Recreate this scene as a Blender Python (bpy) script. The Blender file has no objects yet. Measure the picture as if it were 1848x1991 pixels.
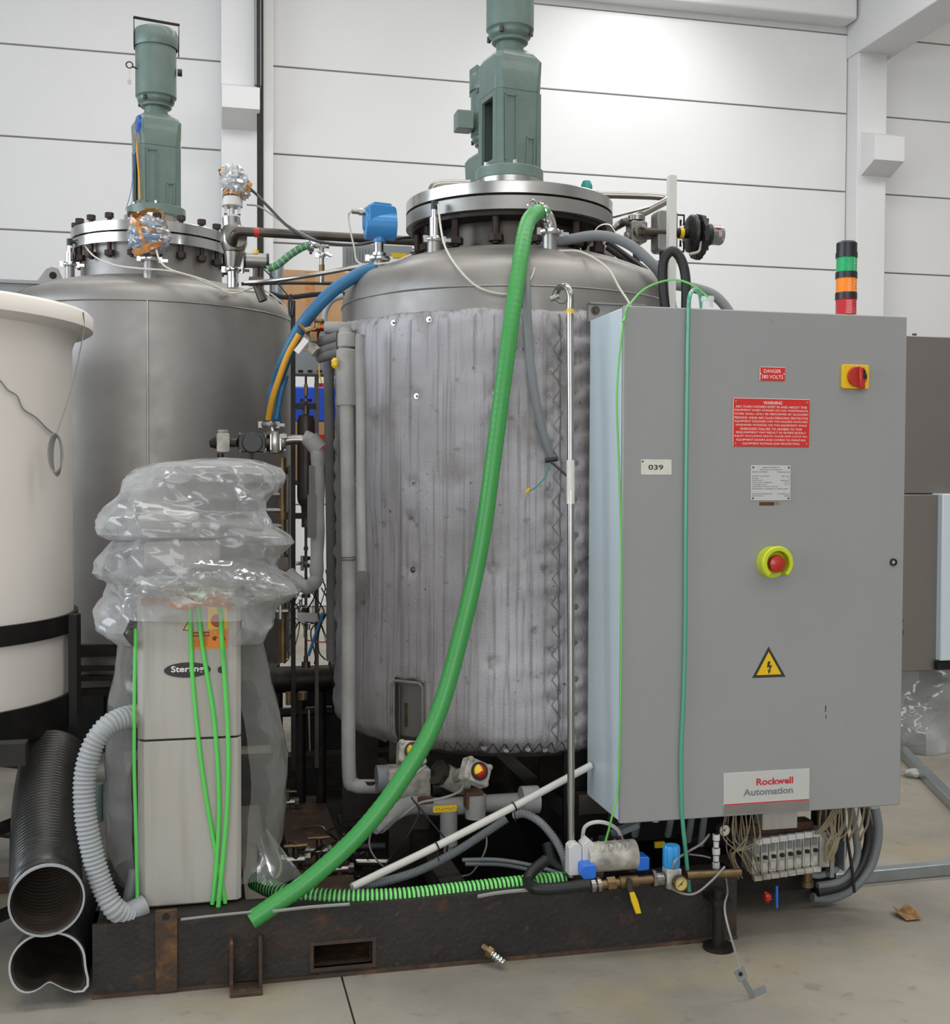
import bpy, bmesh, math, random
from mathutils import Vector, Matrix, noise
C = bpy.context.scene.collection
random.seed(7)
PI = math.pi
# ---------------------------------------------------------------- camera
F = 2270.0; CX, CY = 924.0, 995.5
YAW, PITCH, ROLL = math.radians(13.2), math.radians(1.63), math.radians(0.22)
cam = bpy.data.cameras.new('camera'); camo = bpy.data.objects.new('camera', cam); C.objects.link(camo)
cam.sensor_fit = 'HORIZONTAL'; cam.sensor_width = 36.0; cam.lens = F/1848*36.0
cam.clip_start = 0.05; cam.clip_end = 200
RM = Matrix.Rotation(-YAW, 3, 'Z') @ Matrix.Rotation(PI/2-PITCH, 3, 'X') @ Matrix.Rotation(ROLL, 3, 'Z')
CAM = Vector((0, 0, 1.5))
camo.matrix_world = Matrix.Translation(CAM) @ RM.to_4x4()
bpy.context.scene.camera = camo
# ---------------------------------------------------------------- world, lights, exposure
sc = bpy.context.scene
sc.view_settings.view_transform = 'Standard'; sc.view_settings.look = 'None'
sc.view_settings.gamma = 1.0; sc.view_settings.use_curve_mapping = False
sc.view_settings.exposure = 0.0
sc.cycles.max_bounces = 8; sc.cycles.transparent_max_bounces = 24
sc.cycles.diffuse_bounces = 4; sc.cycles.glossy_bounces = 4; sc.cycles.sample_clamp_indirect = 6.0
w = bpy.data.worlds.new('world'); sc.world = w; w.use_nodes = True
w.node_tree.nodes['Background'].inputs[0].default_value = (0.90, 0.95, 1.0, 1)
w.node_tree.nodes['Background'].inputs[1].default_value = 0.5
def area(name, loc, rot, sx, sy, power, col=(1, 1, 1)):
    l = bpy.data.lights.new(name, 'AREA'); l.shape = 'RECTANGLE'; l.size = sx; l.size_y = sy
    l.energy = power; l.color = col
    o = bpy.data.objects.new(name, l); C.objects.link(o); o.location = loc; o.rotation_euler = rot
    return o
# three roof lights in the ceiling, a band of windows on the left and an added fill lamp behind the camera
for yy, p in ((-2.0, 330), (3.5, 430), (9.4, 540)):
    area('roof_light', (4.6, yy, 8.30), (0, 0, 0), 15, 1.5, p, (1, .985, .95))
area('window_light', (-8.85, 3.0, 3.6), (0, -PI/2, 0), 3.0, 9.0, 560, (.78, .89, 1.0))
area('front_fill', (-1.5, -6.8, 2.9), (PI/2, 0, 0), 7.0, 4.0, 330, (.96, .98, 1.0))
sp = bpy.data.lights.new('high_bay_light', 'SPOT'); sp.energy = 230; sp.spot_size = math.radians(95); sp.spot_blend = 1.0; sp.shadow_soft_size = .25
spo = bpy.data.objects.new('high_bay_light', sp); C.objects.link(spo); spo.location = (5.15, 11.6, 7.9)
spo.rotation_euler = (math.radians(38), 0, 0)

# ---------------------------------------------------------------- projection helpers (real positions from pixels at known depths)
def ray(px, py):
    return RM @ Vector(((px-CX)/F, -(py-CY)/F, -1.0))
def atD(px, py, d):
    return CAM + ray(px, py)*d
def atY(px, py, y):
    r = ray(px, py); return CAM + r*(y/r.y)
def atX(px, py, x):
    r = ray(px, py); return CAM + r*(x/r.x)
def atZ(px, py, z):
    r = ray(px, py); return CAM + r*((z-CAM.z)/r.z)
def atCyl(px, py, cx, cy, R):
    r = ray(px, py); a = r.x**2+r.y**2; b = -2*(r.x*cx+r.y*cy); c = cx*cx+cy*cy-R*R
    return CAM + r*((-b-math.sqrt(max(b*b-4*a*c, 0)))/(2*a))
V = Vector

# ---------------------------------------------------------------- materials
def s2l(c): return tuple((x/12.92 if x <= .04045 else ((x+.055)/1.055)**2.4) for x in c)
def hx(h): return s2l((int(h[0:2], 16)/255, int(h[2:4], 16)/255, int(h[4:6], 16)/255))
MATS = {}
def mat(name, col, rough=.5, metal=0.0, var=None, bump=None, streak=None, emis=None, coat=0, aniso=0, alpha=None, trans=0, rvar=0, layers=()):
    """var=(scale, amount, other_hex); bump=(scale, strength); streak=(scale xyz, amount, hex); layers=[(scale,lo,hi,hex)]"""
    m = bpy.data.materials.new(name); m.use_nodes = True; nt = m.node_tree; N = nt.nodes; L = nt.links
    b = N['Principled BSDF']
    b.inputs['Base Color'].default_value = (*hx(col), 1); b.inputs['Roughness'].default_value = rough
    b.inputs['Metallic'].default_value = metal
    if coat: b.inputs['Coat Weight'].default_value = coat
    if trans: b.inputs['Transmission Weight'].default_value = trans
    if emis: b.inputs['Emission Color'].default_value = (*hx(emis[0]), 1); b.inputs['Emission Strength'].default_value = emis[1]
    tc = N.new('ShaderNodeTexCoord'); geo = N.new('ShaderNodeNewGeometry')
    src = geo.outputs['Position']; last = None
    def mixin(fac, hexc):
        nonlocal last
        mx = N.new('ShaderNodeMix'); mx.data_type = 'RGBA'
        L.new(fac, mx.inputs[0])
        if last is None: mx.inputs[6].default_value = (*hx(col), 1)
        else: L.new(last, mx.inputs[6])
        mx.inputs[7].default_value = (*hx(hexc), 1); last = mx.outputs[2]
    def nz(scale, detail=4, vec=None):
        n = N.new('ShaderNodeTexNoise'); n.inputs['Scale'].default_value = scale; n.inputs['Detail'].default_value = detail
        L.new(vec or src, n.inputs['Vector']); return n
    if var:
        n = nz(var[0]); r = N.new('ShaderNodeMapRange'); r.inputs[1].default_value = .35; r.inputs[2].default_value = .7
        r.inputs[3].default_value = 0; r.inputs[4].default_value = var[1]; L.new(n.outputs[0], r.inputs[0]); mixin(r.outputs[0], var[2])
    if streak:
        mp = N.new('ShaderNodeMapping'); mp.inputs['Scale'].default_value = streak[0]; L.new(src, mp.inputs[0])
        n = nz(1.0, 5, mp.outputs[0]); r = N.new('ShaderNodeMapRange'); r.inputs[1].default_value = .48; r.inputs[2].default_value = .72
        r.inputs[3].default_value = 0; r.inputs[4].default_value = streak[1]; L.new(n.outputs[0], r.inputs[0]); mixin(r.outputs[0], streak[2])
    for (s, lo, hi, hxc) in layers:
        n = nz(s, 8); r = N.new('ShaderNodeMapRange'); r.inputs[1].default_value = lo; r.inputs[2].default_value = hi
        L.new(n.outputs[0], r.inputs[0]); mixin(r.outputs[0], hxc)
    if last is not None: L.new(last, b.inputs['Base Color'])
    if rvar:
        n = nz(9, 5); r = N.new('ShaderNodeMapRange'); r.inputs[1].default_value = .3; r.inputs[2].default_value = .7
        r.inputs[3].default_value = rough-rvar; r.inputs[4].default_value = rough+rvar; L.new(n.outputs[0], r.inputs[0]); L.new(r.outputs[0], b.inputs['Roughness'])
    if bump:
        n = nz(bump[0], 5); bp = N.new('ShaderNodeBump'); bp.inputs['Strength'].default_value = bump[1]; bp.inputs['Distance'].default_value = .01
        L.new(n.outputs[0], bp.inputs['Height']); L.new(bp.outputs[0], b.inputs['Normal'])
    if alpha is not None: b.inputs['Alpha'].default_value = alpha
    MATS[name] = m; return m
M = MATS
mat('wall_paint', 'dadadb', .85, var=(.6, .5, 'd2d2d3'), bump=(60, .08))
mat('joint', '8b8984', .9)
mat('ceiling_paint', 'cfcfcb', .9)
mat('concrete', '968f84', .62, var=(1.3, 1.0, '736d64'), bump=(30, .15), layers=((2.3, .52, .75, '8f8468'), (14, .6, .8, '6d6960'), (.5, .5, .8, 'a8a294')), rvar=.12)
mat('groove', '3a3835', .9)
mat('steel_dull', 'a09e9b', .42, .75, var=(3, .6, '7b7672'), rvar=.08, bump=(220, .03))
mat('steel_tank', '989592', .5, .7, var=(1.6, .8, '7d7672'), streak=((6, 6, .7), .5, '9b9897'), bump=(160, .05), rvar=.07)
mat('steel_bright', 'd6d5d2', .22, 1.0, var=(12, .3, 'b9b7b3'), rvar=.06)
mat('steel_pipe', 'a5a29d', .28, 1.0, var=(9, .4, '87837d'))
mat('steel_dark', '5d5751', .42, .8, var=(10, .6, '3c3733'))
mat('chrome', 'dedede', .12, 1.0)
mat('black_steel', '221e1c', .5, .55, var=(14, .5, '463a34'))
mat('jacket', 'bcb9c0', .52, .35, var=(1.8, .95, '8d8a8b'), streak=((75, 75, 1.3), .8, '76726f'), bump=(240, .3),
    layers=((1.3, .52, .72, '8d8580'), (5, .58, .78, '77716d'), (17, .64, .80, '57524f'), (45, .68, .78, '4c4745')))
mat('jacket_edge', '7d7a76', .8, var=(20, .7, '4c4844'))
mat('insul', 'a09f9d', .75, var=(6, .6, '797774'), bump=(50, .25))
mat('insul_dark', '6b6a69', .75, var=(6, .6, '55534f'), bump=(50, .2))
mat('green_paint', '677a73', .42, var=(14, .6, '5b6d67'), bump=(90, .12), coat=.15)
mat('dark', '141312', .7)
mat('bolt', '3d2f2b', .5, .5, var=(60, .5, '241c1a'))
mat('cab_paint', '969797', .38, var=(2, .3, '8c8d8e'), bump=(350, .05), layers=((70, .80, .83, '7a5c3c'),))
mat('cab_daylit_and_door', 'cbd8e0', .38, bump=(350, .05))  # cabinet paint with left daylight mixed into the colour; also a machine door
mat('red_sign', 'd32a22', .4)
mat('white_print', 'ece6e2', .5)
mat('plate_white', 'c9cac8', .35, .2)
mat('print_dark', '33322f', .6)
mat('paper', 'd9d6cc', .6, var=(40, .4, 'c5c0b4'))
mat('yellow', 'e6bd18', .4)
mat('yellow_lime', 'c4cf28', .4)
mat('red_plastic', 'b3261c', .35, coat=.3)
mat('red_ink', 'c4283a', .5)
mat('orange_label', 'f0881c', .5)
mat('black_plastic', '1d1d20', .4, var=(20, .3, '2a2a2c'))
mat('lamp_green', '1fae6b', .2, coat=.6)
mat('lamp_orange', 'ff8c12', .2, coat=.6)
mat('lamp_red', 'c0141f', .2, coat=.6)
mat('blue_paint', '2a7fbd', .38, coat=.2)
mat('blue_plastic', '1f6fd8', .4, coat=.2)
mat('blue_bowl', '2f8fd0', .35, coat=.2)
mat('blue_drum', '2456d6', .4)
mat('blue_hose', '2d6c97', .45, var=(8, .4, '275a80'), bump=(120, .1))
mat('orange_hose', 'dba02a', .5)
mat('green_hose', '3f954a', .42, coat=.08, var=(10, .4, '3a8c44'))
mat('green_strip', '5ccb5a', .5, var=(8, .4, '6ad868'))
mat('teal_tube', '4c9c7e', .35, coat=.3)
mat('green_tube', '68bf58', .4)
mat('hose_black', '161717', .5)
mat('spiral_green', '74d86a', .35, coat=.3)
mat('spiral_dark', '1d3a26', .45)
mat('grey_hose', 'a2a5a8', .5)
mat('grey_hose_dk', '7c7f82', .55)
mat('conduit', '75797c', .5)
mat('rubber', '232324', .55, bump=(60, .1))
mat('duct_black', '272625', .38, var=(12, .4, '3a3734'), coat=.15)
mat('duct_inner', '4c433b', .6, var=(14, .8, '3e3630'))
mat('poly_white', 'ece5de', .42, var=(1.5, .6, 'e2dad1'), bump=(8, .06))
mat('beige', 'b3afa9', .45, var=(2.5, .5, 'a59f95'), streak=((30, 30, 2), .35, '8f887e'), bump=(90, .05))
mat('frame_black', '151414', .5, .3, var=(14, .5, '302b29'))
mat('skid', '332f2d', .6, .3, var=(5, .7, '252221'), layers=((7, .56, .78, '4a382c'), (16, .62, .8, '5a3c28'), (34, .66, .8, '6b452a')), bump=(60, .3))
mat('skid_rust', '4a382b', .75, .1, var=(12, .8, '332a25'), layers=((16, .55, .75, '74512f'),), bump=(60, .4))
mat('rust', '5c412a', .8, var=(20, .7, '3d2c20'), bump=(80, .4))
mat('brass', '85704f', .42, .8, var=(18, .7, '57493a'))
mat('copper', 'b4613c', .32, .9)
mat('brown_tank', '3d3330', .4, .3, var=(4, .6, '2c2523'))
mat('white_plastic', 'cfcecb', .4)
mat('dirty_white', 'bdb9b0', .55, var=(22, .8, '6a645a'), bump=(60, .2))
mat('pvc_white', 'd5d3ce', .35, var=(8, .3, 'bdb9b0'))
mat('cable_white', 'c9c4b8', .5)
mat('cable_grey', '8b8a87', .5)
mat('cable_black', '1c1c1c', .5)
mat('wire_beige', '887c64', .6, var=(30, .5, '7a6c52'))
mat('cardboard', 'c39a70', .8, var=(5, .4, 'a57645'))
mat('tape', 'b0712c', .28, coat=.6, var=(30, .7, 'cf9148'))
mat('foil', 'cdd0d2', .14, .25, coat=.8, var=(30, .4, 'b7bcc4'))
mat('stainless_panel', '918c88', .42, .8, var=(1.2, .4, '827d79'))
mat('grey_box', '8e9294', .5)
mat('gauge_face', 'd9d4c2', .4)
mat('gauge_yellow', 'c9b96e', .4)
mat('leaf', '9a6c30', .7, var=(50, 1, '4f3818'))
mat('stain', '9a8f86', .6)
mat('teal_paint', '2f8f84', .4)
mat('blue_string', '1d5fc4', .6)
mat('orange_strip', 'e69a20', .5)
mat('galv', 'aab1b5', .35, .8, var=(20, .4, '8c9396'))
# clear polythene film
def film(name, alpha, col, rough=.12, edge=.45, gl=.45, bs=9, bst=.35):
    # thin polythene: see-through, milky towards grazing angles, glossy creases
    m = bpy.data.materials.new(name); m.use_nodes = True; nt = m.node_tree; N = nt.nodes; L = nt.links
    N.remove(N['Principled BSDF'])
    df = N.new('ShaderNodeBsdfDiffuse'); df.inputs[0].default_value = (*hx(col), 1)
    gs = N.new('ShaderNodeBsdfGlossy'); gs.inputs['Color'].default_value = (1, 1, 1, 1); gs.inputs['Roughness'].default_value = rough
    tr = N.new('ShaderNodeBsdfTransparent'); m1 = N.new('ShaderNodeMixShader'); m2 = N.new('ShaderNodeMixShader')
    n = N.new('ShaderNodeTexNoise'); n.noise_type = 'RIDGED_MULTIFRACTAL'; n.inputs['Scale'].default_value = bs; n.inputs['Detail'].default_value = 4; n.inputs['Distortion'].default_value = .6
    geo = N.new('ShaderNodeNewGeometry'); L.new(geo.outputs['Position'], n.inputs[0])
    bp = N.new('ShaderNodeBump'); bp.inputs['Strength'].default_value = bst; bp.inputs['Distance'].default_value = .02
    L.new(n.outputs[0], bp.inputs['Height'])
    for b in (df, gs): L.new(bp.outputs[0], b.inputs['Normal'])
    lw = N.new('ShaderNodeLayerWeight'); lw.inputs[0].default_value = .4
    lg = N.new('ShaderNodeLayerWeight'); lg.inputs[0].default_value = gl; L.new(bp.outputs[0], lg.inputs['Normal'])
    r = N.new('ShaderNodeMapRange'); r.inputs[3].default_value = alpha; r.inputs[4].default_value = min(1, alpha+edge)
    L.new(lw.outputs['Facing'], r.inputs[0]); L.new(r.outputs[0], m1.inputs[0]); L.new(tr.outputs[0], m1.inputs[1]); L.new(df.outputs[0], m1.inputs[2])
    L.new(lg.outputs['Fresnel'], m2.inputs[0]); L.new(m1.outputs[0], m2.inputs[1]); L.new(gs.outputs[0], m2.inputs[2])
    L.new(m2.outputs[0], N['Material Output'].inputs[0]); MATS[name] = m
film('bag', .27, 'c9cacb', .14, .4, .34, 7, .75)
film('bag_side', .15, 'b0b0ae', .18, .4, .3, 4, .7)
film('clear', .12, 'e8ecee', .06, .5, .4, 25, .3)
film('wrap', .34, 'd0d0ce', .12, .5, .4, 14, .5)

# ---------------------------------------------------------------- mesh building
def box(bm, x0, x1, y0, y1, z0, z1, mi=0):
    vs = [bm.verts.new(p) for p in ((x0,y0,z0),(x1,y0,z0),(x1,y1,z0),(x0,y1,z0),(x0,y0,z1),(x1,y0,z1),(x1,y1,z1),(x0,y1,z1))]
    for f in ((0,3,2,1),(4,5,6,7),(0,1,5,4),(1,2,6,5),(2,3,7,6),(3,0,4,7)):
        bm.faces.new([vs[i] for i in f]).material_index = mi
def cbox(bm, c, s, rot=None, mi=0):
    c = V(c); h = V(s)/2; R = rot or Matrix.Identity(3)
    vs = [bm.verts.new(c + R @ V((h.x*a, h.y*b, h.z*d))) for a, b, d in ((-1,-1,-1),(1,-1,-1),(1,1,-1),(-1,1,-1),(-1,-1,1),(1,-1,1),(1,1,1),(-1,1,1))]
    for f in ((0,3,2,1),(4,5,6,7),(0,1,5,4),(1,2,6,5),(2,3,7,6),(3,0,4,7)):
        bm.faces.new([vs[i] for i in f]).material_index = mi
def catmull(P, n=8):
    P = [V(p) for p in P]
    if len(P) < 3: return P
    Q = [P[0]*2-P[1]] + P + [P[-1]*2-P[-2]]; out = []
    for i in range(1, len(Q)-2):
        for k in range(n):
            t = k/n; a, b, c, d = Q[i-1], Q[i], Q[i+1], Q[i+2]
            out.append(.5*((2*b)+(c-a)*t+(2*a-5*b+4*c-d)*t*t+(3*b-a-3*c+d)*t**3))
    out.append(P[-1]); return out
def resample(P, step):
    out = [P[0]]; acc = 0; tgt = step
    for a, b in zip(P, P[1:]):
        l = (b-a).length
        if l < 1e-9: continue
        while acc + l >= tgt:
            out.append(a.lerp(b, (tgt-acc)/l)); tgt += step
        acc += l
    if (out[-1]-P[-1]).length > step*.3: out.append(P[-1])
    return out
def sweep(bm, P, r, seg=10, cap=True, mi=0, flat=None, shape=None):
    """r: float or f(i, n); mi int or f(i); flat=(w,h) cross-section; shape f(i,ang)->scale"""
    P = [V(p) for p in P]; n = len(P)
    T = []
    for i in range(n):
        t = P[min(i+1, n-1)]-P[max(i-1, 0)]
        T.append(t.normalized() if t.length > 1e-9 else V((0, 0, 1)))
    up = V((0, 0, 1)) if abs(T[0].z) < .9 else V((1, 0, 0))
    nrm = (up - T[0]*up.dot(T[0])).normalized(); rings = []
    for i in range(n):
        nrm = (nrm - T[i]*nrm.dot(T[i])).normalized(); bn = T[i].cross(nrm)
        rr = r(i, n) if callable(r) else r; ring = []
        for k in range(seg):
            a = 2*PI*k/seg; ca, sa = math.cos(a)*rr, math.sin(a)*rr
            if flat: ca *= flat[0]; sa *= flat[1]
            if shape: s = shape(i, a); ca *= s; sa *= s
            ring.append(bm.verts.new(P[i]+nrm*ca+bn*sa))
        rings.append(ring)
    for i in range(n-1):
        m = mi(i) if callable(mi) else mi
        for k in range(seg):
            f = bm.faces.new((rings[i][k], rings[i][(k+1) % seg], rings[i+1][(k+1) % seg], rings[i+1][k])); f.material_index = m
    if cap:
        bm.faces.new(rings[0][::-1]); bm.faces.new(rings[-1])
    return rings
def cyl(bm, a, b, r, seg=16, r2=None, mi=0, cap=True):
    sweep(bm, [V(a), V(b)], (lambda i, n: r if i == 0 else (r2 if r2 is not None else r)), seg, cap, mi)
def lathe(bm, prof, o=(0, 0, 0), seg=48, axis='Z', mi=0, a0=0, a1=2*PI, R=None):
    """prof [(r,h)] about axis through o"""
    o = V(o); full = abs(a1-a0-2*PI) < 1e-6; rings = []
    for (r, h) in prof:
        if r < 1e-6:
            rings.append([bm.verts.new(o + (R @ V((0, 0, h)) if R else AX(axis, 0, 0, h)))]); continue
        ring = []
        for k in range(seg if full else seg+1):
            a = a0+(a1-a0)*k/seg
            p = V((r*math.cos(a), r*math.sin(a), h))
            ring.append(bm.verts.new(o + (R @ p if R else AX(axis, p.x, p.y, p.z))))
        rings.append(ring)
    for A, B in zip(rings, rings[1:]):
        n = seg
        for k in range(n):
            k2 = (k+1) % len(A) if len(A) > 1 else 0; j2 = (k+1) % len(B) if len(B) > 1 else 0
            try:
                if len(A) == 1 and len(B) == 1: continue
                if len(A) == 1: f = bm.faces.new((A[0], B[j2], B[k]))
                elif len(B) == 1: f = bm.faces.new((A[k], A[k2], B[0]))
                else: f = bm.faces.new((A[k], A[k2], B[j2], B[k]))
                f.material_index = mi
            except ValueError: pass
def AX(axis, x, y, z):
    return V((x, y, z)) if axis == 'Z' else (V((x, z, y)) if axis == 'Y' else V((z, x, y)))
def solid_disc(bm, o, r, h0, h1, seg=24, axis='Z', mi=0, bev=0, R=None):
    b = bev
    lathe(bm, [(0, h0), (r-b, h0), (r, h0+b), (r, h1-b), (r-b, h1), (0, h1)] if b else [(0, h0), (r, h0), (r, h1), (0, h1)], o, seg, axis, mi, R=R)
def torus(bm, o, R0, r, seg=24, ss=8, Rm=None, mi=0):
    pts = [V(o) + (Rm or Matrix.Identity(3)) @ V((R0*math.cos(2*PI*k/seg), R0*math.sin(2*PI*k/seg), 0)) for k in range(seg+1)]
    sweep(bm, pts, r, ss, False, mi)
def rot_to(d):
    return V((0, 0, 1)).rotation_difference(V(d).normalized()).to_matrix()
def prism(bm, poly, y0, y1, mi=0, mapf=None):
    """polygon in (x,z) extruded along y"""
    mp = mapf or (lambda x, y, z: (x, y, z))
    A = [bm.verts.new(mp(x, y0, z)) for x, z in poly]; B = [bm.verts.new(mp(x, y1, z)) for x, z in poly]
    n = len(poly)
    bm.faces.new(A).material_index = mi; bm.faces.new(B[::-1]).material_index = mi
    for i in range(n): bm.faces.new((A[i], B[i], B[(i+1) % n], A[(i+1) % n])).material_index = mi
def rrect(x0, x1, z0, z1, r, n=5):
    out = []
    for cx, cz, a0 in ((x1-r, z1-r, 0), (x0+r, z1-r, PI/2), (x0+r, z0+r, PI), (x1-r, z0+r, 1.5*PI)):
        for k in range(n+1):
            a = a0+PI/2*k/n; out.append((cx+r*math.cos(a), cz+r*math.sin(a)))
    return out

WP = {}   # world position of every object made
def finish(name, bm, ms, parent, origin='base', smooth=35, bevel=0, keep=False, recalc=True):
    if recalc: bmesh.ops.recalc_face_normals(bm, faces=bm.faces)
    xs = [v.co for v in bm.verts]
    lo = V([min(p[i] for p in xs) for i in range(3)]); hi = V([max(p[i] for p in xs) for i in range(3)])
    o = (lo+hi)/2
    if origin == 'base': o.z = lo.z
    bmesh.ops.translate(bm, vec=-o, verts=bm.verts)
    me = bpy.data.meshes.new(name); bm.to_mesh(me); bm.free()
    for m in (ms if isinstance(ms, (list, tuple)) else [ms]): me.materials.append(M[m] if isinstance(m, str) else m)
    if smooth:
        me.polygons.foreach_set('use_smooth', [True]*len(me.polygons)); me.set_sharp_from_angle(angle=math.radians(smooth))
    ob = bpy.data.objects.new(name, me); C.objects.link(ob)
    pw = V((0, 0, 0))
    if parent is not None: ob.parent = parent; pw = WP[parent.name]
    ob.location = o - pw; WP[ob.name] = o
    if bevel:
        md = ob.modifiers.new('bevel', 'BEVEL'); md.width = bevel; md.segments = 2; md.limit_method = 'ANGLE'; md.angle_limit = math.radians(40)
    return ob
def B(): return bmesh.new()
def part(name, bm, m, parent, label=None, **k):
    o = finish(name, bm, m, parent, **k)
    if label: o['label'] = label
    return o
def solo(name, bm, m, label, cat, group=None, kind=None, **k):
    o = finish(name, bm, m, None, **k); o['label'] = label; o['category'] = cat
    if group: o['group'] = group
    if kind: o['kind'] = kind
    return o
def thing(name, label, cat, loc, group=None):
    o = bpy.data.objects.new(name, None); C.objects.link(o); o.location = loc; o.empty_display_size = .05
    o['label'] = label; o['category'] = cat
    if group: o['group'] = group
    WP[o.name] = V(loc); return o
def structure(name, bm, m, parent=None, **k):
    o = finish(name, bm, m, parent, **k)
    if parent is None: o['kind'] = 'structure'
    return o
def inst(src, pos, parent, rot=None, scale=None):
    c = src.copy(); C.objects.link(c); c.parent = parent
    c.location = V(pos) - (WP[parent.name] if parent is not None else V((0, 0, 0))); WP[c.name] = V(pos)
    if rot is not None: c.rotation_euler = rot
    if scale is not None: c.scale = scale
    return c
def text(name, s, cx, cz, y, w, h, m, parent, label=None, bold=0, align='CENTER', rotz=0, depth=.0006):
    cu = bpy.data.curves.new(name, 'FONT'); cu.body = s; cu.align_x = 'CENTER' if align == 'CENTER' else align; cu.extrude = 0; cu.offset = bold
    cu.resolution_u = 3
    to = bpy.data.objects.new(name, cu); C.objects.link(to)
    bpy.context.view_layer.update()
    me = bpy.data.meshes.new_from_object(to.evaluated_get(bpy.context.evaluated_depsgraph_get()))
    bpy.data.objects.remove(to); bpy.data.curves.remove(cu)
    bm = B(); bm.from_mesh(me); bpy.data.meshes.remove(me)
    xs = [v.co.x for v in bm.verts]; ys = [v.co.y for v in bm.verts]
    x0, x1, y0, y1 = min(xs), max(xs), min(ys), max(ys)
    sx = w/(x1-x0); sy = h/(y1-y0)
    for v in bm.verts:
        v.co = V(((v.co.x-(x0+x1)/2)*sx + cx, y, (v.co.y-(y0+y1)/2)*sy + cz))
    for mm in (m,): pass
    return part(name, bm, m, parent, label, smooth=0, recalc=False)
def hose(name, P, r, m, label, cat='hose', seg=12, n=8, group=None, step=None, mi=0, **k):
    bm = B(); Q = catmull(P, n)
    if step: Q = resample(Q, step)
    sweep(bm, Q, r, seg, True, mi, **k)
    return solo(name, bm, m, label, cat, group)
def hpart(name, P, r, m, parent, label=None, seg=10, n=8, **k):
    bm = B(); sweep(bm, catmull(P, n), r, seg, True, **k)
    return part(name, bm, m, parent, label)

# ================================================================ SETTING
WY = 13.63
# --- wall with precast panels
jy = [161, 325, 491]           # joint heights measured at px 924
zs = [atY(924, y, WY).z for y in jy]
pitch = (zs[0]-zs[2])/2
joints = [zs[0]+pitch*k for k in (2, 1)] + zs + [zs[2]-pitch, zs[2]-2*pitch, zs[2]-3*pitch]
joints = [8.55] + [j for j in joints if 0.15 < j < 8.4] + [0.0]
bm = B(); box(bm, -9.2, 17, WY+.02, WY+.2, 0, 8.6); wall = structure('wall_back', bm, 'joint')
xl0, xl1 = atY(430, 600, WY).x, atY(530, 600, WY).x
xr0, xr1 = atY(1664, 600, WY-.25).x, atY(1720, 600, WY-.25).x
for (a, b) in ((-9.2, xl0+.02), (xl1-.02, xr0-.012), (xr1-.02, 17.0)):
    for z1, z0 in zip(joints, joints[1:]):
        bm = B(); box(bm, a, b, WY, WY+.04, z0+.009, z1-.009); part('wall_panel', bm, 'wall_paint', wall, bevel=.006)
# columns, corbels, beams
def column(n, x0, x1, d, px_c, pc):
    bm = B(); box(bm, x0, x1, WY-d, WY+.05, 0, 8.5); o = structure('trim_%d' % n, bm, 'wall_paint', bevel=.01); return o
c1 = column(1, xl0, atY(504, 600, WY-.4).x, .32, 0, 0)
bm = B(); box(bm, atY(512, 600, WY-.1).x, xl1, WY-.22, WY+.05, 0, 8.5); structure('trim_2', bm, 'wall_paint', bevel=.01)
def corbel(par, x0, x1, yc, px, yb, yf, yt):
    zb, zf, zt = atY(px, yb, yc).z, atY(px, yf, yc-.3).z, atY(px, yt, yc-.3).z
    bm = B(); prism(bm, [(yc+.01, zb), (yc-.3, zf), (yc-.3, zt), (yc+.01, zt+.12)], x0, x1, mapf=lambda y, x, z: (x, y, z)); part('corbel', bm, 'wall_paint', par, smooth=0)
corbel(c1, xl0+.005, atY(503, 250, WY-.32).x, WY-.32, 468, 254, 210, 168)
c2 = column(3, xr0, xr1, .25, 0, 0)
corbel(c2, atY(1675, 341, WY-.25).x, atY(1732, 347, WY-.25).x, WY-.25, 1708, 344, 310, 262)
zb = atY(1690, 107, WY-.2).z
bm = B(); box(bm, xr0-.02, xr1+.1, -6.9, WY, zb, zb+.85); structure('trim_4', bm, 'wall_paint', bevel=.01)
zl = atY(1655, 36, WY-.3).z
bm = B(); box(bm, xl1+1.5, xr0-.05, WY-.3, WY+.02, zl, zl+.55); structure('trim_5', bm, 'wall_paint', bevel=.03)
bm = B(); box(bm, -9.2, 17, -7.1, WY+.2, 8.45, 8.6); structure('ceiling', bm, 'ceiling_paint')
bm = B(); box(bm, -9.35, -9.2, -7.1, WY+.2, 0, 8.6); structure('wall_left', bm, 'wall_paint')
bm = B(); box(bm, 17, 17.15, -7.1, WY+.2, 0, 8.6); structure('wall_right', bm, 'wall_paint')
bm = B(); box(bm, -9.2, 17, -7.25, -7.1, 0, 8.6); structure('wall_front', bm, 'wall_paint')
# floor: sub-base and slabs with sawn joints
bm = B(); box(bm, -9.2, 17, -7.1, WY+.2, -.25, -.02); floor = structure('floor', bm, 'groove')
ja = atZ(672, 1925, 0); jb = atZ(690, 1989, 0)
xj = (ja.x+jb.x)/2
xsl = [-9.2, xj-5, xj, xj+5, xj+10, 17]; ysl = [-7.1, -2.0, 3.02, 8.0, 13.6]
xsl = [-9.2, xj-5, xj, xj+5, xj+10, 17]
for a, b in zip(xsl, xsl[1:]):
    for c, d in zip([-7.1, -1.4, 7.6], [-1.4, 7.6, 13.83]):
        bm = B(); box(bm, a+.003, b-.003, c+.003, d-.003, -.03, 0); part('floor_slab', bm, 'concrete', floor, smooth=0)
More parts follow.
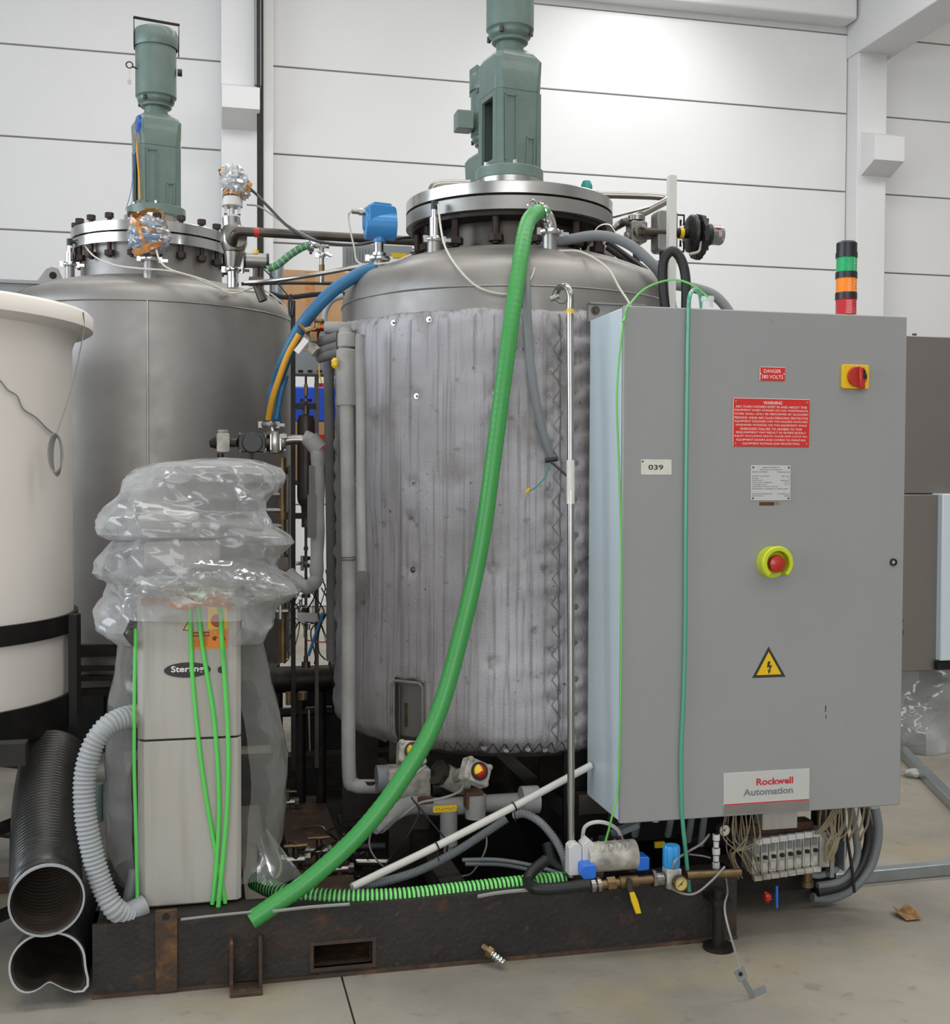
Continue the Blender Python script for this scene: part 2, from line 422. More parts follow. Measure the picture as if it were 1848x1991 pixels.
# thin conduit running up beside the left column
a = atY(503, 480, WY-.5)
hose('wall_conduit', [V((a.x, WY-.55, 3.2)), V((a.x, WY-.55, 8.4))], .018, 'frame_black', 'thin dark conduit rising up the white wall beside the left column', 'conduit', n=2)
a = atY(510, 90, WY-.3)
bm = B(); box(bm, a.x-.09, a.x-.02, WY-.5, WY-.3, atY(500, 170, WY-.4).z, 8.4)
solo('cable_duct', bm, 'grey_box', 'grey vertical cable duct on the wall above the left corbel', 'cable duct')

# ================================================================ SKID
SY = 3.48; SX0 = atY(180, 1900, SY).x; SX1 = 1.70; SH = .215; SYB = 5.4
skid = thing('steel_skid', 'dark rusty steel skid frame on the floor carrying the jacketed tank and the cabinet', 'skid', (.7, 4.4, 0))
p0 = atY(610, 1838, SY); p1 = atY(724, 1872, SY)
bm = B()
box(bm, SX0, p0.x, SY, SY+.012, 0, SH); box(bm, p1.x, SX1, SY, SY+.012, 0, SH)
box(bm, p0.x, p1.x, SY, SY+.012, p0.z, SH); box(bm, p0.x, p1.x, SY, SY+.012, 0, p1.z)
box(bm, SX0, SX1, SY+.012, SY+.11, SH-.012, SH)
part('front_beam', bm, 'skid', skid)
bm = B()
for (x0, x1, z0, z1) in ((p0.x-.012, p1.x+.012, p0.z, p0.z+.01), (p0.x-.012, p1.x+.012, p1.z-.01, p1.z), (p0.x-.012, p0.x, p1.z, p0.z), (p1.x, p1.x+.012, p1.z, p0.z)):
    box(bm, x0, x1, SY-.006, SYB-.3, z0, z1)
part('fork_pocket', bm, 'skid_rust', skid)
bm = B(); box(bm, SX0, SX1, SY-.008, SY, 0, .012); part('weld_bead', bm, 'skid_rust', skid)
bm = B(); box(bm, SX0, SX0+.012, SY+.012, SYB, 0, SH); box(bm, SX0+.012, SX0+.09, SY+.11, SYB, SH-.012, SH); part('side_beam', bm, 'skid', skid)
bm = B(); box(bm, SX1-.012, SX1, SY+.012, SYB, 0, SH); part('side_beam', bm, 'skid', skid)
bm = B(); box(bm, SX0, SX1, SYB, SYB+.1, 0, SH); part('rear_beam', bm, 'skid', skid)
bm = B(); box(bm, .25, SX1-.02, SY+.2, SYB-.02, .03, .045); part('deck_plate', bm, 'frame_black', skid)
bm = B(); box(bm, SX1+.001, 2.2, 3.72, 5.4, .05, SH-.02); part('side_extension', bm, 'frame_black', skid)
bm = B(); box(bm, 1.25, 2.12, 3.93, 3.95, SH-.019, .56); part('dark_backing_plate', bm, 'frame_black', skid)  # added plate, keeps the space under the cabinet dark
for xx in (.05, .75, 1.35):
    bm = B(); box(bm, xx, xx+.08, SY+.115, SYB-.01, SH-.1, SH-.02); part('cross_beam', bm, 'skid', skid)
# brackets on the front of the skid
a = atY(303, 1925, SY); b = atY(345, 1765, SY); h = atY(323, 1779, SY)
bm = B(); prism(bm, [(a.x, .004), (b.x, .004), (b.x, b.z), (a.x, b.z)], SY-.014, SY-.001)
part('upright_strap', bm, 'skid_rust', skid, bevel=.002)
bm = B(); solid_disc(bm, (h.x, SY-.0155, h.z), .011, 0, .003, 16, 'Y'); part('bolt_hole', bm, 'dark', skid)
a = atY(447, 1940, SY-.05); b = atY(510, 1826, SY-.05)
bm = B(); t = .010
box(bm, a.x, a.x+t, SY-.06, SY-.001, .0, b.z); box(bm, b.x-t, b.x, SY-.06, SY-.001, .0, b.z)
box(bm, a.x, b.x, SY-.085, SY-.001, .0, .012); part('channel_bracket', bm, 'skid_rust', skid, bevel=.002)
# round levelling feet near the right end
for px in (1395,):
    q = atY(px, 1850, SY-.05)
    bm = B(); cyl(bm, (q.x, SY-.06, .0), (q.x, SY-.06, .012), .05, 20); cyl(bm, (q.x, SY-.06, .012), (q.x, SY-.06, .19), .02, 14); box(bm, q.x-.03, q.x+.03, SY-.09, SY-.001, .15, .165)
    part('levelling_foot', bm, 'frame_black', skid)

# ================================================================ helpers for fittings
def clamp(bmx, p, r, d=V((0, 0, 1)), mi=0, lug=True, ang=0.6):
    R = rot_to(d)
    lathe(bmx, [(r*.8, -.009), (r*1.22, -.009), (r*1.38, -.003), (r*1.38, .003), (r*1.22, .009), (r*.8, .009)], p, 20, mi=mi, R=R)
    if lug:
        for s in (1, -1):
            q = V(p) + R @ V((math.cos(ang)*r*1.45*s, math.sin(ang)*r*1.45*s, 0)); cbox(bmx, q, (.016, .016, .024), R, mi)
        q = V(p) + R @ V((math.cos(ang)*r*2.0, math.sin(ang)*r*2.0, 0))
        cbox(bmx, q, (.03, .008, .012), R, mi)
def agitator(base, label, detail=True, group=None, rz=0.0, term=False, plate=False):
    X, Y, Z = base
    t = thing('agitator_drive', label, 'agitator', base, group)
    R = Matrix.Rotation(rz, 3, 'Z')
    def P(x, y, z): return V(base) + R @ V((x, y, z))
    bm = B(); solid_disc(bm, base, .136, 0, .045, 40, bev=.004); part('base_flange', bm, 'green_paint', t)
    bo = None
    for k in range(6):
        a = k*PI/3+.3; p = P(.118*math.cos(a), .118*math.sin(a), .045)
        if bo is None:
            bm = B(); solid_disc(bm, p, .011, 0, .014, 6); bo = part('flange_bolt', bm, 'steel_bright', t)
        else: inst(bo, p, t)
    # lower lantern: front, back and side walls with openings
    def quad(poly, y0, y1, b): prism(b, poly, y0, y1, mapf=lambda x, y, z: P(x, y, z))
    bm = B(); w0, w1 = .092, .098
    quad([(-.07, .045), (.07, .045), (.074, .33), (-.074, .33)], -.100, -.086, bm)
    quad([(-.07, .045), (.07, .045), (.074, .33), (-.074, .33)], .086, .100, bm)
    def side(s, z0, z1, y0, y1):
        def q(ya, yb, za, zb):
            prism(bm, [(ya, za), (yb, za), (yb, zb), (ya, zb)], 0, .013, mapf=lambda y, x, z: P(s*(.084+x), y, z))
        q(-.088, .088, .045, z0); q(-.088, .088, z1, .33); q(-.088, y0, z0, z1); q(y1, .088, z0, z1)
    side(-1, .07, .31, -.055, .055); side(1, .075, .16, -.05, .05)
    for s in (-1, 1):
        for yy in (-1, 1):
            prism(bm, [(.070, .045), (.096, .045), (.098, .33), (.074, .33)], -.0065, .0065, mapf=lambda x, y, z: P(s*x, yy*(.100-(x-.07)*.7)+y*.8, z))
    part('gear_housing', bm, 'green_paint', t)
    bm = B()     # upper solid block, octagonal, slightly tapered
    def octa(w, d, c): return [(-w+c, -d), (w-c, -d), (w, -d+c), (w, d-c), (w-c, d), (-w+c, d), (-w, d-c), (-w, -d+c)]
    lv = [(.33, .098, .101, .025), (.455, .103, .103, .022), (.478, .09, .09, .03), (.50, .06, .06, .02)]
    rings = [[bm.verts.new(P(x, y, z)) for x, y in octa(w_, d_, c_)] for z, w_, d_, c_ in lv]
    for A_, B_ in zip(rings, rings[1:]):
        for k in range(8): bm.faces.new((A_[k], A_[(k+1) % 8], B_[(k+1) % 8], B_[k]))
    bm.faces.new(rings[0][::-1]); bm.faces.new(rings[-1]); part('gearbox', bm, 'green_paint', t, bevel=.004)
    bm = B(); cyl(bm, P(0, 0, .02), P(0, 0, .33), .022, 14); part('shaft', bm, 'steel_dark', t)
    bm = B()
    for (x0, x1, z0, z1) in ((-.066, -.06, .06, .31), (-.02, -.015, .06, .31), (-.066, -.015, .305, .311), (.028, .033, .05, .155), (.058, .063, .05, .155), (.028, .063, .15, .156)):
        prism(bm, [(x0, z0), (x1, z0), (x1, z1), (x0, z1)], -.106, -.099, mapf=lambda x, y, z: P(x, y, z))
    part('rib', bm, 'green_paint', t)
    # coupling and motor
    bm = B(); lathe(bm, [(0, .50), (.055, .50), (.055, .535), (.072, .54), (.072, .552), (.06, .556), (.06, .565), (0, .565)], base, 28); part('coupling', bm, 'green_paint', t)
    bm = B()
    lathe(bm, [(0, .552), (.07, .552), (.083, .562), (.086, .57), (.086, .582), (.095, .59), (.095, .83), (0, .83)], base, 48)
    part('motor_body', bm, 'green_paint', t)
    bm = B(); lathe(bm, [(.101, .825), (.103, .83), (.103, .895), (.096, .912), (.06, .93), (0, .932)], base, 40); part('fan_cover', bm, 'green_paint', t)
    for k in range(4):
        a = PI/4+k*PI/2
        bm = B(); cyl(bm, P(.09*math.cos(a), .09*math.sin(a), .556), P(.09*math.cos(a), .09*math.sin(a), .578), .008, 8); part('motor_bolt', bm, 'steel_dark', t)
    return t, P, R

# ================================================================ REACTORS
def reactor(px, zc, R, Rn, Rf, zt, label, jacketed=False, top_bolts=True, kind=1, det=True, name='reactor_tank'):
    """zt: dict of heights"""
    c = atD(px, 931, zc); cx, cy = c.x, c.y
    t = thing(name, label, 'tank', (cx, cy, SH if jacketed else 0))
    zk = zt['knuckle']; zn = zt['neck']
    bm = B(); prof = []
    prof += [(0, zt['bot']-.12), (R*.5, zt['bot']-.10), (R*.85, zt['bot']-.05), (R, zt['bot']+.02), (R, zk)]
    dh = zn-zk
    for k in range(1, 9):
        a = k/8*PI/2*.86; rr = R*.16
        prof.append((R-rr*(1-math.cos(a)), zk+dh*.62*math.sin(a)))
    r_end, z_end = prof[-1]
    for k in range(1, 9):
        u = k/8; prof.append((r_end+(Rn-r_end)*u, z_end+(zn-z_end)*(1-(1-u)**1.7)))
    prof.append((Rn, zn)); lathe(bm, prof, (cx, cy, 0), 112)
    part('shell', bm, 'steel_tank', t)
    bm = B(); lathe(bm, [(R-.003, zk-.006), (R+.004, zk), (R-.003, zk+.006)], (cx, cy, 0), 112)
    part('weld_seam', bm, 'steel_dull', t)
    bm = B(); lathe(bm, [(Rn, zn-.05), (Rn, zt['fl0'])], (cx, cy, 0), 64); part('neck', bm, 'steel_dark' if jacketed else 'steel_tank', t)
    f0, f1, f2, f3 = zt['fl0'], zt['fl1'], zt['fl2'], zt['fl3']
    bm = B(); lathe(bm, [(Rn, f0), (Rf, f0), (Rf, f1-.003), (Rf-.003, f1), (Rn-.05, f1)], (cx, cy, 0), 96); part('lower_flange', bm, 'steel_bright' if not jacketed else 'steel_dull', t)
    bm = B(); lathe(bm, [(0, f1), (Rf-.025, f1), (Rf-.025, f2), (0, f2)], (cx, cy, 0), 96); part('gasket', bm, 'dark', t)
    bm = B(); lathe(bm, [(0, f2), (Rf, f2), (Rf, f3-.003), (Rf-.003, f3), (0, f3)], (cx, cy, 0), 96); part('cover_flange', bm, 'steel_bright', t)
    return t, cx, cy
def flange_bolts(t, cx, cy, Rb, z0, z1, n, top, nm='stud_bolt', off=0.1, rr=.013, skip=()):
    src = None
    for k in range(n):
        if k in skip: continue
        a = off+2*PI*k/n; p = V((cx+Rb*math.cos(a), cy+Rb*math.sin(a), z0))
        if src is None:
            bm = B(); cyl(bm, p, (p.x, p.y, z1), rr*.8, 10)
            if top: solid_disc(bm, (p.x, p.y, z1-.02), rr*1.5, 0, .022, 6); 
            solid_disc(bm, (p.x, p.y, z0+.008), rr*1.7, 0, .024, 6)
            src = part(nm, bm, 'bolt', t)
        else: inst(src, (p.x, p.y, WP[src.name].z), t)

# ---- rear left reactor (bare steel)
T1, c1x, c1y = reactor(298, 5.6, .655, .325, .368, dict(bot=.62, knuckle=2.25, neck=2.412, fl0=2.553, fl1=2.599, fl2=2.605, fl3=2.651),
    'bare grey steel reactor tank standing behind the plastic-covered chiller', False)
flange_bolts(T1, c1x, c1y, .345, 2.488, 2.684, 20, True)
bm = B(); solid_disc(bm, (c1x, c1y, 2.651), .13, 0, .085, 32); part('mounting_ring', bm, 'steel_bright', T1)
# vertical weld line
a = atCyl(287, 700, c1x, c1y, .655); bm = B(); cyl(bm, (a.x, a.y, .62), (a.x, a.y, 2.25), .005, 6); part('vertical_weld', bm, 'steel_dull', T1)
for k in range(3):
    an = PI/6+2*PI*k/3+.4
    bm = B(); cyl(bm, (c1x+.5*math.cos(an), c1y+.5*math.sin(an), 0), (c1x+.5*math.cos(an), c1y+.5*math.sin(an), .66), .05, 14)
    cyl(bm, (c1x+.5*math.cos(an), c1y+.5*math.sin(an), 0), (c1x+.5*math.cos(an), c1y+.5*math.sin(an), .015), .09, 14); part('leg', bm, 'steel_dark', T1)
def lug(t, cx, cy, px, py, zc, r, z, w=.085, h=.1, yaw=None):
    q = atD(px, py, zc); dx, dy = q.x-cx, q.y-cy; d = V((dx, dy, 0)).normalized() if yaw is None else V((math.cos(yaw), math.sin(yaw), 0))
    bm = B(); th = .008; n_ = V((-d.y, d.x, 0))
    def mp(x, y, z_): return q + d*x + n_*y + V((0, 0, z_))
    prism(bm, [(-w, -.03), (w, -.09), (w*.28, h*.55), (-w*.05, h*.62), (-w*.35, h*.5)], -th/2, th/2, mapf=mp)
    o = part('lifting_lug', bm, 'steel_dull', t)
    bm = B(); R = rot_to(n_); solid_disc(bm, mp(0, 0, h*.22), .017, -.006, .006, 16, R=R); part('lug_hole', bm, 'dark', t)
lug(T1, c1x, c1y, 103, 545, 5.45, 0, 0, .085, .1, 0.2)
# ---- third reactor, hidden behind the jacketed one; its drive shows above
T3, c3x, c3y = reactor(947, 6.35, .62, .28, .36, dict(bot=.62, knuckle=2.15, neck=2.35, fl0=2.50, fl1=2.545, fl2=2.55, fl3=2.60),
    'grey steel reactor tank standing hidden behind the jacketed tank', False)
for k in range(3):
    an = PI/6+2*PI*k/3
    bm = B(); cyl(bm, (c3x+.5*math.cos(an), c3y+.5*math.sin(an), 0), (c3x+.5*math.cos(an), c3y+.5*math.sin(an), .66), .05, 14); part('leg', bm, 'steel_dark', T3)
bm = B(); solid_disc(bm, (c3x, c3y, 2.60), .13, 0, .15, 32); part('mounting_ring', bm, 'steel_bright', T3)
# ---- jacketed reactor
RJ = .692
T2, c2x, c2y = reactor(988, 4.7, .665, .285, .412, dict(bot=.56, knuckle=2.165, neck=2.375, fl0=2.487, fl1=2.538, fl2=2.546, fl3=2.590),
    'large reactor tank in a quilted silver-grey insulation jacket at the centre', True)
flange_bolts(T2, c2x, c2y, .365, 2.37, 2.53, 14, False, off=.28, rr=.018)
bm = B(); lathe(bm, [(.30, 2.470), (.388, 2.470), (.388, 2.486), (.30, 2.486)], (c2x, c2y, 0), 72); part('backing_ring', bm, 'black_steel', T2)
bm = B(); solid_disc(bm, (c2x, c2y, 2.59), .134, 0, .095, 40, bev=.003); part('mounting_ring', bm, 'steel_bright', T2)
# quilted jacket
zj0, zj1 = .535, atCyl(985, 597, c2x, c2y, RJ).z
slotA = atCyl(766, 1322, c2x, c2y, RJ); slotB = atCyl(822, 1452, c2x, c2y, RJ)
def angof(p): return math.atan2(p.y-c2y, p.x-c2x)
sa0, sa1 = angof(slotA), angof(slotB); sz1, sz0 = slotA.z, slotB.z
wash_px = [(761, 627), (808, 770), (830, 620), (800, 1108), (801, 938), (797, 1005), (963, 765), (958, 1108), (958, 1290), (693, 777), (694, 935),
           (1074, 665), (1073, 720), (1070, 767), (1072, 812), (1068, 868), (1070, 963), (1072, 1015), (1074, 1066), (1073, 1110), (1075, 1164), (1076, 1215), (1077, 1265), (1077, 1307), (1077, 1356), (1079, 1411),
           (735, 1440), (940, 1456), (985, 1462), (1030, 1460), (1065, 1462), (1110, 620), (1118, 700), (1120, 760), (1120, 830), (1120, 900), (1120, 970), (1120, 1040), (1120, 1110), (1120, 1180), (1120, 1250), (1120, 1320), (1120, 1390)]
wash = [atCyl(x, y, c2x, c2y, RJ) for x, y in wash_px]
wa = [((angof(p))*RJ, p.z) for p in wash]
def jdisp(a, z):
    s = a*RJ; d = 0
    p = V((s*2.2, z*2.2, 3.1)); d += .009*noise.noise(p)
    d += .0035*noise.noise(V((s*7, z*6, 1.0)))
    d += .0012*noise.noise(V((s*22, z*22, 4.0)))
    # folds on the right
    seam = wa[11][0]
    if s > seam-.45:
        k = min(1, (s-seam+.45)/.45)
        d += .0075*k*noise.noise(V((s*3+z*2, z*14-s*3, 7.0)))
    if s > seam+.02: d += -.006+.012*abs(math.sin((z-.1)*38))*abs(math.cos((s-seam)*28))
    for ws, wz in wa:
        q = (s-ws)**2+(z-wz)**2
        if q < .012: d -= .011*math.exp(-q/.00045)
    # top and bottom edges pulled in
    d -= .02*max(0, 1-(zj1-z)/.05)**2
    d -= .05*max(0, 1-(z-zj0)/.07)**2
    return d
bm = B(); NA, NZ = 300, 150; grid = []
for j in range(NZ+1):
    row = []
    for i in range(NA):
        a = 2*PI*i/NA
        ztop = zj1+.008*noise.noise(V((a*5, 0, 0)))*2+.004*noise.noise(V((a*19, 2, 0)))
        zbot = zj0+.005*(1+math.cos(a*RJ*78))+.010*noise.noise(V((a*6, 9, 0)))
        z = zbot+(ztop-zbot)*j/NZ; aa = a if a <= PI else a-2*PI
        r = RJ+jdisp(aa, z); row.append(bm.verts.new((c2x+r*math.cos(a), c2y+r*math.sin(a), z)))
    grid.append(row)
for j in range(NZ):
    for i in range(NA):
        a = 2*PI*(i+.5)/NA; aa = a if a <= PI else a-2*PI; z = zj0+(zj1-zj0)*(j+.5)/NZ
        if sa0 < aa < sa1 and z < sz1: continue
        bm.faces.new((grid[j][i], grid[j][(i+1) % NA], grid[j+1][(i+1) % NA], grid[j+1][i]))
bmesh.ops.delete(bm, geom=[v for v in bm.verts if not v.link_faces], context='VERTS')
jk = part('insulation_jacket', bm, 'jacket', T2, smooth=60)
md = jk.modifiers.new('solid', 'SOLIDIFY'); md.thickness = .013; md.offset = -1
# slot trim
def onj(a, z, off=.002): r = RJ+jdisp(a, z)+off; return V((c2x+r*math.cos(a), c2y+r*math.sin(a), z))
pts = []
rr = .018; aw = rr/RJ
for k in range(14): pts.append(onj(sa0-.004, zj0+.02+(sz1-rr-zj0-.02)*k/13))
for k in range(1, 6): al = PI-PI/2*k/6; pts.append(onj(sa0+aw+aw*math.cos(al), sz1-rr+rr*math.sin(al)))
for k in range(0, 6): pts.append(onj(sa0+aw+(sa1-sa0-2*aw)*k/5, sz1))
for k in range(1, 6): al = PI/2-PI/2*k/6; pts.append(onj(sa1-aw+aw*math.cos(al), sz1-rr+rr*math.sin(al)))
for k in range(8): pts.append(onj(sa1+.004, sz1-rr-(sz1-rr-zj0-.02)*k/7*.95))
bm = B(); sweep(bm, pts, .006, 6); part('slot_hem', bm, 'jacket_edge', T2, label='stitched hem round the slot in the jacket')
a = atCyl(790, 1390, c2x, c2y, .667); bm = B(); cbox(bm, (a.x, a.y, a.z), (.012, .004, .085), Matrix.Rotation(sa0+.05+PI/2, 3, 'Z')); part('level_mark', bm, 'brass', T2, label='brown stain strip in the jacket slot')
a = onj(sa0+.02, sz1-.12, -.02); bm = B(); cyl(bm, (a.x, a.y, zj0-.02), (a.x, a.y, sz1-.02), .006, 6); part('level_rod', bm, 'steel_dark', T2)
# washers and lacing wire
src = None
for i, (p, (s, z)) in enumerate(zip(wash, wa)):
    a = s/RJ; q = onj(a, z, .003); R = rot_to(V((math.cos(a), math.sin(a), .0)))
    bm = B(); solid_disc(bm, q, .0105, -.001, .002, 14, R=R); solid_disc(bm, q, .0045, .002, .009, 8, R=R)
    part('jacket_washer', bm, 'steel_pipe' if i in (0, 1, 2, 3) else 'steel_dull', T2)
bm = B(); seamL = wa[11][0]/RJ; k = 0; z = zj1-.05; P = []
while z > zj0+.03:
    P.append(onj(seamL+.006 if k % 2 == 0 else seamL+.055, z, .006)); z -= .044; k += 1
for a_, b_ in zip(P, P[1:]): cyl(bm, a_, b_, .0016, 5)
part('lacing_wire', bm, 'steel_pipe', T2)
bm = B(); sweep(bm, [onj(seamL+.045+.002*math.sin(z_*30), z_, .001) for z_ in [zj0+.02+(zj1-zj0-.04)*k/60 for k in range(61)]], .003, 5); part('jacket_seam', bm, 'jacket_edge', T2)
bm = B(); P = []; k = 0
aa = -2.2
while aa < -0.7:
    if not (sa0-.02 < aa < sa1+.02): P.append((aa, zj0+(.05 if k % 2 == 0 else .012)))
    aa += .03; k += 1
for (a0, z0), (a1, z1) in zip(P, P[1:]):
    if a1-a0 < .05: cyl(bm, onj(a0, z0, .004), onj(a1, z1, .004), .0015, 5)
part('lacing_wire', bm, 'steel_pipe', T2)
# legs of jacketed tank
for px, zc_ in ((795, 4.35), (1180, 4.4), (700, 4.95), (1080, 5.1)):
    q = atD(px, 1700, zc_); bm = B(); box(bm, q.x-.075, q.x+.075, q.y-.01, q.y+.01, .045, .62); box(bm, q.x-.01, q.x+.01, q.y+.01, q.y+.1, .045, .62)
    box(bm, q.x-.09, q.x+.09, q.y-.05, q.y+.08, .045, .06); part('leg', bm, 'steel_dark', T2)
lug(T2, c2x, c2y, 1168, 492, 4.72, 0, 0, .09, .1, -.25)

# ================================================================ AGITATORS
p = V((c1x+.02, c1y, 2.736)); A1, P1, R1 = agitator(p, 'green agitator motor and gearbox with a thin wire lifting handle on the rear left tank', rz=.23); A1.scale = (1, 1, .965)
bm = B(); P = [P1(-.103, -.02, .80), P1(-.105, -.02, .955), P1(.105, -.02, .955), P1(.103, -.02, .80)]
sweep(bm, P, .003, 6); prism(bm, [(-.107, .952), (.107, .952), (.107, .96), (-.107, .96)], -.028, -.012, mapf=lambda x, y, z: P1(x, y, z)); part('lifting_handle', bm, 'black_steel', A1)
bm = B(); torus(bm, P1(-.128, -.03, .72), .015, .0035, 18, 6, Matrix.Rotation(PI/2, 3, 'X')); cyl(bm, P1(-.115, -.03, .715), P1(-.09, -.02, .71), .004, 8)
part('eye_bolt', bm, 'steel_dark', A1)
q = P1(-.128, -.03, .70); bm = B(); cyl(bm, q, q-V((0, 0, .05)), .001, 4); cbox(bm, q-V((0, 0, .062)), (.018, .003, .022)); part('wire_tag', bm, 'foil', A1, label='small crumpled foil tag on the eye bolt')
bm = B(); solid_disc(bm, P1(.105, -.03, .72), .018, -.01, .012, 14, 'X'); part('cable_gland', bm, 'black_plastic', A1)
bm = B(); cbox(bm, P1(.101, -.06, .405), (.003, .03, .06), R1); part('warning_sticker', bm, 'yellow', A1, label='yellow sticker')
bm = B(); cbox(bm, P1(.100, -.06, .355), (.003, .03, .035), R1); part('warning_sticker', bm, 'white_print', A1, label='white sticker')
bm = B(); sweep(bm, catmull([P1(-.107, -.09, .42), P1(-.107, -.09, .3), P1(-.100, -.1, .18), P1(-.096, -.1, .06)], 6), .004, 6); part('orange_cable_strip', bm, 'orange_strip', A1)
bm = B(); q = P1(-.10, -.105, .44)
for k in range(4):
    sweep(bm, catmull([q+V((.004*k, -.004, .02)), q+V((-.012+.006*k, -.008, .0)), q+V((.004*k-.01, -.006, -.06)), q+V((.012-.004*k, -.004, -.03)), q+V((.004*k, -.004, .015))], 6), .0018, 5)
sweep(bm, catmull([q+V((-.01, -.005, -.05)), q+V((-.02, -.01, -.2)), q+V((-.035, -.01, -.34)), q+V((-.06, -.01, -.44))], 6), .0016, 5)
part('blue_string', bm, 'blue_string', A1)
p = V((c2x, c2y, 2.682)); A2, P2, R2 = agitator(p, 'tall green agitator motor and gearbox on top of the jacketed tank', rz=.16); A2.scale = (1, 1, 1.02)
p = V((c3x, c3y, 2.752)); A3, P3, R3 = agitator(p, 'green agitator drive with a terminal box partly hidden behind the central drive', rz=.2)
bm = B(); box(bm, p.x-.19, p.x-.10, p.y-.09, p.y+.01, p.z+.60, p.z+.70); box(bm, p.x-.12, p.x-.09, p.y-.06, p.y-.02, p.z+.62, p.z+.68); part('terminal_box', bm, 'green_paint', A3, bevel=.006)
bm = B(); prism(bm, [(-.09, .80), (-.04, .92), (-.09, .95)], -.05, .05, mapf=lambda x, y, z: P3(x, y, z)); part('motor_bracket', bm, 'green_paint', A3)
bm = B(); cbox(bm, P3(-.045, -.10, .62), (.03, .003, .07)); part('paper_tag', bm, 'paper', A3)

# ================================================================ NOZZLES AND INSTRUMENTS ON THE TANKS
def stub(t, px, y0, y1, zc, r, m='steel_dull'):
    a = atD(px, y0, zc); b = atD(px, y1, zc); bm = B(); cyl(bm, (a.x, a.y, a.z-.06), (a.x, a.y, b.z), r, 20); return part('nozzle', bm, m, t), V((a.x, a.y, b.z))
def probe(px, ytop, zc, base, label, cabdir=1):
    q = atD(px, ytop, zc); zt = q.z; x, y, z = base
    t = thing('level_probe', label, 'sensor', base)
    bm = B(); clamp(bm, (x, y, z+.01), .024, ang=.1); part('tri_clamp', bm, 'chrome', t)
    bm = B(); cyl(bm, (x, y, z+.02), (x, y, zt-.05), .019, 18); cyl(bm, (x, y, zt-.05), (x, y, zt-.02), .012, 14); part('probe_body', bm, 'chrome', t)
    bm = B(); cyl(bm, (x, y, zt-.02), (x, y, zt+.012), .013, 12); cyl(bm, (x, y, zt), (x+.055*cabdir, y-.01, zt-.003), .009, 10); part('plug', bm, 'black_plastic', t)
    return V((x+.055*cabdir, y-.01, zt))
_, b = stub(T1, 136, 545, 519, 5.35, .021); e1 = probe(136, 470, 5.35, b, 'slim steel level probe with black plug at the left of the rear tank')
_, b = stub(T1, 291, 540, 508, 5.08, .027)
hose('probe_cable', [e1, atD(183, 498, 5.2), atD(222, 515, 5.1), atD(272, 522, 5.0), atD(325, 526, 4.98), atD(370, 537, 4.97), atD(430, 562, 5.0), atD(478, 566, 5.02), atD(520, 575, 5.05), atD(566, 617, 5.1)], .004, 'cable_white', 'white cable sagging over the dome of the rear left tank', 'cable', seg=6)
# wrapped transmitter in the centre
def crumple(bm, c, rx, ry, rz, seed, n=28, amp=.22, mi=None, sc=3.0):
    rings = []
    for j in range(n+1):
        ph = PI*j/n; ring = []
        for i in range(n):
            th = 2*PI*i/n; d = V((math.sin(ph)*math.cos(th), math.sin(ph)*math.sin(th), math.cos(ph)))
            k = 1+amp*(abs(noise.noise(d*sc+V((seed, 0, 0))))*2-.5)+amp*.6*(abs(noise.noise(d*sc*2.7+V((seed, 5, 0))))-.25)
            ring.append(bm.verts.new(V(c)+V((d.x*rx, d.y*ry, d.z*rz))*k))
            if j in (0, n): break
        rings.append(ring)
    for A_, B_ in zip(rings, rings[1:]):
        for i in range(n):
            i2 = (i+1) % n
            if len(A_) == 1: f = bm.faces.new((A_[0], B_[i], B_[i2]))
            elif len(B_) == 1: f = bm.faces.new((A_[i], A_[i2], B_[0]))
            else: f = bm.faces.new((A_[i], A_[i2], B_[i2], B_[i]))
            if mi: f.material_index = mi(f.calc_center_median()-V(c))
wt = thing('wrapped_transmitter', 'transmitter wrapped in clear film and brown tape on the rear left tank', 'sensor', b)
bm = B(); clamp(bm, b+V((0, 0, .008)), .032, ang=.3); part('tri_clamp', bm, 'chrome', wt)
bm = B(); cyl(bm, b+V((0, 0, .015)), b+V((0, 0, .07)), .018, 16); q = atD(290, 460, 5.08)
cyl(bm, (q.x, q.y-.05, q.z), (q.x, q.y+.05, q.z), .055, 20); part('transmitter_head', bm, 'blue_paint', wt, label='blue instrument head seen through the film')
bm = B(); crumple(bm, q, .090, .08, .086, 3.0, n=36, amp=.13, sc=3.4); part('film_wrap', bm, 'clear', wt, smooth=22)
def tapeband(name, c, r, tilt, w, parent, seed=0, m='tape'):
    bm = B(); R = Matrix.Rotation(tilt, 3, 'Y') @ Matrix.Rotation(seed*.5, 3, 'X'); n = 40; rows = []
    for s in (-1, -.3, .4, 1):
        rows.append([bm.verts.new(V(c)+R @ V(((r+.008*noise.noise(V((k*.9, s, seed))))*math.cos(2*PI*k/n), (r*.93+.008*noise.noise(V((k*.7, s, seed+3))))*math.sin(2*PI*k/n), s*w/2+.006*noise.noise(V((k*.8, s*2, seed)))))) for k in range(n)])
    for A_, B_ in zip(rows, rows[1:]):
        for k in range(n): bm.faces.new((A_[k], A_[(k+1) % n], B_[(k+1) % n], B_[k]))
    o = part(name, bm, m, parent, smooth=25)
tapeband('tape_band', q+V((0, 0, .055)), .080, .35, .03, wt, 1); tapeband('tape_band', q+V((0, 0, .06)), .075, -.5, .022, wt, 2)
tapeband('tape_band', q+V((0, 0, -.045)), .075, -.45, .03, wt, .4); tapeband('tape_band', q+V((0, 0, .0)), .09, 1.2, .018, wt, .8)
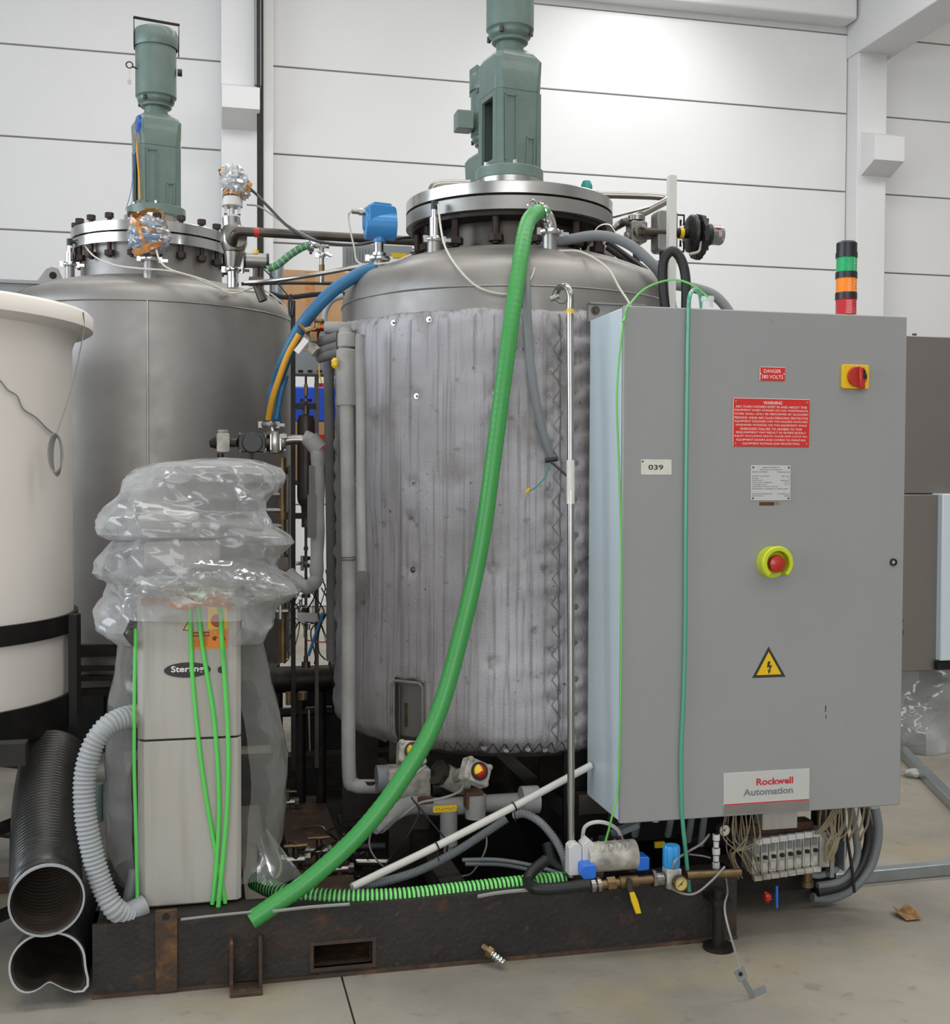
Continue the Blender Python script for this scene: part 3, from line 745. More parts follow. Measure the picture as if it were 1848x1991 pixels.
hose('transmitter_cable', [q+V((.03, -.05, -.06)), atD(312, 508, 4.98), atD(335, 525, 4.96), atD(400, 545, 4.96), atD(450, 570, 4.98), atD(500, 560, 5.0), atD(545, 585, 5.02), atD(570, 620, 5.05)], .004, 'cable_white', 'white cable from the film-wrapped transmitter across the rear tank dome', 'cable', seg=6)
# wrapped control valve at the right of rear tank
vz = 5.1; va = atD(455, 540, vz)
wv = thing('wrapped_control_valve', 'control valve with film-wrapped head and brown tape beside the rear tank flange', 'valve', (va.x, va.y, atD(455, 545, vz).z))
bm = B(); cyl(bm, atD(453, 560, vz), atD(453, 520, vz), .025, 16); clamp(bm, atD(453, 525, vz), .028, ang=0); part('tri_clamp', bm, 'chrome', wv)
bm = B(); cyl(bm, atD(453, 520, vz), atD(455, 492, vz), .030, 16, .045); q = atD(455, 465, vz)
lathe(bm, [(0, -.06), (.045, -.055), (.058, -.02), (.058, .02), (.045, .055), (0, .06)], q, 24); cyl(bm, q, q+V((.01, -.065, 0)), .045, 20); cyl(bm, q+V((0, 0, .02)), atD(451, 430, vz), .038, 24)
part('valve_body', bm, 'steel_pipe', wv)
bm = B(); cyl(bm, atD(451, 446, vz), atD(450, 424, vz), .040, 24); part('bonnet', bm, 'chrome', wv)
bm = B(); cyl(bm, atD(451, 425, vz), atD(452, 380, vz), .011, 10); part('stem', bm, 'chrome', wv)
bm = B(); a = atD(436, 410, vz); b_ = atD(468, 410, vz)
box(bm, a.x, a.x+.012, a.y-.02, a.y+.02, a.z-.02, a.z+.08); box(bm, b_.x-.012, b_.x, a.y-.02, a.y+.02, a.z-.02, a.z+.08); box(bm, a.x, b_.x, a.y-.02, a.y+.02, a.z-.03, a.z-.015)
cyl(bm, atD(452, 402, vz), atD(452, 385, vz), .045, 20); part('yoke', bm, 'white_plastic', wv)
q = atD(455, 352, vz); bm = B(); crumple(bm, q, .058, .055, .072, 8.0, amp=.32); part('film_wrap', bm, 'foil', wv, smooth=18, label='crumpled clear film')
q = atD(474, 368, vz); bm = B(); crumple(bm, q, .03, .03, .045, 18.0, n=18, amp=.5); part('film_wrap', bm, 'wrap', wv, smooth=18)
tapeband('tape_band', atD(452, 382, vz), .042, .1, .05, wv, 5); tapeband('tape_band', atD(440, 345, vz), .045, 1.0, .02, wv, 6); tapeband('tape_band', atD(478, 365, vz), .033, -.9, .02, wv, 7)
hose('valve_cable', [atD(470, 367, vz), atD(490, 370, vz), atD(520, 400, 5.0), atD(560, 440, 4.95), atD(610, 467, 4.9), atD(680, 476, 4.85), atD(730, 470, 4.8), atD(790, 462, 4.8), atD(820, 463, 4.9)], .0065, 'cable_black', 'black cable arching from the upper wrapped head down along the steel pipe', 'cable', seg=6)
hose('valve_cable', [atD(480, 398, vz), atD(505, 402, vz), atD(540, 425, 5.02), atD(575, 447, 4.98), atD(620, 470, 4.9)], .004, 'cable_grey', 'thin grey cable curving below the black cable beside the wrapped valve', 'cable', seg=6)
# long steel pipe between tanks
bm = B(); P = [atD(452, 475, 5.03), atD(458, 455, 5.0), atD(478, 451, 5.0), atD(560, 455, 5.0), atD(700, 463, 5.0), atD(830, 470, 5.0)]
sweep(bm, catmull(P, 6), .0195, 14); tt = solo('product_pipe', bm, 'steel_dark', 'long dull steel pipe running between the two tank tops with a red band', 'pipe')
bm = B(); cyl(bm, atD(496, 452, 5.0), atD(506, 452, 5.0), .0215, 14); part('tape_band', bm, 'red_plastic', tt, label='red tape band')
# slim steel pipes beneath
hose('steam_pipe', [atD(475, 550, 4.95), atD(520, 547, 4.95), atD(600, 536, 4.9), atD(690, 520, 4.9), atD(745, 512, 4.9)], .010, 'steel_pipe', 'slim steel pipe rising to the right above the blue hose', 'pipe', seg=10)
hose('steam_pipe', [atD(470, 552, 5.2), atD(560, 550, 5.2), atD(650, 551, 5.2), atD(700, 551, 5.2)], .008, 'steel_dark', 'thin level steel pipe just below the slim rising pipe', 'pipe', seg=8)
hose('black_conduit', [atD(525, 570, 5.1), atD(560, 578, 5.1), atD(620, 572, 5.1), atD(690, 572, 5.1)], .011, 'rubber', 'black horizontal conduit in front of the cardboard box', 'conduit', seg=8)
# small actuator + green hose next to wrapped valve
ac = thing('pneumatic_actuator', 'small grey cylindrical actuator beside the wrapped valve at the tank shoulder', 'actuator', atD(498, 570, 5.0))
q = atD(498, 507, 5.0); bm = B(); cyl(bm, q+V((-.045, 0, 0)), q+V((.045, 0, 0)), .032, 24); part('actuator_body', bm, 'steel_dull', ac)
bm = B(); cyl(bm, q+V((-.052, 0, 0)), q+V((-.043, 0, 0)), .034, 24); part('end_cap', bm, 'black_plastic', ac); bm = B(); cyl(bm, q+V((.043, 0, 0)), q+V((.054, 0, 0)), .034, 24); part('end_cap', bm, 'black_plastic', ac)
bm = B(); cyl(bm, atD(499, 522, 5.0), atD(499, 545, 5.0), .016, 12); box(bm, q.x-.03, q.x+.03, q.y-.025, q.y+.025, atD(499, 555, 5).z, atD(499, 540, 5).z); cyl(bm, atD(499, 550, 5.0), atD(512, 585, 5.0), .02, 12); part('valve_stem', bm, 'steel_dark', ac)
bm = B(); cyl(bm, q+V((0, 0, .03)), q+V((0, 0, .045)), .012, 10); part('position_indicator', bm, 'yellow', ac)
hose('cooling_hose', [atD(520, 522, 5.0), atD(540, 515, 5.0), atD(565, 495, 5.0), atD(590, 480, 5.0), atD(603, 478, 5.0)], .0165, ['green_paint', 'green_strip'], 'short green and grey hose curving up between the tanks to a clamp', 'hose', seg=14, step=.006, mi=lambda i: (0 if i % 4 else 1))
g = thing('clamped_tee', 'small steel clamp fitting at the end of the short green hose', 'pipe fitting', atD(605, 495, 5.0))
bm = B(); clamp(bm, atD(606, 478, 5.0), .02, V((1, 0, 0)), ang=1.2); part('tri_clamp', bm, 'chrome', g)
bm = B(); cyl(bm, atD(606, 478, 5.0), atD(640, 479, 5.0), .010, 12); cyl(bm, atD(626, 472, 5.0), atD(626, 550, 5.0), .010, 12); part('tube', bm, 'steel_pipe', g)
bm = B(); clamp(bm, atD(626, 496, 5.0), .014, ang=0.1); part('tri_clamp', bm, 'chrome', g)
bm = B(); cyl(bm, atD(626, 515, 5.0), atD(626, 530, 5.0), .012, 12); part('coupling', bm, 'brass', g)
# bright vent pipe behind
bm = B(); cyl(bm, atD(538, 590, 5.6), atD(538, 515, 5.6), .034, 24); lathe(bm, [(.03, 0), (.034, .01), (.028, .02)], atD(538, 565, 5.6), 24)
solo('vent_tube', bm, 'galv', 'short bright steel tube standing between the tanks above the pipes', 'pipe')

# jacketed tank instruments
_, b = stub(T2, 845, 500, 471, 4.32, .027); e2 = probe(846, 398, 4.32, b, 'slim steel level probe at the left of the jacketed tank flange', cabdir=.2)
hose('probe_cable', [e2, atD(857, 440, 4.22), atD(866, 480, 4.12), atD(890, 520, 4.02), atD(925, 555, 3.99), atD(965, 570, 3.99), atD(1000, 569, 3.99), atD(1030, 545, 4.0), atD(1041, 515, 4.05), atD(1045, 490, 4.15)], .004, 'cable_white', 'cream cable looping over the front of the jacketed tank dome', 'cable', seg=6)
n2, b = stub(T2, 737, 545, 508, 4.45, .026)
bt = thing('blue_transmitter', 'blue painted pressure transmitter on the left shoulder of the jacketed tank', 'sensor', b)
bm = B(); clamp(bm, b+V((0, 0, .008)), .032, ang=.2); part('tri_clamp', bm, 'chrome', bt)
bm = B(); cyl(bm, b+V((0, 0, .015)), b+V((0, 0, .03)), .028, 18); cyl(bm, b+V((0, 0, .03)), atD(737, 470, 4.45), .018, 18); part('process_connection', bm, 'steel_bright', bt)
q = atD(738, 432, 4.45); zt_, zb_ = atD(738, 397, 4.45).z, atD(738, 472, 4.45).z
bm = B(); Rr = Matrix.Rotation(.25, 3, 'Z')
prism(bm, rrect(-.055, .055, -.032, .058, .014), -.04, .04, mapf=lambda x, y, z: q+Rr @ V((x, y, z)))
cyl(bm, q+V((-.055, .0, -.015)), q+V((.062, .0, -.015)), .052, 32); cyl(bm, q+V((0, 0, -.03)), (q.x, q.y, zb_), .030, 20, .024)
prism(bm, rrect(-.037, .037, .055, .068, .006), -.035, .035, mapf=lambda x, y, z: q+Rr @ V((x, y, z)))
part('transmitter_housing', bm, 'blue_paint', bt, bevel=.003)
bm = B(); cyl(bm, q+V((-.055, .0, .035)), q+V((-.105, .0, .037)), .011, 12); cyl(bm, q+V((-.065, .0, .035)), q+V((-.078, .0, .036)), .014, 6); cyl(bm, q+V((.05, .0, .035)), q+V((.066, .0, .035)), .015, 12); part('cable_gland', bm, 'steel_pipe', bt)
hose('transmitter_cable', [q+V((-.105, 0, .037)), atD(678, 418, 4.45), atD(680, 440, 4.45), atD(689, 480, 4.45), atD(700, 512, 4.44), atD(760, 510, 4.36), atD(800, 495, 4.30)], .0035, 'cable_white', 'thin white cable looping from the blue transmitter gland', 'cable', seg=6)
n3, b = stub(T2, 1069, 495, 455, 4.22, .026)
el = thing('hose_elbow', 'polished steel elbow clamped to the right dome nozzle under the green hose', 'pipe fitting', b)
bm = B(); clamp(bm, b+V((0, 0, .005)), .031, ang=.2); part('tri_clamp', bm, 'chrome', el)
bm = B(); sweep(bm, catmull([b, atD(1070, 440, 4.22), atD(1064, 422, 4.2), atD(1050, 412, 4.17)], 8), .025, 16); part('elbow', bm, 'steel_bright', el)
bm = B(); torus(bm, atD(1056, 412, 4.18), .035, .005, 20, 6, Matrix.Rotation(1.2, 3, 'Y')); torus(bm, atD(1036, 398, 4.16), .016, .005, 16, 6, Matrix.Rotation(PI/2, 3, 'X')); part('worm_clamp', bm, 'chrome', el)
# big green hose
GH = [(1058, 413, 4.19), (1042, 414, 4.14), (1024, 440, 4.06), (1010, 520, 3.96), (990, 660, 3.88), (965, 850, 3.84), (937, 1050, 3.80), (900, 1220, 3.76), (851, 1390, 3.70), (785, 1510, 3.64), (700, 1620, 3.58), (600, 1712, 3.52), (535, 1758, 3.48), (488, 1790, 3.455)]
gpath = catmull([atD(*g) for g in GH], 10); bm = B()
gp = resample(gpath, .008); sweep(bm, gp, lambda i, n: .0272+(.0009 if i % 3 == 0 else 0), 18)
solo('green_suction_hose', bm, 'green_hose', 'thick green hose sweeping from the tank top down across the jacket to the skid', 'hose')
# clear grey tube behind green hose
bm = B(); P = catmull([atD(*g) for g in ((1022, 492, 4.05), (1024, 560, 3.98), (1028, 650, 3.97), (1036, 740, 3.96), (1053, 830, 3.96), (1072, 890, 3.97))], 8)
sweep(bm, P, .0145, 12); solo('clear_hose', bm, 'grey_hose_dk', 'translucent grey hose hanging just right of the thick green hose', 'hose')
g = thing('wire_pigtail', 'small black bracket with green and yellow wires at the jacket seam', 'cable', atD(1075, 900, 3.93))
bm = B(); cyl(bm, atD(1060, 896, 3.94), atD(1085, 892, 3.94), .008, 8); cyl(bm, atD(1070, 896, 3.94), atD(1103, 925, 3.9), .005, 6); part('bracket', bm, 'black_plastic', g)
bm = B(); sweep(bm, catmull([atD(1068, 900, 3.93), atD(1062, 925, 3.92), atD(1045, 945, 3.91), atD(1030, 955, 3.9)], 5), .0022, 6); part('wire', bm, 'teal_paint', g)
bm = B(); cyl(bm, atD(1030, 950, 3.9), atD(1023, 958, 3.9), .006, 8); part('connector', bm, 'yellow', g)
# thin steel riser pipe with elbow
bm = B(); P = [atD(1076, 578, 3.84), atD(1090, 572, 3.80)] ; xz = 3.80
P = catmull([atD(1078, 580, 3.90), atD(1086, 562, 3.86), atD(1100, 557, 3.82), atD(1109, 572, 3.8), atD(1109, 600, 3.8)], 8) + [atD(1110, 800, 3.78), atD(1110, 1100, 3.76), atD(1111, 1705, 3.72)]
sweep(bm, P, .0115, 14); rp = solo('riser_pipe', bm, 'steel_pipe', 'slim vertical steel pipe with a hooked top standing in front of the jacket seam', 'pipe')
bm = B(); cyl(bm, atD(1110, 895, 3.775), atD(1110, 980, 3.77), .0135, 12); part('tape_wrap', bm, 'paper', rp, label='dirty white tape')
bm = B(); cyl(bm, atD(1109, 601, 3.8), atD(1109, 611, 3.8), .0125, 12); part('tape_wrap', bm, 'yellow', rp, label='yellowish tape ring')
bm = B(); torus(bm, atD(1093, 575, 3.86), .024, .004, 16, 6, Matrix.Rotation(PI/2, 3, 'X')); cyl(bm, atD(1070, 582, 3.86), atD(1087, 575, 3.86), .010, 12); part('tri_clamp', bm, 'steel_dull', rp)

# ================================================================ RIGHT REAR VALVE GEAR
bm = B(); sweep(bm, catmull([atD(1160, 378, 5.2), atD(1200, 379, 5.2), atD(1280, 382, 5.2), atD(1298, 388, 5.18), atD(1275, 402, 5.1), atD(1205, 437, 4.9), atD(1190, 447, 4.85)], 8), .017, 14)
solo('bent_pipe', bm, 'steel_pipe', 'bright steel pipe bent in a sharp V behind the jacketed tank', 'pipe')
hose('slim_tube', [atD(1192, 422, 4.9), atD(1230, 412, 4.95), atD(1262, 403, 5.0)], .006, 'steel_pipe', 'thin steel tube beside the V-bent pipe', 'pipe', seg=8)
dv = thing('diaphragm_valve', 'grey cast valve with a round yellow eye at the right of the tank top', 'valve', atD(1240, 490, 4.9))
q = atD(1238, 453, 4.9); bm = B(); prism(bm, rrect(-.036, .036, -.045, .045, .012), -.035, .035, mapf=lambda x, y, z: q+V((x, y, z))); cyl(bm, q+V((-.05, 0, -.02)), q+V((.075, 0, 0)), .022, 16); part('valve_body', bm, 'steel_dull', dv, bevel=.004)
bm = B(); lathe(bm, [(.03, -.0), (.036, .0), (.036, .02), (.03, .024), (0, .024)], q+V((0, 0, .05)), 24); lathe(bm, [(.012, -.035), (.026, -.035), (.03, -.045), (.026, -.05), (.014, -.05), (.012, -.045)], q, 24, 'Y'); part('cap', bm, 'steel_pipe', dv)
bm = B(); solid_disc(bm, q+V((0, -.0415, 0)), .013, 0, .004, 16, 'Y'); part('indicator_eye', bm, 'brass', dv)
bm = B(); cyl(bm, q+V((-.07, 0, .045)), q+V((-.02, 0, .035)), .012, 10); cyl(bm, q+V((0, 0, -.05)), q+V((0, 0, -.12)), .015, 10); part('side_tube', bm, 'steel_dark', dv)
gb = thing('grey_positioner', 'grey rounded aluminium positioner box beside the white post', 'valve positioner', atD(1293, 495, 4.85))
q = atD(1292, 452, 4.85); bm = B(); prism(bm, rrect(-.045, .045, -.085, .085, .018), -.04, .04, mapf=lambda x, y, z: q+V((x, y, z))); part('positioner_box', bm, 'steel_dull', gb, bevel=.006)
bm = B(); cyl(bm, q+V((-.045, 0, -.0)), q+V((-.09, 0, -.0)), .010, 10); cyl(bm, q+V((-.05, 0, 0)), q+V((-.062, 0, 0)), .018, 6); cyl(bm, q+V((0, 0, -.085)), q+V((0, 0, -.2)), .02, 10); part('stem', bm, 'steel_dark', gb)
bm = B(); cbox(bm, q+V((-.002, -.0415, .0)), (.012, .002, .09)); part('print_label', bm, 'paper', gb)
ja_ = thing('black_actuator', 'black valve actuator with a clear domed cover right of the white post', 'actuator', atD(1350, 500, 4.85))
q = atD(1350, 455, 4.85)
Rx = Matrix.Rotation(PI/2, 3, 'Y')
bm = B(); lathe(bm, [(0, -.03), (.05, -.03), (.078, -.02), (.082, -.005), (.06, .012), (.06, .03), (0, .03)], q, 12, R=Rx); part('actuator_body', bm, 'black_plastic', ja_, bevel=.004)
bm = B(); lathe(bm, [(0, -.012), (.095, -.012), (.095, .006), (0, .006)], q+V((.022, 0, -.012)), 10, R=Rx)
for k in range(8): cbox(bm, q+V((.022, .08*math.cos(k*PI/4), -.012+.08*math.sin(k*PI/4))), (.03, .016, .016))
part('diaphragm_flange', bm, 'rubber', ja_)
bm = B(); lathe(bm, [(0, .03), (.046, .03), (.046, .07), (0, .07)], q, 20, R=Rx); cyl(bm, q+V((.07, 0, 0)), q+V((.10, 0, 0)), .032, 20); part('indicator_drum', bm, 'black_plastic', ja_)
bm = B(); lathe(bm, [(.041, .058), (.041, .118), (.037, .124), (0, .125)], q, 28, R=Rx); part('clear_dome', bm, 'clear', ja_)
bm = B(); cyl(bm, q+V((.084, 0, 0)), q+V((.112, 0, 0)), .0365, 20); part('indicator_drum', bm, 'black_plastic', ja_)
bm = B(); cbox(bm, q+V((.094, -.037, .016)), (.02, .002, .014)); part('indicator_flag', bm, 'red_plastic', ja_, label='red indicator mark')
bm = B(); cbox(bm, q+V((.102, -.037, -.004)), (.014, .002, .02)); part('indicator_flag', bm, 'white_print', ja_, label='white indicator mark')
bm = B()
for s in (-1, 1):
    sweep(bm, [q+V((-.085, 0, s*.035)), q+V((-.085, 0, s*.075)), q+V((-.045, 0, s*.075)), q+V((-.045, 0, s*.035)), q+V((-.06, 0, s*.03)), q+V((-.06, 0, s*.055))], .005, 6)
cyl(bm, q+V((-.09, 0, 0)), q+V((-.03, 0, 0)), .02, 14); part('mount_bracket', bm, 'black_steel', ja_)
bm = B(); cyl(bm, q+V((-.066, 0, 0)), q+V((-.05, 0, 0)), .0235, 14); part('coupling_ring', bm, 'yellow', ja_)
bm = B(); sweep(bm, catmull([q+V((-.03, -.03, -.09)), q+V((-.0, -.05, -.08)), q+V((.01, -.05, -.04))], 6), .006, 8); part('air_tube', bm, 'cable_white', ja_)
bm = B(); cyl(bm, q+V((-.22, 0, -.0)), q+V((-.085, 0, 0)), .016, 12); part('stem', bm, 'steel_dark', ja_)
# post
q = atD(1307, 342, 4.25); bm = B(); prism(bm, rrect(q.x-.014, q.x+.014, .32, q.z, .003, 2), q.y-.014, q.y+.014); solo('white_post', bm, 'pvc_white', 'square white post rising behind the grey cabinet top', 'post')
# black loop hose
hose('black_loop_hose', [atD(1297, 620, 4.05), atD(1293, 590, 4.05), atD(1289, 540, 4.05), atD(1292, 505, 4.05), atD(1308, 488, 4.05), atD(1325, 505, 4.05), atD(1334, 545, 4.05), atD(1334, 620, 4.05)], .017, 'hose_black', 'black foam hose forming a tall loop above the cabinet', 'hose', seg=12)
hose('grey_flex_hose', [atD(1030, 480, 4.55), atD(1060, 473, 4.32), atD(1110, 465, 4.27), atD(1155, 458, 4.25), atD(1195, 463, 4.25), atD(1235, 483, 4.25), atD(1275, 520, 4.25), atD(1300, 550, 4.3), atD(1350, 560, 4.35), atD(1390, 575, 4.35), atD(1420, 610, 4.35), atD(1430, 650, 4.35)], .019, 'grey_hose_dk', 'grey flexible conduit sweeping over the tank dome and down behind the cabinet', 'hose', seg=14)
hose('white_cable', [atD(1080, 488, 4.2), atD(1130, 490, 4.12), atD(1180, 520, 4.05), atD(1205, 560, 4.0), atD(1225, 592, 3.95), atD(1228, 615, 3.95)], .004, 'cable_white', 'thin cream cable crossing the right of the dome to the cabinet corner', 'cable', seg=6)
hose('thin_green_air_tube', [atD(1212, 625, 3.60), atD(1228, 588, 3.75), atD(1260, 558, 3.8), atD(1307, 544, 3.82), atD(1345, 553, 3.82), atD(1378, 578, 3.8)], .0035, 'green_tube', 'thin bright green tube arching over the cabinet top', 'tube', seg=6)
hose('manway_ring_wire', [atD(1150, 460, 4.3), atD(1165, 440, 4.3), atD(1185, 437, 4.3), atD(1197, 452, 4.3)], .003, 'steel_pipe', 'thin wire ring under the right of the big flange', 'wire', seg=6)
# cable bundle just behind dome right
for i, (dy, nm) in enumerate(((0, 'upper'), (10, 'lower'))):
    hose('cable_bundle', [atD(1180, 470+dy, 4.6), atD(1215, 495+dy, 4.6), atD(1255, 525+dy, 4.55), atD(1290, 560+dy, 4.5)], .012, 'cable_black', '%s dark cable running down behind the right of the dome' % nm, 'cable', seg=8)
# green cap on flange, small hidden pipe at left of flange
q = atD(1141, 362, 4.75); bm = B(); lathe(bm, [(.022, -.03), (.024, 0), (.016, .02), (0, .024)], q, 16); solo('bearing_cap', bm, 'teal_paint', 'small teal cap on the right rear edge of the big flange', 'cap')
hose('bent_vent', [atD(838, 375, 4.95), atD(846, 360, 4.95), atD(870, 356, 4.95), atD(915, 357, 4.95)], .016, 'steel_pipe', 'curved steel vent pipe behind the left of the big flange', 'pipe')
# grey junction boxes left of jacketed tank
q = atD(715, 500, 5.4); bm = B(); box(bm, q.x-.11, q.x+.2, q.y-.05, q.y+.05, q.z-.06, q.z+.05)
for k in range(9): box(bm, q.x-.11+k*.014, q.x-.104+k*.014, q.y-.056, q.y-.05, q.z-.055, q.z+.03)
box(bm, q.x-.02, q.x+.04, q.y-.02, q.y+.02, .046, q.z-.061)
vb = solo('vented_box', bm, 'grey_box', 'grey vented enclosure behind the blue transmitter', 'enclosure')
q = atD(776, 497, 5.3); bm = B(); cbox(bm, q, (.07, .004, .022)); part('rating_label', bm, 'yellow', vb, label='yellow label plate')
# far left box behind white tank
q = atD(20, 560, 5.2); bm = B(); box(bm, q.x-.12, q.x+.12, q.y, q.y+.15, 2.0, q.z+.02); box(bm, q.x-.14, q.x+.3, q.y-.02, q.y+.13, q.z+.02, q.z+.035)
solo('left_enclosure', bm, 'grey_box', 'grey enclosure top showing behind the white plastic tank rim', 'enclosure')

# ================================================================ CONTROL CABINET
KY = 3.47; KD = .33
k00 = atY(1213, 592, KY); k11 = atY(1758, 1583, KY)
kx0, kx1 = k00.x, atY(1758, 1100, KY).x; kz1 = (atY(1213, 592, KY).z+atY(1763, 617, KY).z)/2; kz0 = (atY(1205, 1597, KY).z+atY(1753, 1570, KY).z)/2
cab = thing('control_cabinet', 'tall grey steel electrical control cabinet hanging on the skid at the right', 'cabinet', ((kx0+kx1)/2, KY+.17, kz0))
bm = B(); box(bm, kx0+.002, kx1-.002, KY+.022, KY+KD, kz0+.004, kz1-.004); part('enclosure', bm, 'cab_daylit_and_door', cab, bevel=.004)
bm = B(); box(bm, kx0, kx1, KY, KY+.018, kz0, kz1); part('door', bm, 'cab_paint', cab, bevel=.004)
def kp(px, py, off=0): return atY(px, py, KY-off)
def plate(name, x0, y0, x1, y1, m, off=.003, parent=None, label=None, bev=.0008, rnd=0):
    a = kp(x0, y0); b = kp(x1, y1); bm = B()
    if rnd: prism(bm, rrect(a.x, b.x, b.z, a.z, rnd), KY-off, KY-.0002)
    else: box(bm, a.x, b.x, KY-off, KY-.0002, b.z, a.z)
    return part(name, bm, m, parent or cab, label, bevel=bev), (a.x+b.x)/2, (a.z+b.z)/2, b.x-a.x, a.z-b.z
def screws(parent, cx, cz, w, h, y, m='steel_bright', r=.0028, only=None):
    s_ = None
    for i, (sx, sz) in enumerate(only or ((-1, -1), (1, -1), (1, 1), (-1, 1))):
        p = V((cx+sx*(w/2-.008), y, cz+sz*(h/2-.008)))
        if s_ is None:
            bm = B(); solid_disc(bm, (p.x, y, p.z), r, -.0012, 0, 10, 'Y'); s_ = part('rivet', bm, m, parent, origin='centre')
        else: inst(s_, V((p.x, WP[s_.name].y, p.z)), parent)
# danger plate
o, cx, cz, pw, ph = plate('danger_sign', 1477, 713, 1526, 741, 'red_sign', label='red DANGER 380 VOLTS plate')
text('sign_text', 'DANGER', cx, cz+ph*.20, KY-.0036, pw*.68, ph*.26, 'white_print', o); text('sign_text', '380 VOLTS', cx, cz-ph*.22, KY-.0036, pw*.84, ph*.26, 'white_print', o)
bm = B()
for (a, b, c, d) in ((-pw/2, pw/2, ph/2-.0015, ph/2), (-pw/2, -pw/2+.002, -ph/2, ph/2)): box(bm, cx+a, cx+b, KY-.0036, KY-.003, cz+c, cz+d)
for s_ in (-1, 1): box(bm, cx+s_*pw*.46-.003, cx+s_*pw*.46+.003, KY-.0038, KY-.003, cz-.0012, cz+.0012)
part('sign_edge', bm, 'white_print', o)
# warning plate
o, cx, cz, pw, ph = plate('warning_sign', 1425, 773.5, 1573, 869.5, 'red_sign', label='large red WARNING plate with lines of small white text')
text('sign_text', 'WARNING', cx+.004, cz+ph*.41, KY-.0036, pw*.245, ph*.065, 'white_print', o, bold=.01)
WL = ["ARC FLASH HAZARD EXIST IN AND ABOUT THIS", "EQUIPMENT WHEN WORKED ON LIVE. MAINTENANCE", "WORK SHALL ONLY BE PERFORMED BY QUALIFIED", "PERSONS. WEAR ARC FLASH PERSONAL PROTECTIVE",
      "EQUIPMENT DESIGNED FOR THE HAZARD INVOLVED", "WHENEVER WORKING ON THIS EQUIPMENT WHILE", "ENERGIZED FAILURE TO ADHERE TO THIS", "REQUIREMENT MAY RESULT IN SEVERE BODILY",
      "INJURY INCLUDING DEATH. CLOSE AND LATCH ALL", "EQUIPMENT DOORS AND COVERS TO MAINTAIN", "EQUIPMENT RATINGS AND PROTECTION"]
WW = [.93, .955, .965, .96, .95, .93, .80, .91, .95, .90, .74]
for i, (l, w_) in enumerate(zip(WL, WW)): text('sign_text', l, cx, cz+ph*(.325-.0765*i), KY-.0036, pw*w_, ph*.046, 'white_print', o)
bm = B(); box(bm, cx-pw/2, cx-pw/2+.002, KY-.0036, KY-.003, cz-ph/2, cz+ph/2); box(bm, cx-pw/2, cx+pw/2, KY-.0036, KY-.003, cz+ph/2-.0015, cz+ph/2); part('sign_edge', bm, 'white_print', o)
screws(o, cx, cz, pw-.004, ph-.004, KY-.003)
# rating plate
o, cx, cz, pw, ph = plate('rating_plate', 1460.5, 904.5, 1536.5, 973, 'plate_white', label='white metal rating plate with fine print')
rows = [('MANUFACTURED BY', 0, .44, .44), ('ROCKWELL AUTOMATION', 0, .375, .56), ('SERIAL NUMBER', -1, .31, .38), ('PANEL039-01', 2, .31, .32), ('SUPPLY VOLTAGE', -1, .19, .42), ('380 VAC', 2, .19, .2), ('PHASE', -1, .13, .15), ('3', 2, .13, .025),
        ('FREQUENCY', -1, .07, .28), ('50/60 HZ', 2, .07, .22), ('FULL LOAD CURRENT', -1, .01, .5), ('63 A', 2, .01, .12), ('LARGEST LOAD', -1, -.05, .37), ('15 A', 2, -.05, .12), ('EQUIPMENT SHORT CIRCUIT', -1, -.11, .66), ('INTERRUPT CAPABILITY 10000 AMPS', -1, -.17, .9),
        ('ELECTRICAL DIAGRAM', -1, -.31, .5), ('E-039-01', 2, -.31, .3), ('DATE BUILT', -1, -.37, .3), ('2006', 2, -.37, .14)]
for s_, al, f, w_ in rows:
    ccx = cx if al == 0 else (cx-pw*.47+pw*w_/2 if al == -1 else cx+pw*.47-pw*w_/2)
    text('plate_text', s_, ccx, cz+ph*f, KY-.0036, pw*w_, ph*.030, 'print_dark', o)
screws(o, cx, cz, pw+.002, ph+.002, KY-.003, 'steel_dark', .003)
plate('stain_patch', 1477, 976, 1506, 983, 'rust', .0006, label='rusty glue stain below the rating plate', bev=0); plate('stain_patch', 1506, 975.5, 1516, 982, 'wire_beige', .0006, bev=0)
# 039 sticker
o, cx, cz, pw, ph = plate('number_sticker', 1247, 893, 1306, 923, 'paper', .001, label='cream paper sticker printed 039', bev=0)
text('sticker_text', '039', cx-.002, cz-.001, KY-.0014, pw*.49, ph*.34, 'print_dark', o, bold=.018)
bm = B(); solid_disc(bm, (cx-pw*.45, KY-.001, cz+ph*.36), .003, -.001, 0, 10, 'Y'); part('rivet', bm, 'steel_dark', o)
# main switch
o, cx, cz, pw, ph = plate('switch_plate', 1635, 709, 1686, 757, 'yellow', .014, bev=.002, rnd=.008, label='yellow square plate of the main switch')
bm = B(); cxx = cx+.001
solid_disc(bm, (cxx, KY-.014, cz), .034, -.012, 0, 28, 'Y', bev=.002); part('switch_dial', bm, 'red_plastic', o, label='round red rotary switch')
bm = B(); cbox(bm, (cxx+.008, KY-.032, cz-.006), (.018, .016, .07), Matrix.Rotation(-.05, 3, 'Y')); part('switch_handle', bm, 'red_plastic', o, bevel=.003)
bm = B(); cbox(bm, (cxx+.013, KY-.0412, cz+.006), (.006, .003, .03)); cbox(bm, (cxx+.019, KY-.0412, cz-.002), (.006, .003, .012)); part('padlock_slot', bm, 'dark', o)
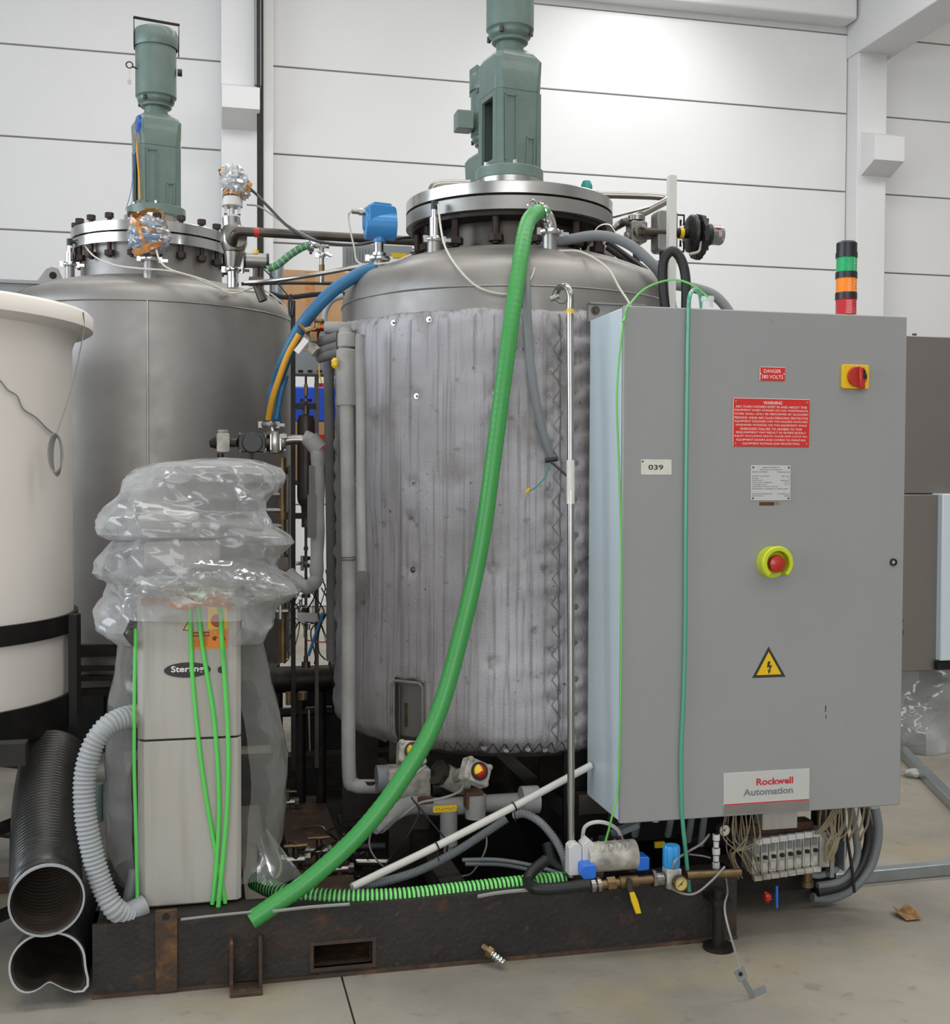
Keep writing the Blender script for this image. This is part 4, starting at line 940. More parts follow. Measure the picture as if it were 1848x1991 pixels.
# emergency stop with shroud
e = kp(1500, 1093); ex, ez = e.x, e.z
bm = B(); lathe(bm, [(0, -.012), (.05, -.012), (.052, 0), (0, 0)], (ex, KY, ez), 32, 'Y'); part('stop_base', bm, 'yellow_lime', cab, label='lime yellow base of the emergency stop')
bm = B(); ring = []
a0, a1 = -PI*.28, PI*1.28; n = 40
prof = [(.041, -.012), (.052, -.012), (.055, -.045), (.051, -.05), (.040, -.05)]
rr_ = [[bm.verts.new((ex+r*math.cos(a0+(a1-a0)*k/n), KY+h, ez+r*math.sin(a0+(a1-a0)*k/n))) for k in range(n+1)] for r, h in prof]
for i in range(len(prof)):
    A_, B_ = rr_[i], rr_[(i+1) % len(prof)]
    for k in range(n): bm.faces.new((A_[k], A_[k+1], B_[k+1], B_[k]))
bm.faces.new([r[0] for r in rr_]); bm.faces.new([r[-1] for r in rr_]); part('stop_shroud', bm, 'yellow_lime', cab, label='lime yellow horseshoe shroud')
bm = B(); lathe(bm, [(0, -.012), (.016, -.012), (.016, -.028), (.027, -.03), (.029, -.038), (.026, -.046), (.014, -.051), (0, -.052)], (ex, KY, ez-.003), 28, 'Y'); part('stop_button', bm, 'red_plastic', cab, label='red mushroom button')
# lock
e = kp(1737, 1093); bm = B(); lathe(bm, [(0, -.003), (.008, -.003), (.009, -.007), (.012, -.007), (.013, 0), (0, 0)], (e.x, KY, e.z), 24, 'Y'); part('door_lock', bm, 'steel_dark', cab)
bm = B(); solid_disc(bm, (e.x, KY-.0035, e.z), .006, -.001, 0, 14, 'Y'); cbox(bm, (e.x, KY-.0055, e.z), (.002, .003, .009)); part('lock_slot', bm, 'steel_bright', cab)
# hazard triangle
a = kp(1495, 1257); b_ = kp(1463, 1317); c_ = kp(1528, 1317); c_.z = b_.z = (b_.z+c_.z)/2
ctr = (a+b_+c_)/3
def tri(k): return [(ctr.x+(p.x-ctr.x)*k, ctr.z+(p.z-ctr.z)*k) for p in (b_, c_, a)]
bm = B(); prism(bm, tri(1), KY-.0008, KY-.0001); tr_ = part('hazard_sticker', bm, 'print_dark', cab, smooth=0, label='black-edged yellow triangle with a lightning bolt')
bm = B(); prism(bm, tri(.74), KY-.0012, KY-.0006); part('sticker_face', bm, 'yellow', tr_, smooth=0)
bolt = [(-.1, .50), (.12, .5), (.06, .18), (.28, .2), (.08, -.2), (.2, -.14), (.0, -.5), (-.12, -.12), (-.02, -.2), (.04, .04), (-.18, .02)]
bm = B(); s_ = .042; prism(bm, [(ctr.x+x*s_, ctr.z-.002+z*s_) for x, z in bolt], KY-.0016, KY-.001); part('bolt_symbol', bm, 'print_dark', tr_, smooth=0)
# maker plate, tilted slightly
a = kp(1407, 1503); b_ = kp(1573, 1572); bm = B()
m_ = lambda x, y, z: (x, y, z)
box(bm, a.x, b_.x, KY-.004, KY-.0002, b_.z, a.z); o = part('maker_plate', bm, 'plate_white', cab, label='brushed plate with red Rockwell and grey Automation lettering', bevel=.0008)
cx, cz, pw, ph = (a.x+b_.x)/2, (a.z+b_.z)/2, b_.x-a.x, a.z-b_.z
text('maker_text', 'Rockwell', cx+pw*.09, cz+ph*.24, KY-.0046, pw*.43, ph*.17, 'red_ink', o, bold=.03)
text('maker_text', 'Automation', cx+pw*.015, cz+ph*.0, KY-.0046, pw*.58, ph*.17, 'grey_hose_dk', o, bold=.03)
bm = B(); box(bm, a.x+.002, b_.x-.002, KY-.0046, KY-.004, cz-ph*.285, cz-ph*.255); part('red_line', bm, 'red_ink', o)
bm = B(); box(bm, a.x, b_.x, KY-.0044, KY-.004, cz-ph/2, cz-ph*.29); part('bare_strip', bm, 'steel_dull', o)
# rust drips, scratches
for (x, y, w_, h_) in ((1606, 1372, 2.5, 14), (1607, 1390, 2, 9), (1757, 1226, 3, 10), (1757, 1205, 2, 4)):
    a = kp(x, y); s_ = KY*1.05/F; bm = B(); prism(bm, [(a.x-w_*s_/2, a.z-h_*s_), (a.x+w_*s_*.3, a.z-h_*s_*.8), (a.x+w_*s_/2, a.z), (a.x-w_*s_/2, a.z-.1*s_)], KY-.0006, KY-.0001); part('rust_mark', bm, 'rust', cab, smooth=0)
a = kp(1497, 632); bm = B(); P = [V((a.x+.012*math.cos(t), KY-.0004, a.z+.018*math.sin(t))) for t in [1.6-.35*k for k in range(10)]]; sweep(bm, P, .0006, 4); part('scratch', bm, 'steel_dull', cab)
for x in (1340, 1447, 1290, 1700):
    a = kp(x, 604); bm = B(); solid_disc(bm, (a.x, KY+.16, kz1-.004), .008, 0, .008, 10); part('roof_screw', bm, 'steel_dark', cab)
# signal tower
q = atY(1646, 560, KY+.15); tx, ty = q.x, KY+.15
def tz(py): return atY(1646, py, KY+.15).z
tow = part('signal_tower', (lambda b: (solid_disc(b, (tx, ty, kz1-.004), .0355, 0, .02, 28), b)[1])(B()), 'black_plastic', cab, label='stack light with green, orange and red lenses')
for nm, m, y0, y1, r in (('lens', 'lamp_red', 613, 583, .0345), ('collar', 'black_plastic', 583, 570, .0365), ('lens', 'lamp_orange', 570, 542, .0345), ('collar', 'black_plastic', 542, 530, .0365), ('lens', 'lamp_green', 530, 502, .0345), ('collar', 'black_plastic', 502, 492, .0365), ('cap', 'black_plastic', 492, 470, .0345)):
    z0 = max(tz(y0), kz1+.01); z1 = tz(y1); bm = B(); prof = [(0, z0), (r, z0)]
    if nm == 'lens':
        nn = 9
        for k in range(nn): zz = z0+(z1-z0)*(k+.5)/nn; prof += [(r-.0006, zz-(z1-z0)/nn*.45), (r+.0006, zz)]
    if nm == 'cap': prof += [(r, z1-.006), (r-.006, z1), (0, z1+.001)]
    else: prof += [(r, z1), (0, z1)]
    lathe(bm, prof, (tx, ty, 0), 32); part(nm, bm, m, tow, label={'lamp_red': 'red lens', 'lamp_orange': 'orange lens', 'lamp_green': 'green lens'}.get(m))
# rail bracket at upper left behind
a = atY(1143, 603, 3.82); bm = B(); box(bm, a.x, kx0+.2, 3.81, 3.83, a.z-.04, a.z+.022); box(bm, a.x, kx0+.2, 3.79, 3.82, a.z+.018, a.z+.024); part('mounting_rail', bm, 'steel_dull', cab)
bm = B(); q = atY(1160, 603, 3.80); lathe(bm, [(.0, -.006), (.008, -.006), (.008, 0), (.015, 0), (.015, .004), (0, .004)], (q.x, 3.805, q.z), 16, 'Y'); part('rail_nut', bm, 'steel_dark', cab)
for xx in (kx0+.08, kx1-.12):
    bm = B(); box(bm, xx, xx+.045, KY+KD+.001, KY+KD+.045, SH if xx < 1.65 else 0, kz1-.15); part('stand_post', bm, 'steel_dark', cab)
a = atY(1137, 1540, 3.80); bm = B(); box(bm, kx0-.03, kx1, KY+KD-.01, KY+KD+.03, kz0-.06, kz0+.01); part('lower_rail', bm, 'steel_dark', cab)
# white plastic gland on roof
q = atY(1381, 592, KY+.1); bm = B(); lathe(bm, [(0, 0), (.022, 0), (.022, .02), (.018, .025), (.018, .045), (.022, .05), (.022, .062), (0, .062)], (q.x, KY+.12, kz1-.004), 12); part('roof_gland', bm, 'white_plastic', cab)
# tubes hanging over the cabinet front
def onk(px, py, off): return atY(px, py, KY-off)
hose('green_air_tube', [atY(1228, 588, 3.6), atY(1218, 600, KY-.004), onk(1211, 640, .006), onk(1200, 760, .02), onk(1204, 900, .012), onk(1208, 1050, .006), onk(1208, 1250, .006), onk(1206, 1400, .006), onk(1202, 1530, .006), onk(1190, 1590, .01), onk(1178, 1636, -.02)], .0035, 'green_tube', 'thin bright green air tube hanging down the left edge of the cabinet', 'tube', seg=8)
hose('teal_air_tube', [atY(1365, 600, 3.62), atY(1362, 575, 3.60), atY(1352, 563, 3.54), atY(1342, 575, KY-.01), onk(1339, 620, .012), onk(1336, 800, .012), onk(1334, 1000, .012), onk(1333, 1200, .012), onk(1330, 1350, .012), onk(1325, 1470, .012), onk(1327, 1580, .012), onk(1334, 1660, .0), onk(1341, 1733, .0)], .0068, 'teal_tube', 'thicker teal green tube hanging down across the cabinet door', 'tube', seg=10)

# ================================================================ CHILLER UNIT WITH PLASTIC
HY = 3.57
h0 = atY(268, 1755, HY); h1 = atY(470, 1755, HY); zt_ = atY(370, 1185, HY).z; zs_ = atY(370, 1437, HY).z
hx0, hx1 = h0.x, h1.x; hz0 = atY(368, 1757, HY).z; hd = .42
chl = thing('chiller_unit', 'narrow beige floor-standing chiller with an oval badge on the skid end', 'chiller', ((hx0+hx1)/2, HY+.2, SH))
def hull(x0, x1, z0, z1, c=.022): return [(x0, HY+hd), (x0, HY+c), (x0+c*.9, HY), (x1-c*.6, HY), (x1, HY+c*.6), (x1, HY+hd)]
def hpan(name, z0, z1, m, **k):
    bm = B(); poly = hull(hx0, hx1, z0, z1); A_ = [bm.verts.new((x, y, z0)) for x, y in poly]; B_ = [bm.verts.new((x, y, z1)) for x, y in poly]
    bm.faces.new(A_[::-1]); bm.faces.new(B_)
    for i in range(6): bm.faces.new((A_[i], A_[(i+1) % 6], B_[(i+1) % 6], B_[i]))
    return part(name, bm, m, chl, bevel=.003, **k)
hpan('lower_panel', hz0, zs_-.003, 'beige'); up = hpan('upper_panel', zs_+.003, zt_+.05, 'beige')
bm = B(); box(bm, hx0+.01, hx1-.01, HY+.012, HY+hd-.01, zs_-.006, zs_+.006); box(bm, hx0+.015, hx1-.015, HY+.03, HY+hd-.02, SH, hz0+.01); part('inner_frame', bm, 'dark', chl)
bm = B(); box(bm, hx0+.02, hx1-.06, HY+.05, HY+.33, zt_+.05, zt_+.20); part('head_unit', bm, 'beige', chl, bevel=.01)
bm = B(); box(bm, hx0+.0, hx1-.12, HY+.10, HY+.30, zt_+.20, zt_+.29); part('head_unit', bm, 'beige', chl, bevel=.02)
bm = B(); cyl(bm, (hx1-.08, HY+.2, zt_+.20), (hx1-.08, HY+.2, zt_+.33), .07, 24); part('head_motor', bm, 'insul_dark', chl, bevel=.01)
bm = B(); cyl(bm, (hx0-.05, HY+.18, zt_+.0), (hx0-.05, HY+.18, zt_+.14), .014, 12); part('side_tube', bm, 'white_plastic', chl)
# badge
a = atY(319, 1304, HY); b_ = atY(410, 1304, HY); cx, cz = (a.x+b_.x)/2, a.z; rw = (b_.x-a.x)/2
bm = B(); prism(bm, [(cx+rw*math.cos(2*PI*k/36), cz+.0225*math.sin(2*PI*k/36)) for k in range(36)], HY-.003, HY-.0001); bd = part('maker_badge', bm, 'black_plastic', chl, smooth=0, label='black oval badge reading Sterling')
text('badge_text', 'Sterling', cx+.0, cz+.001, HY-.0034, rw*1.4, .024, 'white_print', bd, bold=.02)
e = atY(432, 1302, HY); bm = B(); prism(bm, [(e.x+.013*math.cos(2*PI*k/20), e.z+.011*math.sin(2*PI*k/20)) for k in range(20)], HY-.003, HY-.0001); part('round_badge', bm, 'black_plastic', chl, smooth=0)
def hplate(name, x0, y0, x1, y1, m, off, label=None, par=None):
    a = atY(x0, y0, HY); b = atY(x1, y1, HY); bm = B(); box(bm, a.x, b.x, HY-off, HY-.0001, b.z, a.z); return part(name, bm, m, par or chl, label, smooth=0)
o = hplate('caution_label', 374, 1227, 443, 1260, 'orange_label', .001, 'orange caution label with fine black print')
for (x0, y0, x1, y1) in ((376, 1229, 407, 1230.2), (376, 1236, 407, 1237.2), (376, 1229, 377, 1237), (406, 1229, 407, 1237)): hplate('print_box', x0, y0, x1, y1, 'print_dark', .0015, par=o)
a = atY(391, 1233, HY); text('label_text', 'CAUTION', a.x, a.z, HY-.0016, .034, .006, 'print_dark', o)
for i in range(5): a = atY(391, 1241+i*3.6, HY); text('label_text', ('HIGH VOLTAGE INSIDE', 'DISCONNECT POWER', 'BEFORE SERVICING', 'THIS EQUIPMENT', 'KEEP COVERS ON')[i], a.x, a.z, HY-.0016, .04, .003, 'print_dark', o)
a = atY(418, 1241, HY); text('label_text', '*', a.x, a.z, HY-.0016, .016, .016, 'print_dark', o, bold=.02); a = atY(433, 1241, HY); text('label_text', '*5', a.x, a.z, HY-.0016, .016, .014, 'print_dark', o)
o = hplate('switch_plate', 404, 1180, 442, 1222, 'yellow', .006, 'yellow plate of the chiller switch')
e = atY(423, 1206, HY-.006); bm = B(); solid_disc(bm, (e.x, HY-.006, e.z), .019, -.012, 0, 24, 'Y', bev=.002); part('switch_knob', bm, 'red_plastic', o, label='round red switch knob')
bm = B(); cbox(bm, (e.x, HY-.02, e.z), (.008, .012, .032)); part('knob_grip', bm, 'red_plastic', o)
a = atY(366, 1218, HY); bm = B(); prism(bm, [(a.x-.016, a.z-.012), (a.x+.016, a.z-.012), (a.x, a.z+.016)], HY-.001, HY-.0001); part('warning_triangle', bm, 'print_dark', chl, smooth=0, label='small yellow warning triangle')
bm = B(); prism(bm, [(a.x-.0115, a.z-.0095), (a.x+.0115, a.z-.0095), (a.x, a.z+.0105)], HY-.0015, HY-.0006); part('warning_triangle', bm, 'yellow', chl, smooth=0)
# polythene bag
lobes = [[(886, 425, 440), (889, 385, 470), (895, 320, 498), (906, 285, 538), (920, 262, 546), (935, 246, 544), (952, 236, 530), (970, 224, 512), (988, 213, 508), (1005, 205, 522), (1020, 198, 528), (1032, 206, 524), (1042, 228, 500)],
         [(1000, 300, 430), (1006, 262, 490), (1018, 245, 520), (1035, 238, 545), (1050, 230, 553), (1070, 215, 540), (1090, 200, 532), (1110, 191, 545), (1120, 205, 540), (1128, 238, 500)],
         [(1085, 300, 470), (1092, 265, 515), (1105, 240, 535), (1122, 225, 560), (1142, 222, 574), (1156, 222, 560), (1172, 212, 542), (1190, 203, 530), (1212, 200, 522), (1240, 228, 508)]]
tail = [(1300, 222, 520), (1360, 213, 535), (1420, 208, 548), (1480, 206, 556), (1540, 206, 560), (1600, 207, 555), (1650, 210, 548), (1700, 222, 530)]
bm = B(); NB = 240; rows = []
byc = HY+.17
def bagpt(py, xl, xr, th, seedz, front):
    a = atY(xl, py, byc); b = atY(xr, py, byc); cx = (a.x+b.x)/2; rx = (b.x-a.x)/2; z = a.z*.5+b.z*.5
    ry = min(rx*1.0, .235) if py < 1240 else .21
    yc = byc if py < 1240 else byc+.055
    ct, st = math.cos(th), math.sin(th); e_ = .75
    x = cx+rx*abs(ct)**e_*(1 if ct > 0 else -1); y = yc+ry*abs(st)**e_*(1 if st > 0 else -1)
    p = V((x, y, z)); d = V((ct, st, 0)); s_ = min(1, rx/.1)
    q = V((p.x, p.y, p.z*1.35+p.x*.3))
    def vr(sc_, o): dd = noise.voronoi(q*sc_+V((o, o, o)))[0]; return dd[0]
    q2 = V((q.x+.35*q.z, q.y, q.z+.55*q.x)); f = .060*(noise.voronoi(q2*5.0+V((3+seedz,)*3))[0][0]-.38)+.020*(vr(12.5, 7.0+seedz)-.35)+.012*noise.noise(q*4)
    k = s_*(1.0 if front else .6)
    if py > 1240: k *= .30
    return p+d*f*k+V((0, 0, .02*noise.noise(q*1.3+V((7, 7, 7)))))
for li, full in enumerate(lobes):
    if li == 2: full = full+tail
    fine = []; rows = []
    for (y0, a0, b0), (y1, a1, b1) in zip(full, full[1:]):
        n = 6 if y1 <= 1240 else 9
        for k in range(n): u = k/n; fine.append((y0+(y1-y0)*u, a0+(a1-a0)*u, b0+(b1-b0)*u))
    fine.append(full[-1])
    for (py, xl, xr) in fine: rows.append([bm.verts.new(bagpt(py, xl, xr, 2*PI*i/NB, li*4.3, True)) for i in range(NB)])
    for (lv, A_, B_) in zip(fine, rows, rows[1:]):
        for i in range(NB):
            th = 2*PI*(i+.5)/NB; front = math.sin(th) < -.05 and -.60 < math.cos(th) < .45
            if li == 2 and lv[0] > 1184 and front: continue
            f = bm.faces.new((A_[i], A_[(i+1) % NB], B_[(i+1) % NB], B_[i])); f.material_index = 0 if lv[0] < 1240 else 1
    bm.faces.new(rows[0])
bmesh.ops.delete(bm, geom=[v for v in bm.verts if not v.link_faces], context='VERTS')
bag = solo('polythene_cover', bm, ['bag', 'bag_side'], 'crumpled clear plastic sheet bunched over the chiller top and hanging down its sides', 'plastic sheet', smooth=28)
# second loose layer across the chest, like the flap over the front
bm = B(); rows = []
for j in range(26):
    v = j/25; row = []
    for i in range(110):
        u = i/109; px = 238+u*334; top = 1152-64*math.sin(PI*u)**.7; bot = 1192-14*u-24*max(0, u-.72)/.28; py = top+v*(bot-top)
        y = HY+.03-.085*math.sin(PI*u)**.6*(.45+.55*math.sin(PI*min(1, v*1.1+.1)))+.06*max(0, u-.7)
        q = V((px*.012, py*.022, 3)); y += .11*(noise.voronoi(q*1.0)[0][0]-.4)*.35+.025*(noise.voronoi(q*2.6)[0][0]-.4)
        row.append(bm.verts.new(atY(px, py+5*noise.noise(q*1.4), y)))
    rows.append(row)
for A_, B_ in zip(rows, rows[1:]):
    for i in range(109): bm.faces.new((A_[i], A_[i+1], B_[i+1], B_[i]))
part('front_fold', bm, 'bag', bag, smooth=25)
bm = B(); q = atY(368, 1172, HY-.02); a = atY(275, 1172, HY-.005); b_ = atY(455, 1176, HY-.005)
P = [V((a.x+(b_.x-a.x)*k/30, HY-.006-.006*math.sin(k*.9), a.z+.008*math.sin(k*.35)+(b_.z-a.z)*k/30)) for k in range(31)]
sweep(bm, P, .011, 8, flat=(1.0, .25)); part('tape_band', bm, 'tape', bag, label='brown tape band under the film')
# grey round bottle-like plastic bulge at lower left
q = atY(228, 1195, byc); bm = B(); crumple(bm, q, .052, .05, .062, 4.4, n=24, amp=.12); part('film_bulge', bm, 'bag', bag, smooth=40)
# white-grey curl at the bottom right (hem)
bm = B(); rows = []
for j in range(14):
    row = []
    for i in range(14):
        u, v = i/13, j/13; px = 500+u*80*(v*.9+.25); py = 1620+v*95+8*math.sin(u*5)
        row.append(bm.verts.new(atY(px, py, HY+.05-.05*v+.018*noise.noise(V((u*2, v*2, 0)))+.03*math.sin(u*4+v))))
    rows.append(row)
for A_, B_ in zip(rows, rows[1:]):
    for i in range(13): bm.faces.new((A_[i], A_[i+1], B_[i+1], B_[i]))
part('hem_curl', bm, 'bag_side', bag, smooth=30)
# green strips
strips = [('leftmost bright green strip, hanging along the left edge of the chiller', [(264, 1222), (262, 1330), (261, 1480), (265, 1640), (268, 1799)], .0055, .012),
          ('bright green strip hanging from the left of the chiller switch and drifting right', [(369, 1180), (372, 1260), (375, 1323), (389, 1465), (407, 1587), (424, 1681), (438, 1756)], .0065, .008),
          ('middle bright green strip, passing over the badge end on the chiller', [(385, 1180), (393, 1250), (401, 1302), (417, 1404), (426, 1547), (422, 1669), (413, 1758)], .0065, .014),
          ('right bright green strip, hanging over the chiller switch plate', [(428, 1180), (432, 1250), (436, 1302), (444, 1445), (442, 1567), (432, 1689), (424, 1769)], .0070, .022)]
for i, (lb, P, r, off) in enumerate(strips):
    hose('green_strip', [atY(x, y, HY-off-.02 if (i == 3 and k < 2) else HY-off) for k, (x, y) in enumerate(P)], r, 'green_strip', lb, 'tube', seg=10)
# grey corrugated drain hose on the left of the chiller
P = [(258, 1392, 3.50), (235, 1397, 3.46), (205, 1415, 3.42), (180, 1452, 3.40), (165, 1510, 3.39), (166, 1580, 3.38), (178, 1650, 3.38), (198, 1720, 3.38), (222, 1766, 3.38), (250, 1782, 3.42)]
P = [atD(*p) for p in P]; bm = B(); Q = resample(catmull(P, 10), .0032)
sweep(bm, Q, lambda i, n: .0305+.0028*math.sin(i*2*PI/4), 18); dh = solo('corrugated_hose', bm, 'grey_hose', 'grey corrugated drain hose arching from the chiller side to the skid corner', 'hose', smooth=70)
bm = B(); cyl(bm, P[0]+V((-.01, 0, 0)), P[0]+V((.02, 0, 0)), .036, 20); part('hose_clamp', bm, 'dirty_white', dh)
bm = B(); cyl(bm, P[-1]+V((-.02, 0, 0)), P[-1]+V((.045, .03, .02)), .031, 18); part('hose_elbow', bm, 'grey_hose', dh)
bm = B(); cyl(bm, atD(248, 1760, 3.5), atD(262, 1690, 3.52), .018, 14); solo('slanted_pipe', bm, 'conduit', 'short grey pipe stub slanting up beside the lower left of the chiller', 'pipe')
q = atD(188, 1560, 3.75); bm = B(); cyl(bm, q+V((0, 0, -.06)), q+V((0, 0, .06)), .02, 16); solo('green_fitting', bm, 'green_paint', 'small dull green fitting behind the grey corrugated hose', 'fitting')

# ================================================================ BLACK DUCTS
def duct(name, P, r, label, shape=None, tilt=None, inner=True):
    t = thing(name, label, 'duct', (P[0][0], P[0][1], 0)); Q = resample(catmull(P, 10), .0045)
    bm = B(); sweep(bm, Q, lambda i, n: r+.0022*math.sin(i*2*PI/3), 44, False, shape=shape); part('duct_wall', bm, 'duct_black', t, smooth=70)
    bm = B(); Qi = [q for q in Q]
    sweep(bm, Qi, lambda i, n: r-.006-.0022*math.sin(i*2*PI/3), 44, False, shape=shape); part('duct_lining', bm, 'duct_inner', t, smooth=70)
    bm = B(); rr = []
    T0 = (Q[1]-Q[0]).normalized(); up = V((0, 0, 1)); nr = (up-T0*up.dot(T0)).normalized(); bn = T0.cross(nr)
    for (rad, dz) in ((r+.003, .010), (r+.003, -.003), (r-.003, -.003), (r-.003, .010)):
        rr.append([bm.verts.new(Q[0]+T0*dz+(nr*math.cos(2*PI*k/44)+bn*math.sin(2*PI*k/44))*rad*(shape(0, 2*PI*k/44) if shape else 1)) for k in range(44)])
    for q_ in range(4):
        A_, B_ = rr[q_], rr[(q_+1) % 4]
        for k in range(44): bm.faces.new((A_[k], A_[(k+1) % 44], B_[(k+1) % 44], B_[k]))
    part('duct_rim', bm, 'grey_hose', t); return t
duct('ventilation_duct', [atD(91, 1751, 3.30), atD(90, 1733, 3.37), atD(89, 1690, 3.47), atD(88, 1610, 3.62), atD(92, 1540, 3.76), atD(104, 1465, 3.92)], .1, 'large black ribbed ventilation duct leaning with its round mouth forward')
def crush(i, a):
    # flattened, folded-in mouth
    k = max(0, 1-i*.0045/.45)
    return 1+k*(-.50*max(0, -math.cos(a+.1))**5+.38*math.exp(-((a-2.25)/.33)**2)-.16*max(0, math.cos(a))**2)
duct('ventilation_duct', [atD(92, 1874, 3.30), atD(98, 1860, 3.38), atD(128, 1800, 3.64), atD(145, 1745, 3.85), atD(150, 1690, 4.1)], .100, 'lower black ribbed duct with a crushed mouth lying under the round one', shape=crush)

# ================================================================ WHITE PLASTIC TANK
q = atD(-218, 931, 4.0); wx, wy = q.x, q.y
wt_ = thing('plastic_tank', 'tall off-white plastic tank at the left edge, banded by a black steel frame', 'tank', (wx, wy, 0))
zrt = atD(162, 601, 4.0).z; zrb = atD(160, 640, 4.0).z
zlo = atD(120, 1385, 4.0).z
bm = B(); lathe(bm, [(0, zlo), (.55, zlo), (.597, zlo+.03), (.60, zlo+.10), (.60, zrb-.05), (.615, zrb-.01), (.655, zrb), (.672, zrb+.01), (.672, zrt-.012), (.66, zrt), (.57, zrt+.005), (.57, zrt-.3), (0, zrt-.3)], (wx, wy, 0), 96)
part('tank_body', bm, 'poly_white', wt_, smooth=50)
zb1 = atD(125, 1213, 4.0).z
for z0, hh in ((zb1-.035, .065), (zlo-.05, .11)):
    bm = B(); lathe(bm, [(.602, z0), (.615, z0), (.615, z0+hh), (.602, z0+hh)], (wx, wy, 0), 72); part('steel_band', bm, 'frame_black', wt_)
bm = B(); cyl(bm, (wx, wy, zlo-.06), (wx, wy, zlo-.002), .6, 48); part('base_plate', bm, 'frame_black', wt_)
for k in range(8):
    a = k*PI/4-.985; x, y = wx+.63*math.cos(a), wy+.63*math.sin(a)
    bm = B(); cbox(bm, (x, y, (zb1+.03)/2), (.03, .05, zb1+.03), Matrix.Rotation(a, 3, 'Z')); part('frame_post', bm, 'frame_black', wt_, bevel=.002)
bm = B(); 
for k in range(8):
    a, b = k*PI/4-.985, (k+1)*PI/4-.985
    sweep(bm, [V((wx+.63*math.cos(a), wy+.63*math.sin(a), .38)), V((wx+.63*math.cos(b), wy+.63*math.sin(b), .38))], .022, 4)
    sweep(bm, [V((wx+.63*math.cos(a), wy+.63*math.sin(a), .1)), V((wx+.63*math.cos(b), wy+.63*math.sin(b), .1))], .022, 4)
part('frame_rail', bm, 'frame_black', wt_)
q = atD(28, 1470, 3.40); bm = B(); box(bm, q.x-.25, q.x+.03, q.y, q.y+.06, q.z-.03, q.z+.035); part('frame_bracket', bm, 'frame_black', wt_)
# small flap on rim
bm = B(); q = atCyl(2, 730, wx, wy, .605)
P = [atCyl(x, y, wx, wy, .606) for x, y in ((-30, 715), (0, 740), (15, 758), (33, 770), (45, 795), (70, 812), (90, 832), (106, 845))]
sweep(bm, catmull(P, 6), .0028, 6); P2 = [atD(162, 607, 3.98), atD(163, 640, 4.0), atD(152, 700, 3.96), atD(135, 770, 3.90), atD(110, 843, 3.81)]
sweep(bm, catmull(P2, 6), .0022, 6)
for k in range(6):
    P = [atD(108+14*math.cos(t)*(1-.08*k)+k*.6, 880+38*math.sin(t)+k*1.5, 3.80+.004*k) for t in [2*PI*j/20 for j in range(21)]]
    P = [V((p.x, p.y, p.z)) for p in P]
    sweep(bm, P, .0028, 6, False)
solo('cable_coil', bm, 'cable_grey', 'thin dark cable ending in a small coil on the side of the white plastic tank', 'cable')
hose('cream_hose', [atD(118, 1050, 4.15), atD(128, 1062, 4.15), atD(136, 1095, 4.15), atD(132, 1125, 4.15), atD(118, 1150, 4.15)], .008, 'poly_white', 'cream hose loop showing behind the right side of the white tank', 'hose', seg=8)
# dark rails between white tank and rear tank
for i, (py, hh) in enumerate(((1268, .05), (1303, .02), (1322, .02), (1350, .03))):
    a = atD(110, py, 4.9); b = atD(260, py, 4.9); bm = B(); box(bm, a.x, b.x, a.y, a.y+.05, a.z-hh/2, a.z+hh/2)
    solo('frame_rail', bm, 'black_steel', ('topmost thick', 'second', 'third', 'lowest')[i]+' dark steel rail between the white tank and the chiller', 'rail')

# ================================================================ PIPEWORK BETWEEN THE TANKS
# cardboard box and blue drum far behind
q = atD(622, 640, 8.2); bm = B(); box(bm, q.x-.27, q.x+.45, q.y, q.y+.5, atD(622, 700, 8.2).z, atD(622, 527, 8.2).z)
cb = solo('cardboard_box', bm, 'cardboard', 'large cardboard box on a shelf seen between the two tank tops', 'box', bevel=.004)
bm = B(); box(bm, q.x-.1, q.x-.04, q.y-.003, q.y-.0005, atD(622, 699, 8.2).z, atD(622, 530, 8.2).z); part('packing_tape', bm, 'tape', cb)
za = atD(622, 700, 8.2).z
bm = B(); box(bm, q.x-.35, q.x+.6, q.y-.05, q.y+.6, za-.06, za-.001)
for xx in (q.x-.33, q.x+.55):
    for yy in (q.y, q.y+.5): box(bm, xx, xx+.04, yy, yy+.04, 0, za-.06)
solo('storage_shelf', bm, 'steel_dark', 'steel shelf carrying the cardboard box behind the tanks', 'shelf')
q = atD(608, 790, 7.0); zA, zB = atD(608, 820, 7.0).z, atD(608, 752, 7.0).z
bm = B(); prism(bm, rrect(q.x-.14, q.x+.2, zA, zB, .03), q.y, q.y+.3); dr = solo('blue_drum', bm, 'blue_drum', 'blue plastic canister seen between the tanks', 'canister', bevel=.01)
bm = B(); solid_disc(bm, (q.x+.05, q.y+.12, zB), .03, 0, .03, 16); part('cap', bm, 'red_plastic', dr)
bm = B(); box(bm, q.x-.2, q.x+.3, q.y-.02, q.y+.35, zA-.35, zA-.001); cq = q.copy(); solo('brown_carton', bm, 'cardboard', 'brown carton under the blue canister behind the pipes', 'box')
bm = B(); box(bm, cq.x-.25, cq.x+.35, cq.y-.09, cq.y+.4, zA-.38, zA-.351); box(bm, q.x-.03, q.x+.14, cq.y-.085, cq.y-.03, zA-.35, zA-.221)
for xx in (cq.x-.24, cq.x+.30):
    for yy in (cq.y-.08, cq.y+.35): box(bm, xx, xx+.04, yy, yy+.04, 0, zA-.38)
solo('work_stand', bm, 'steel_dark', 'plain steel stand carrying the brown carton behind the pipes', 'stand')
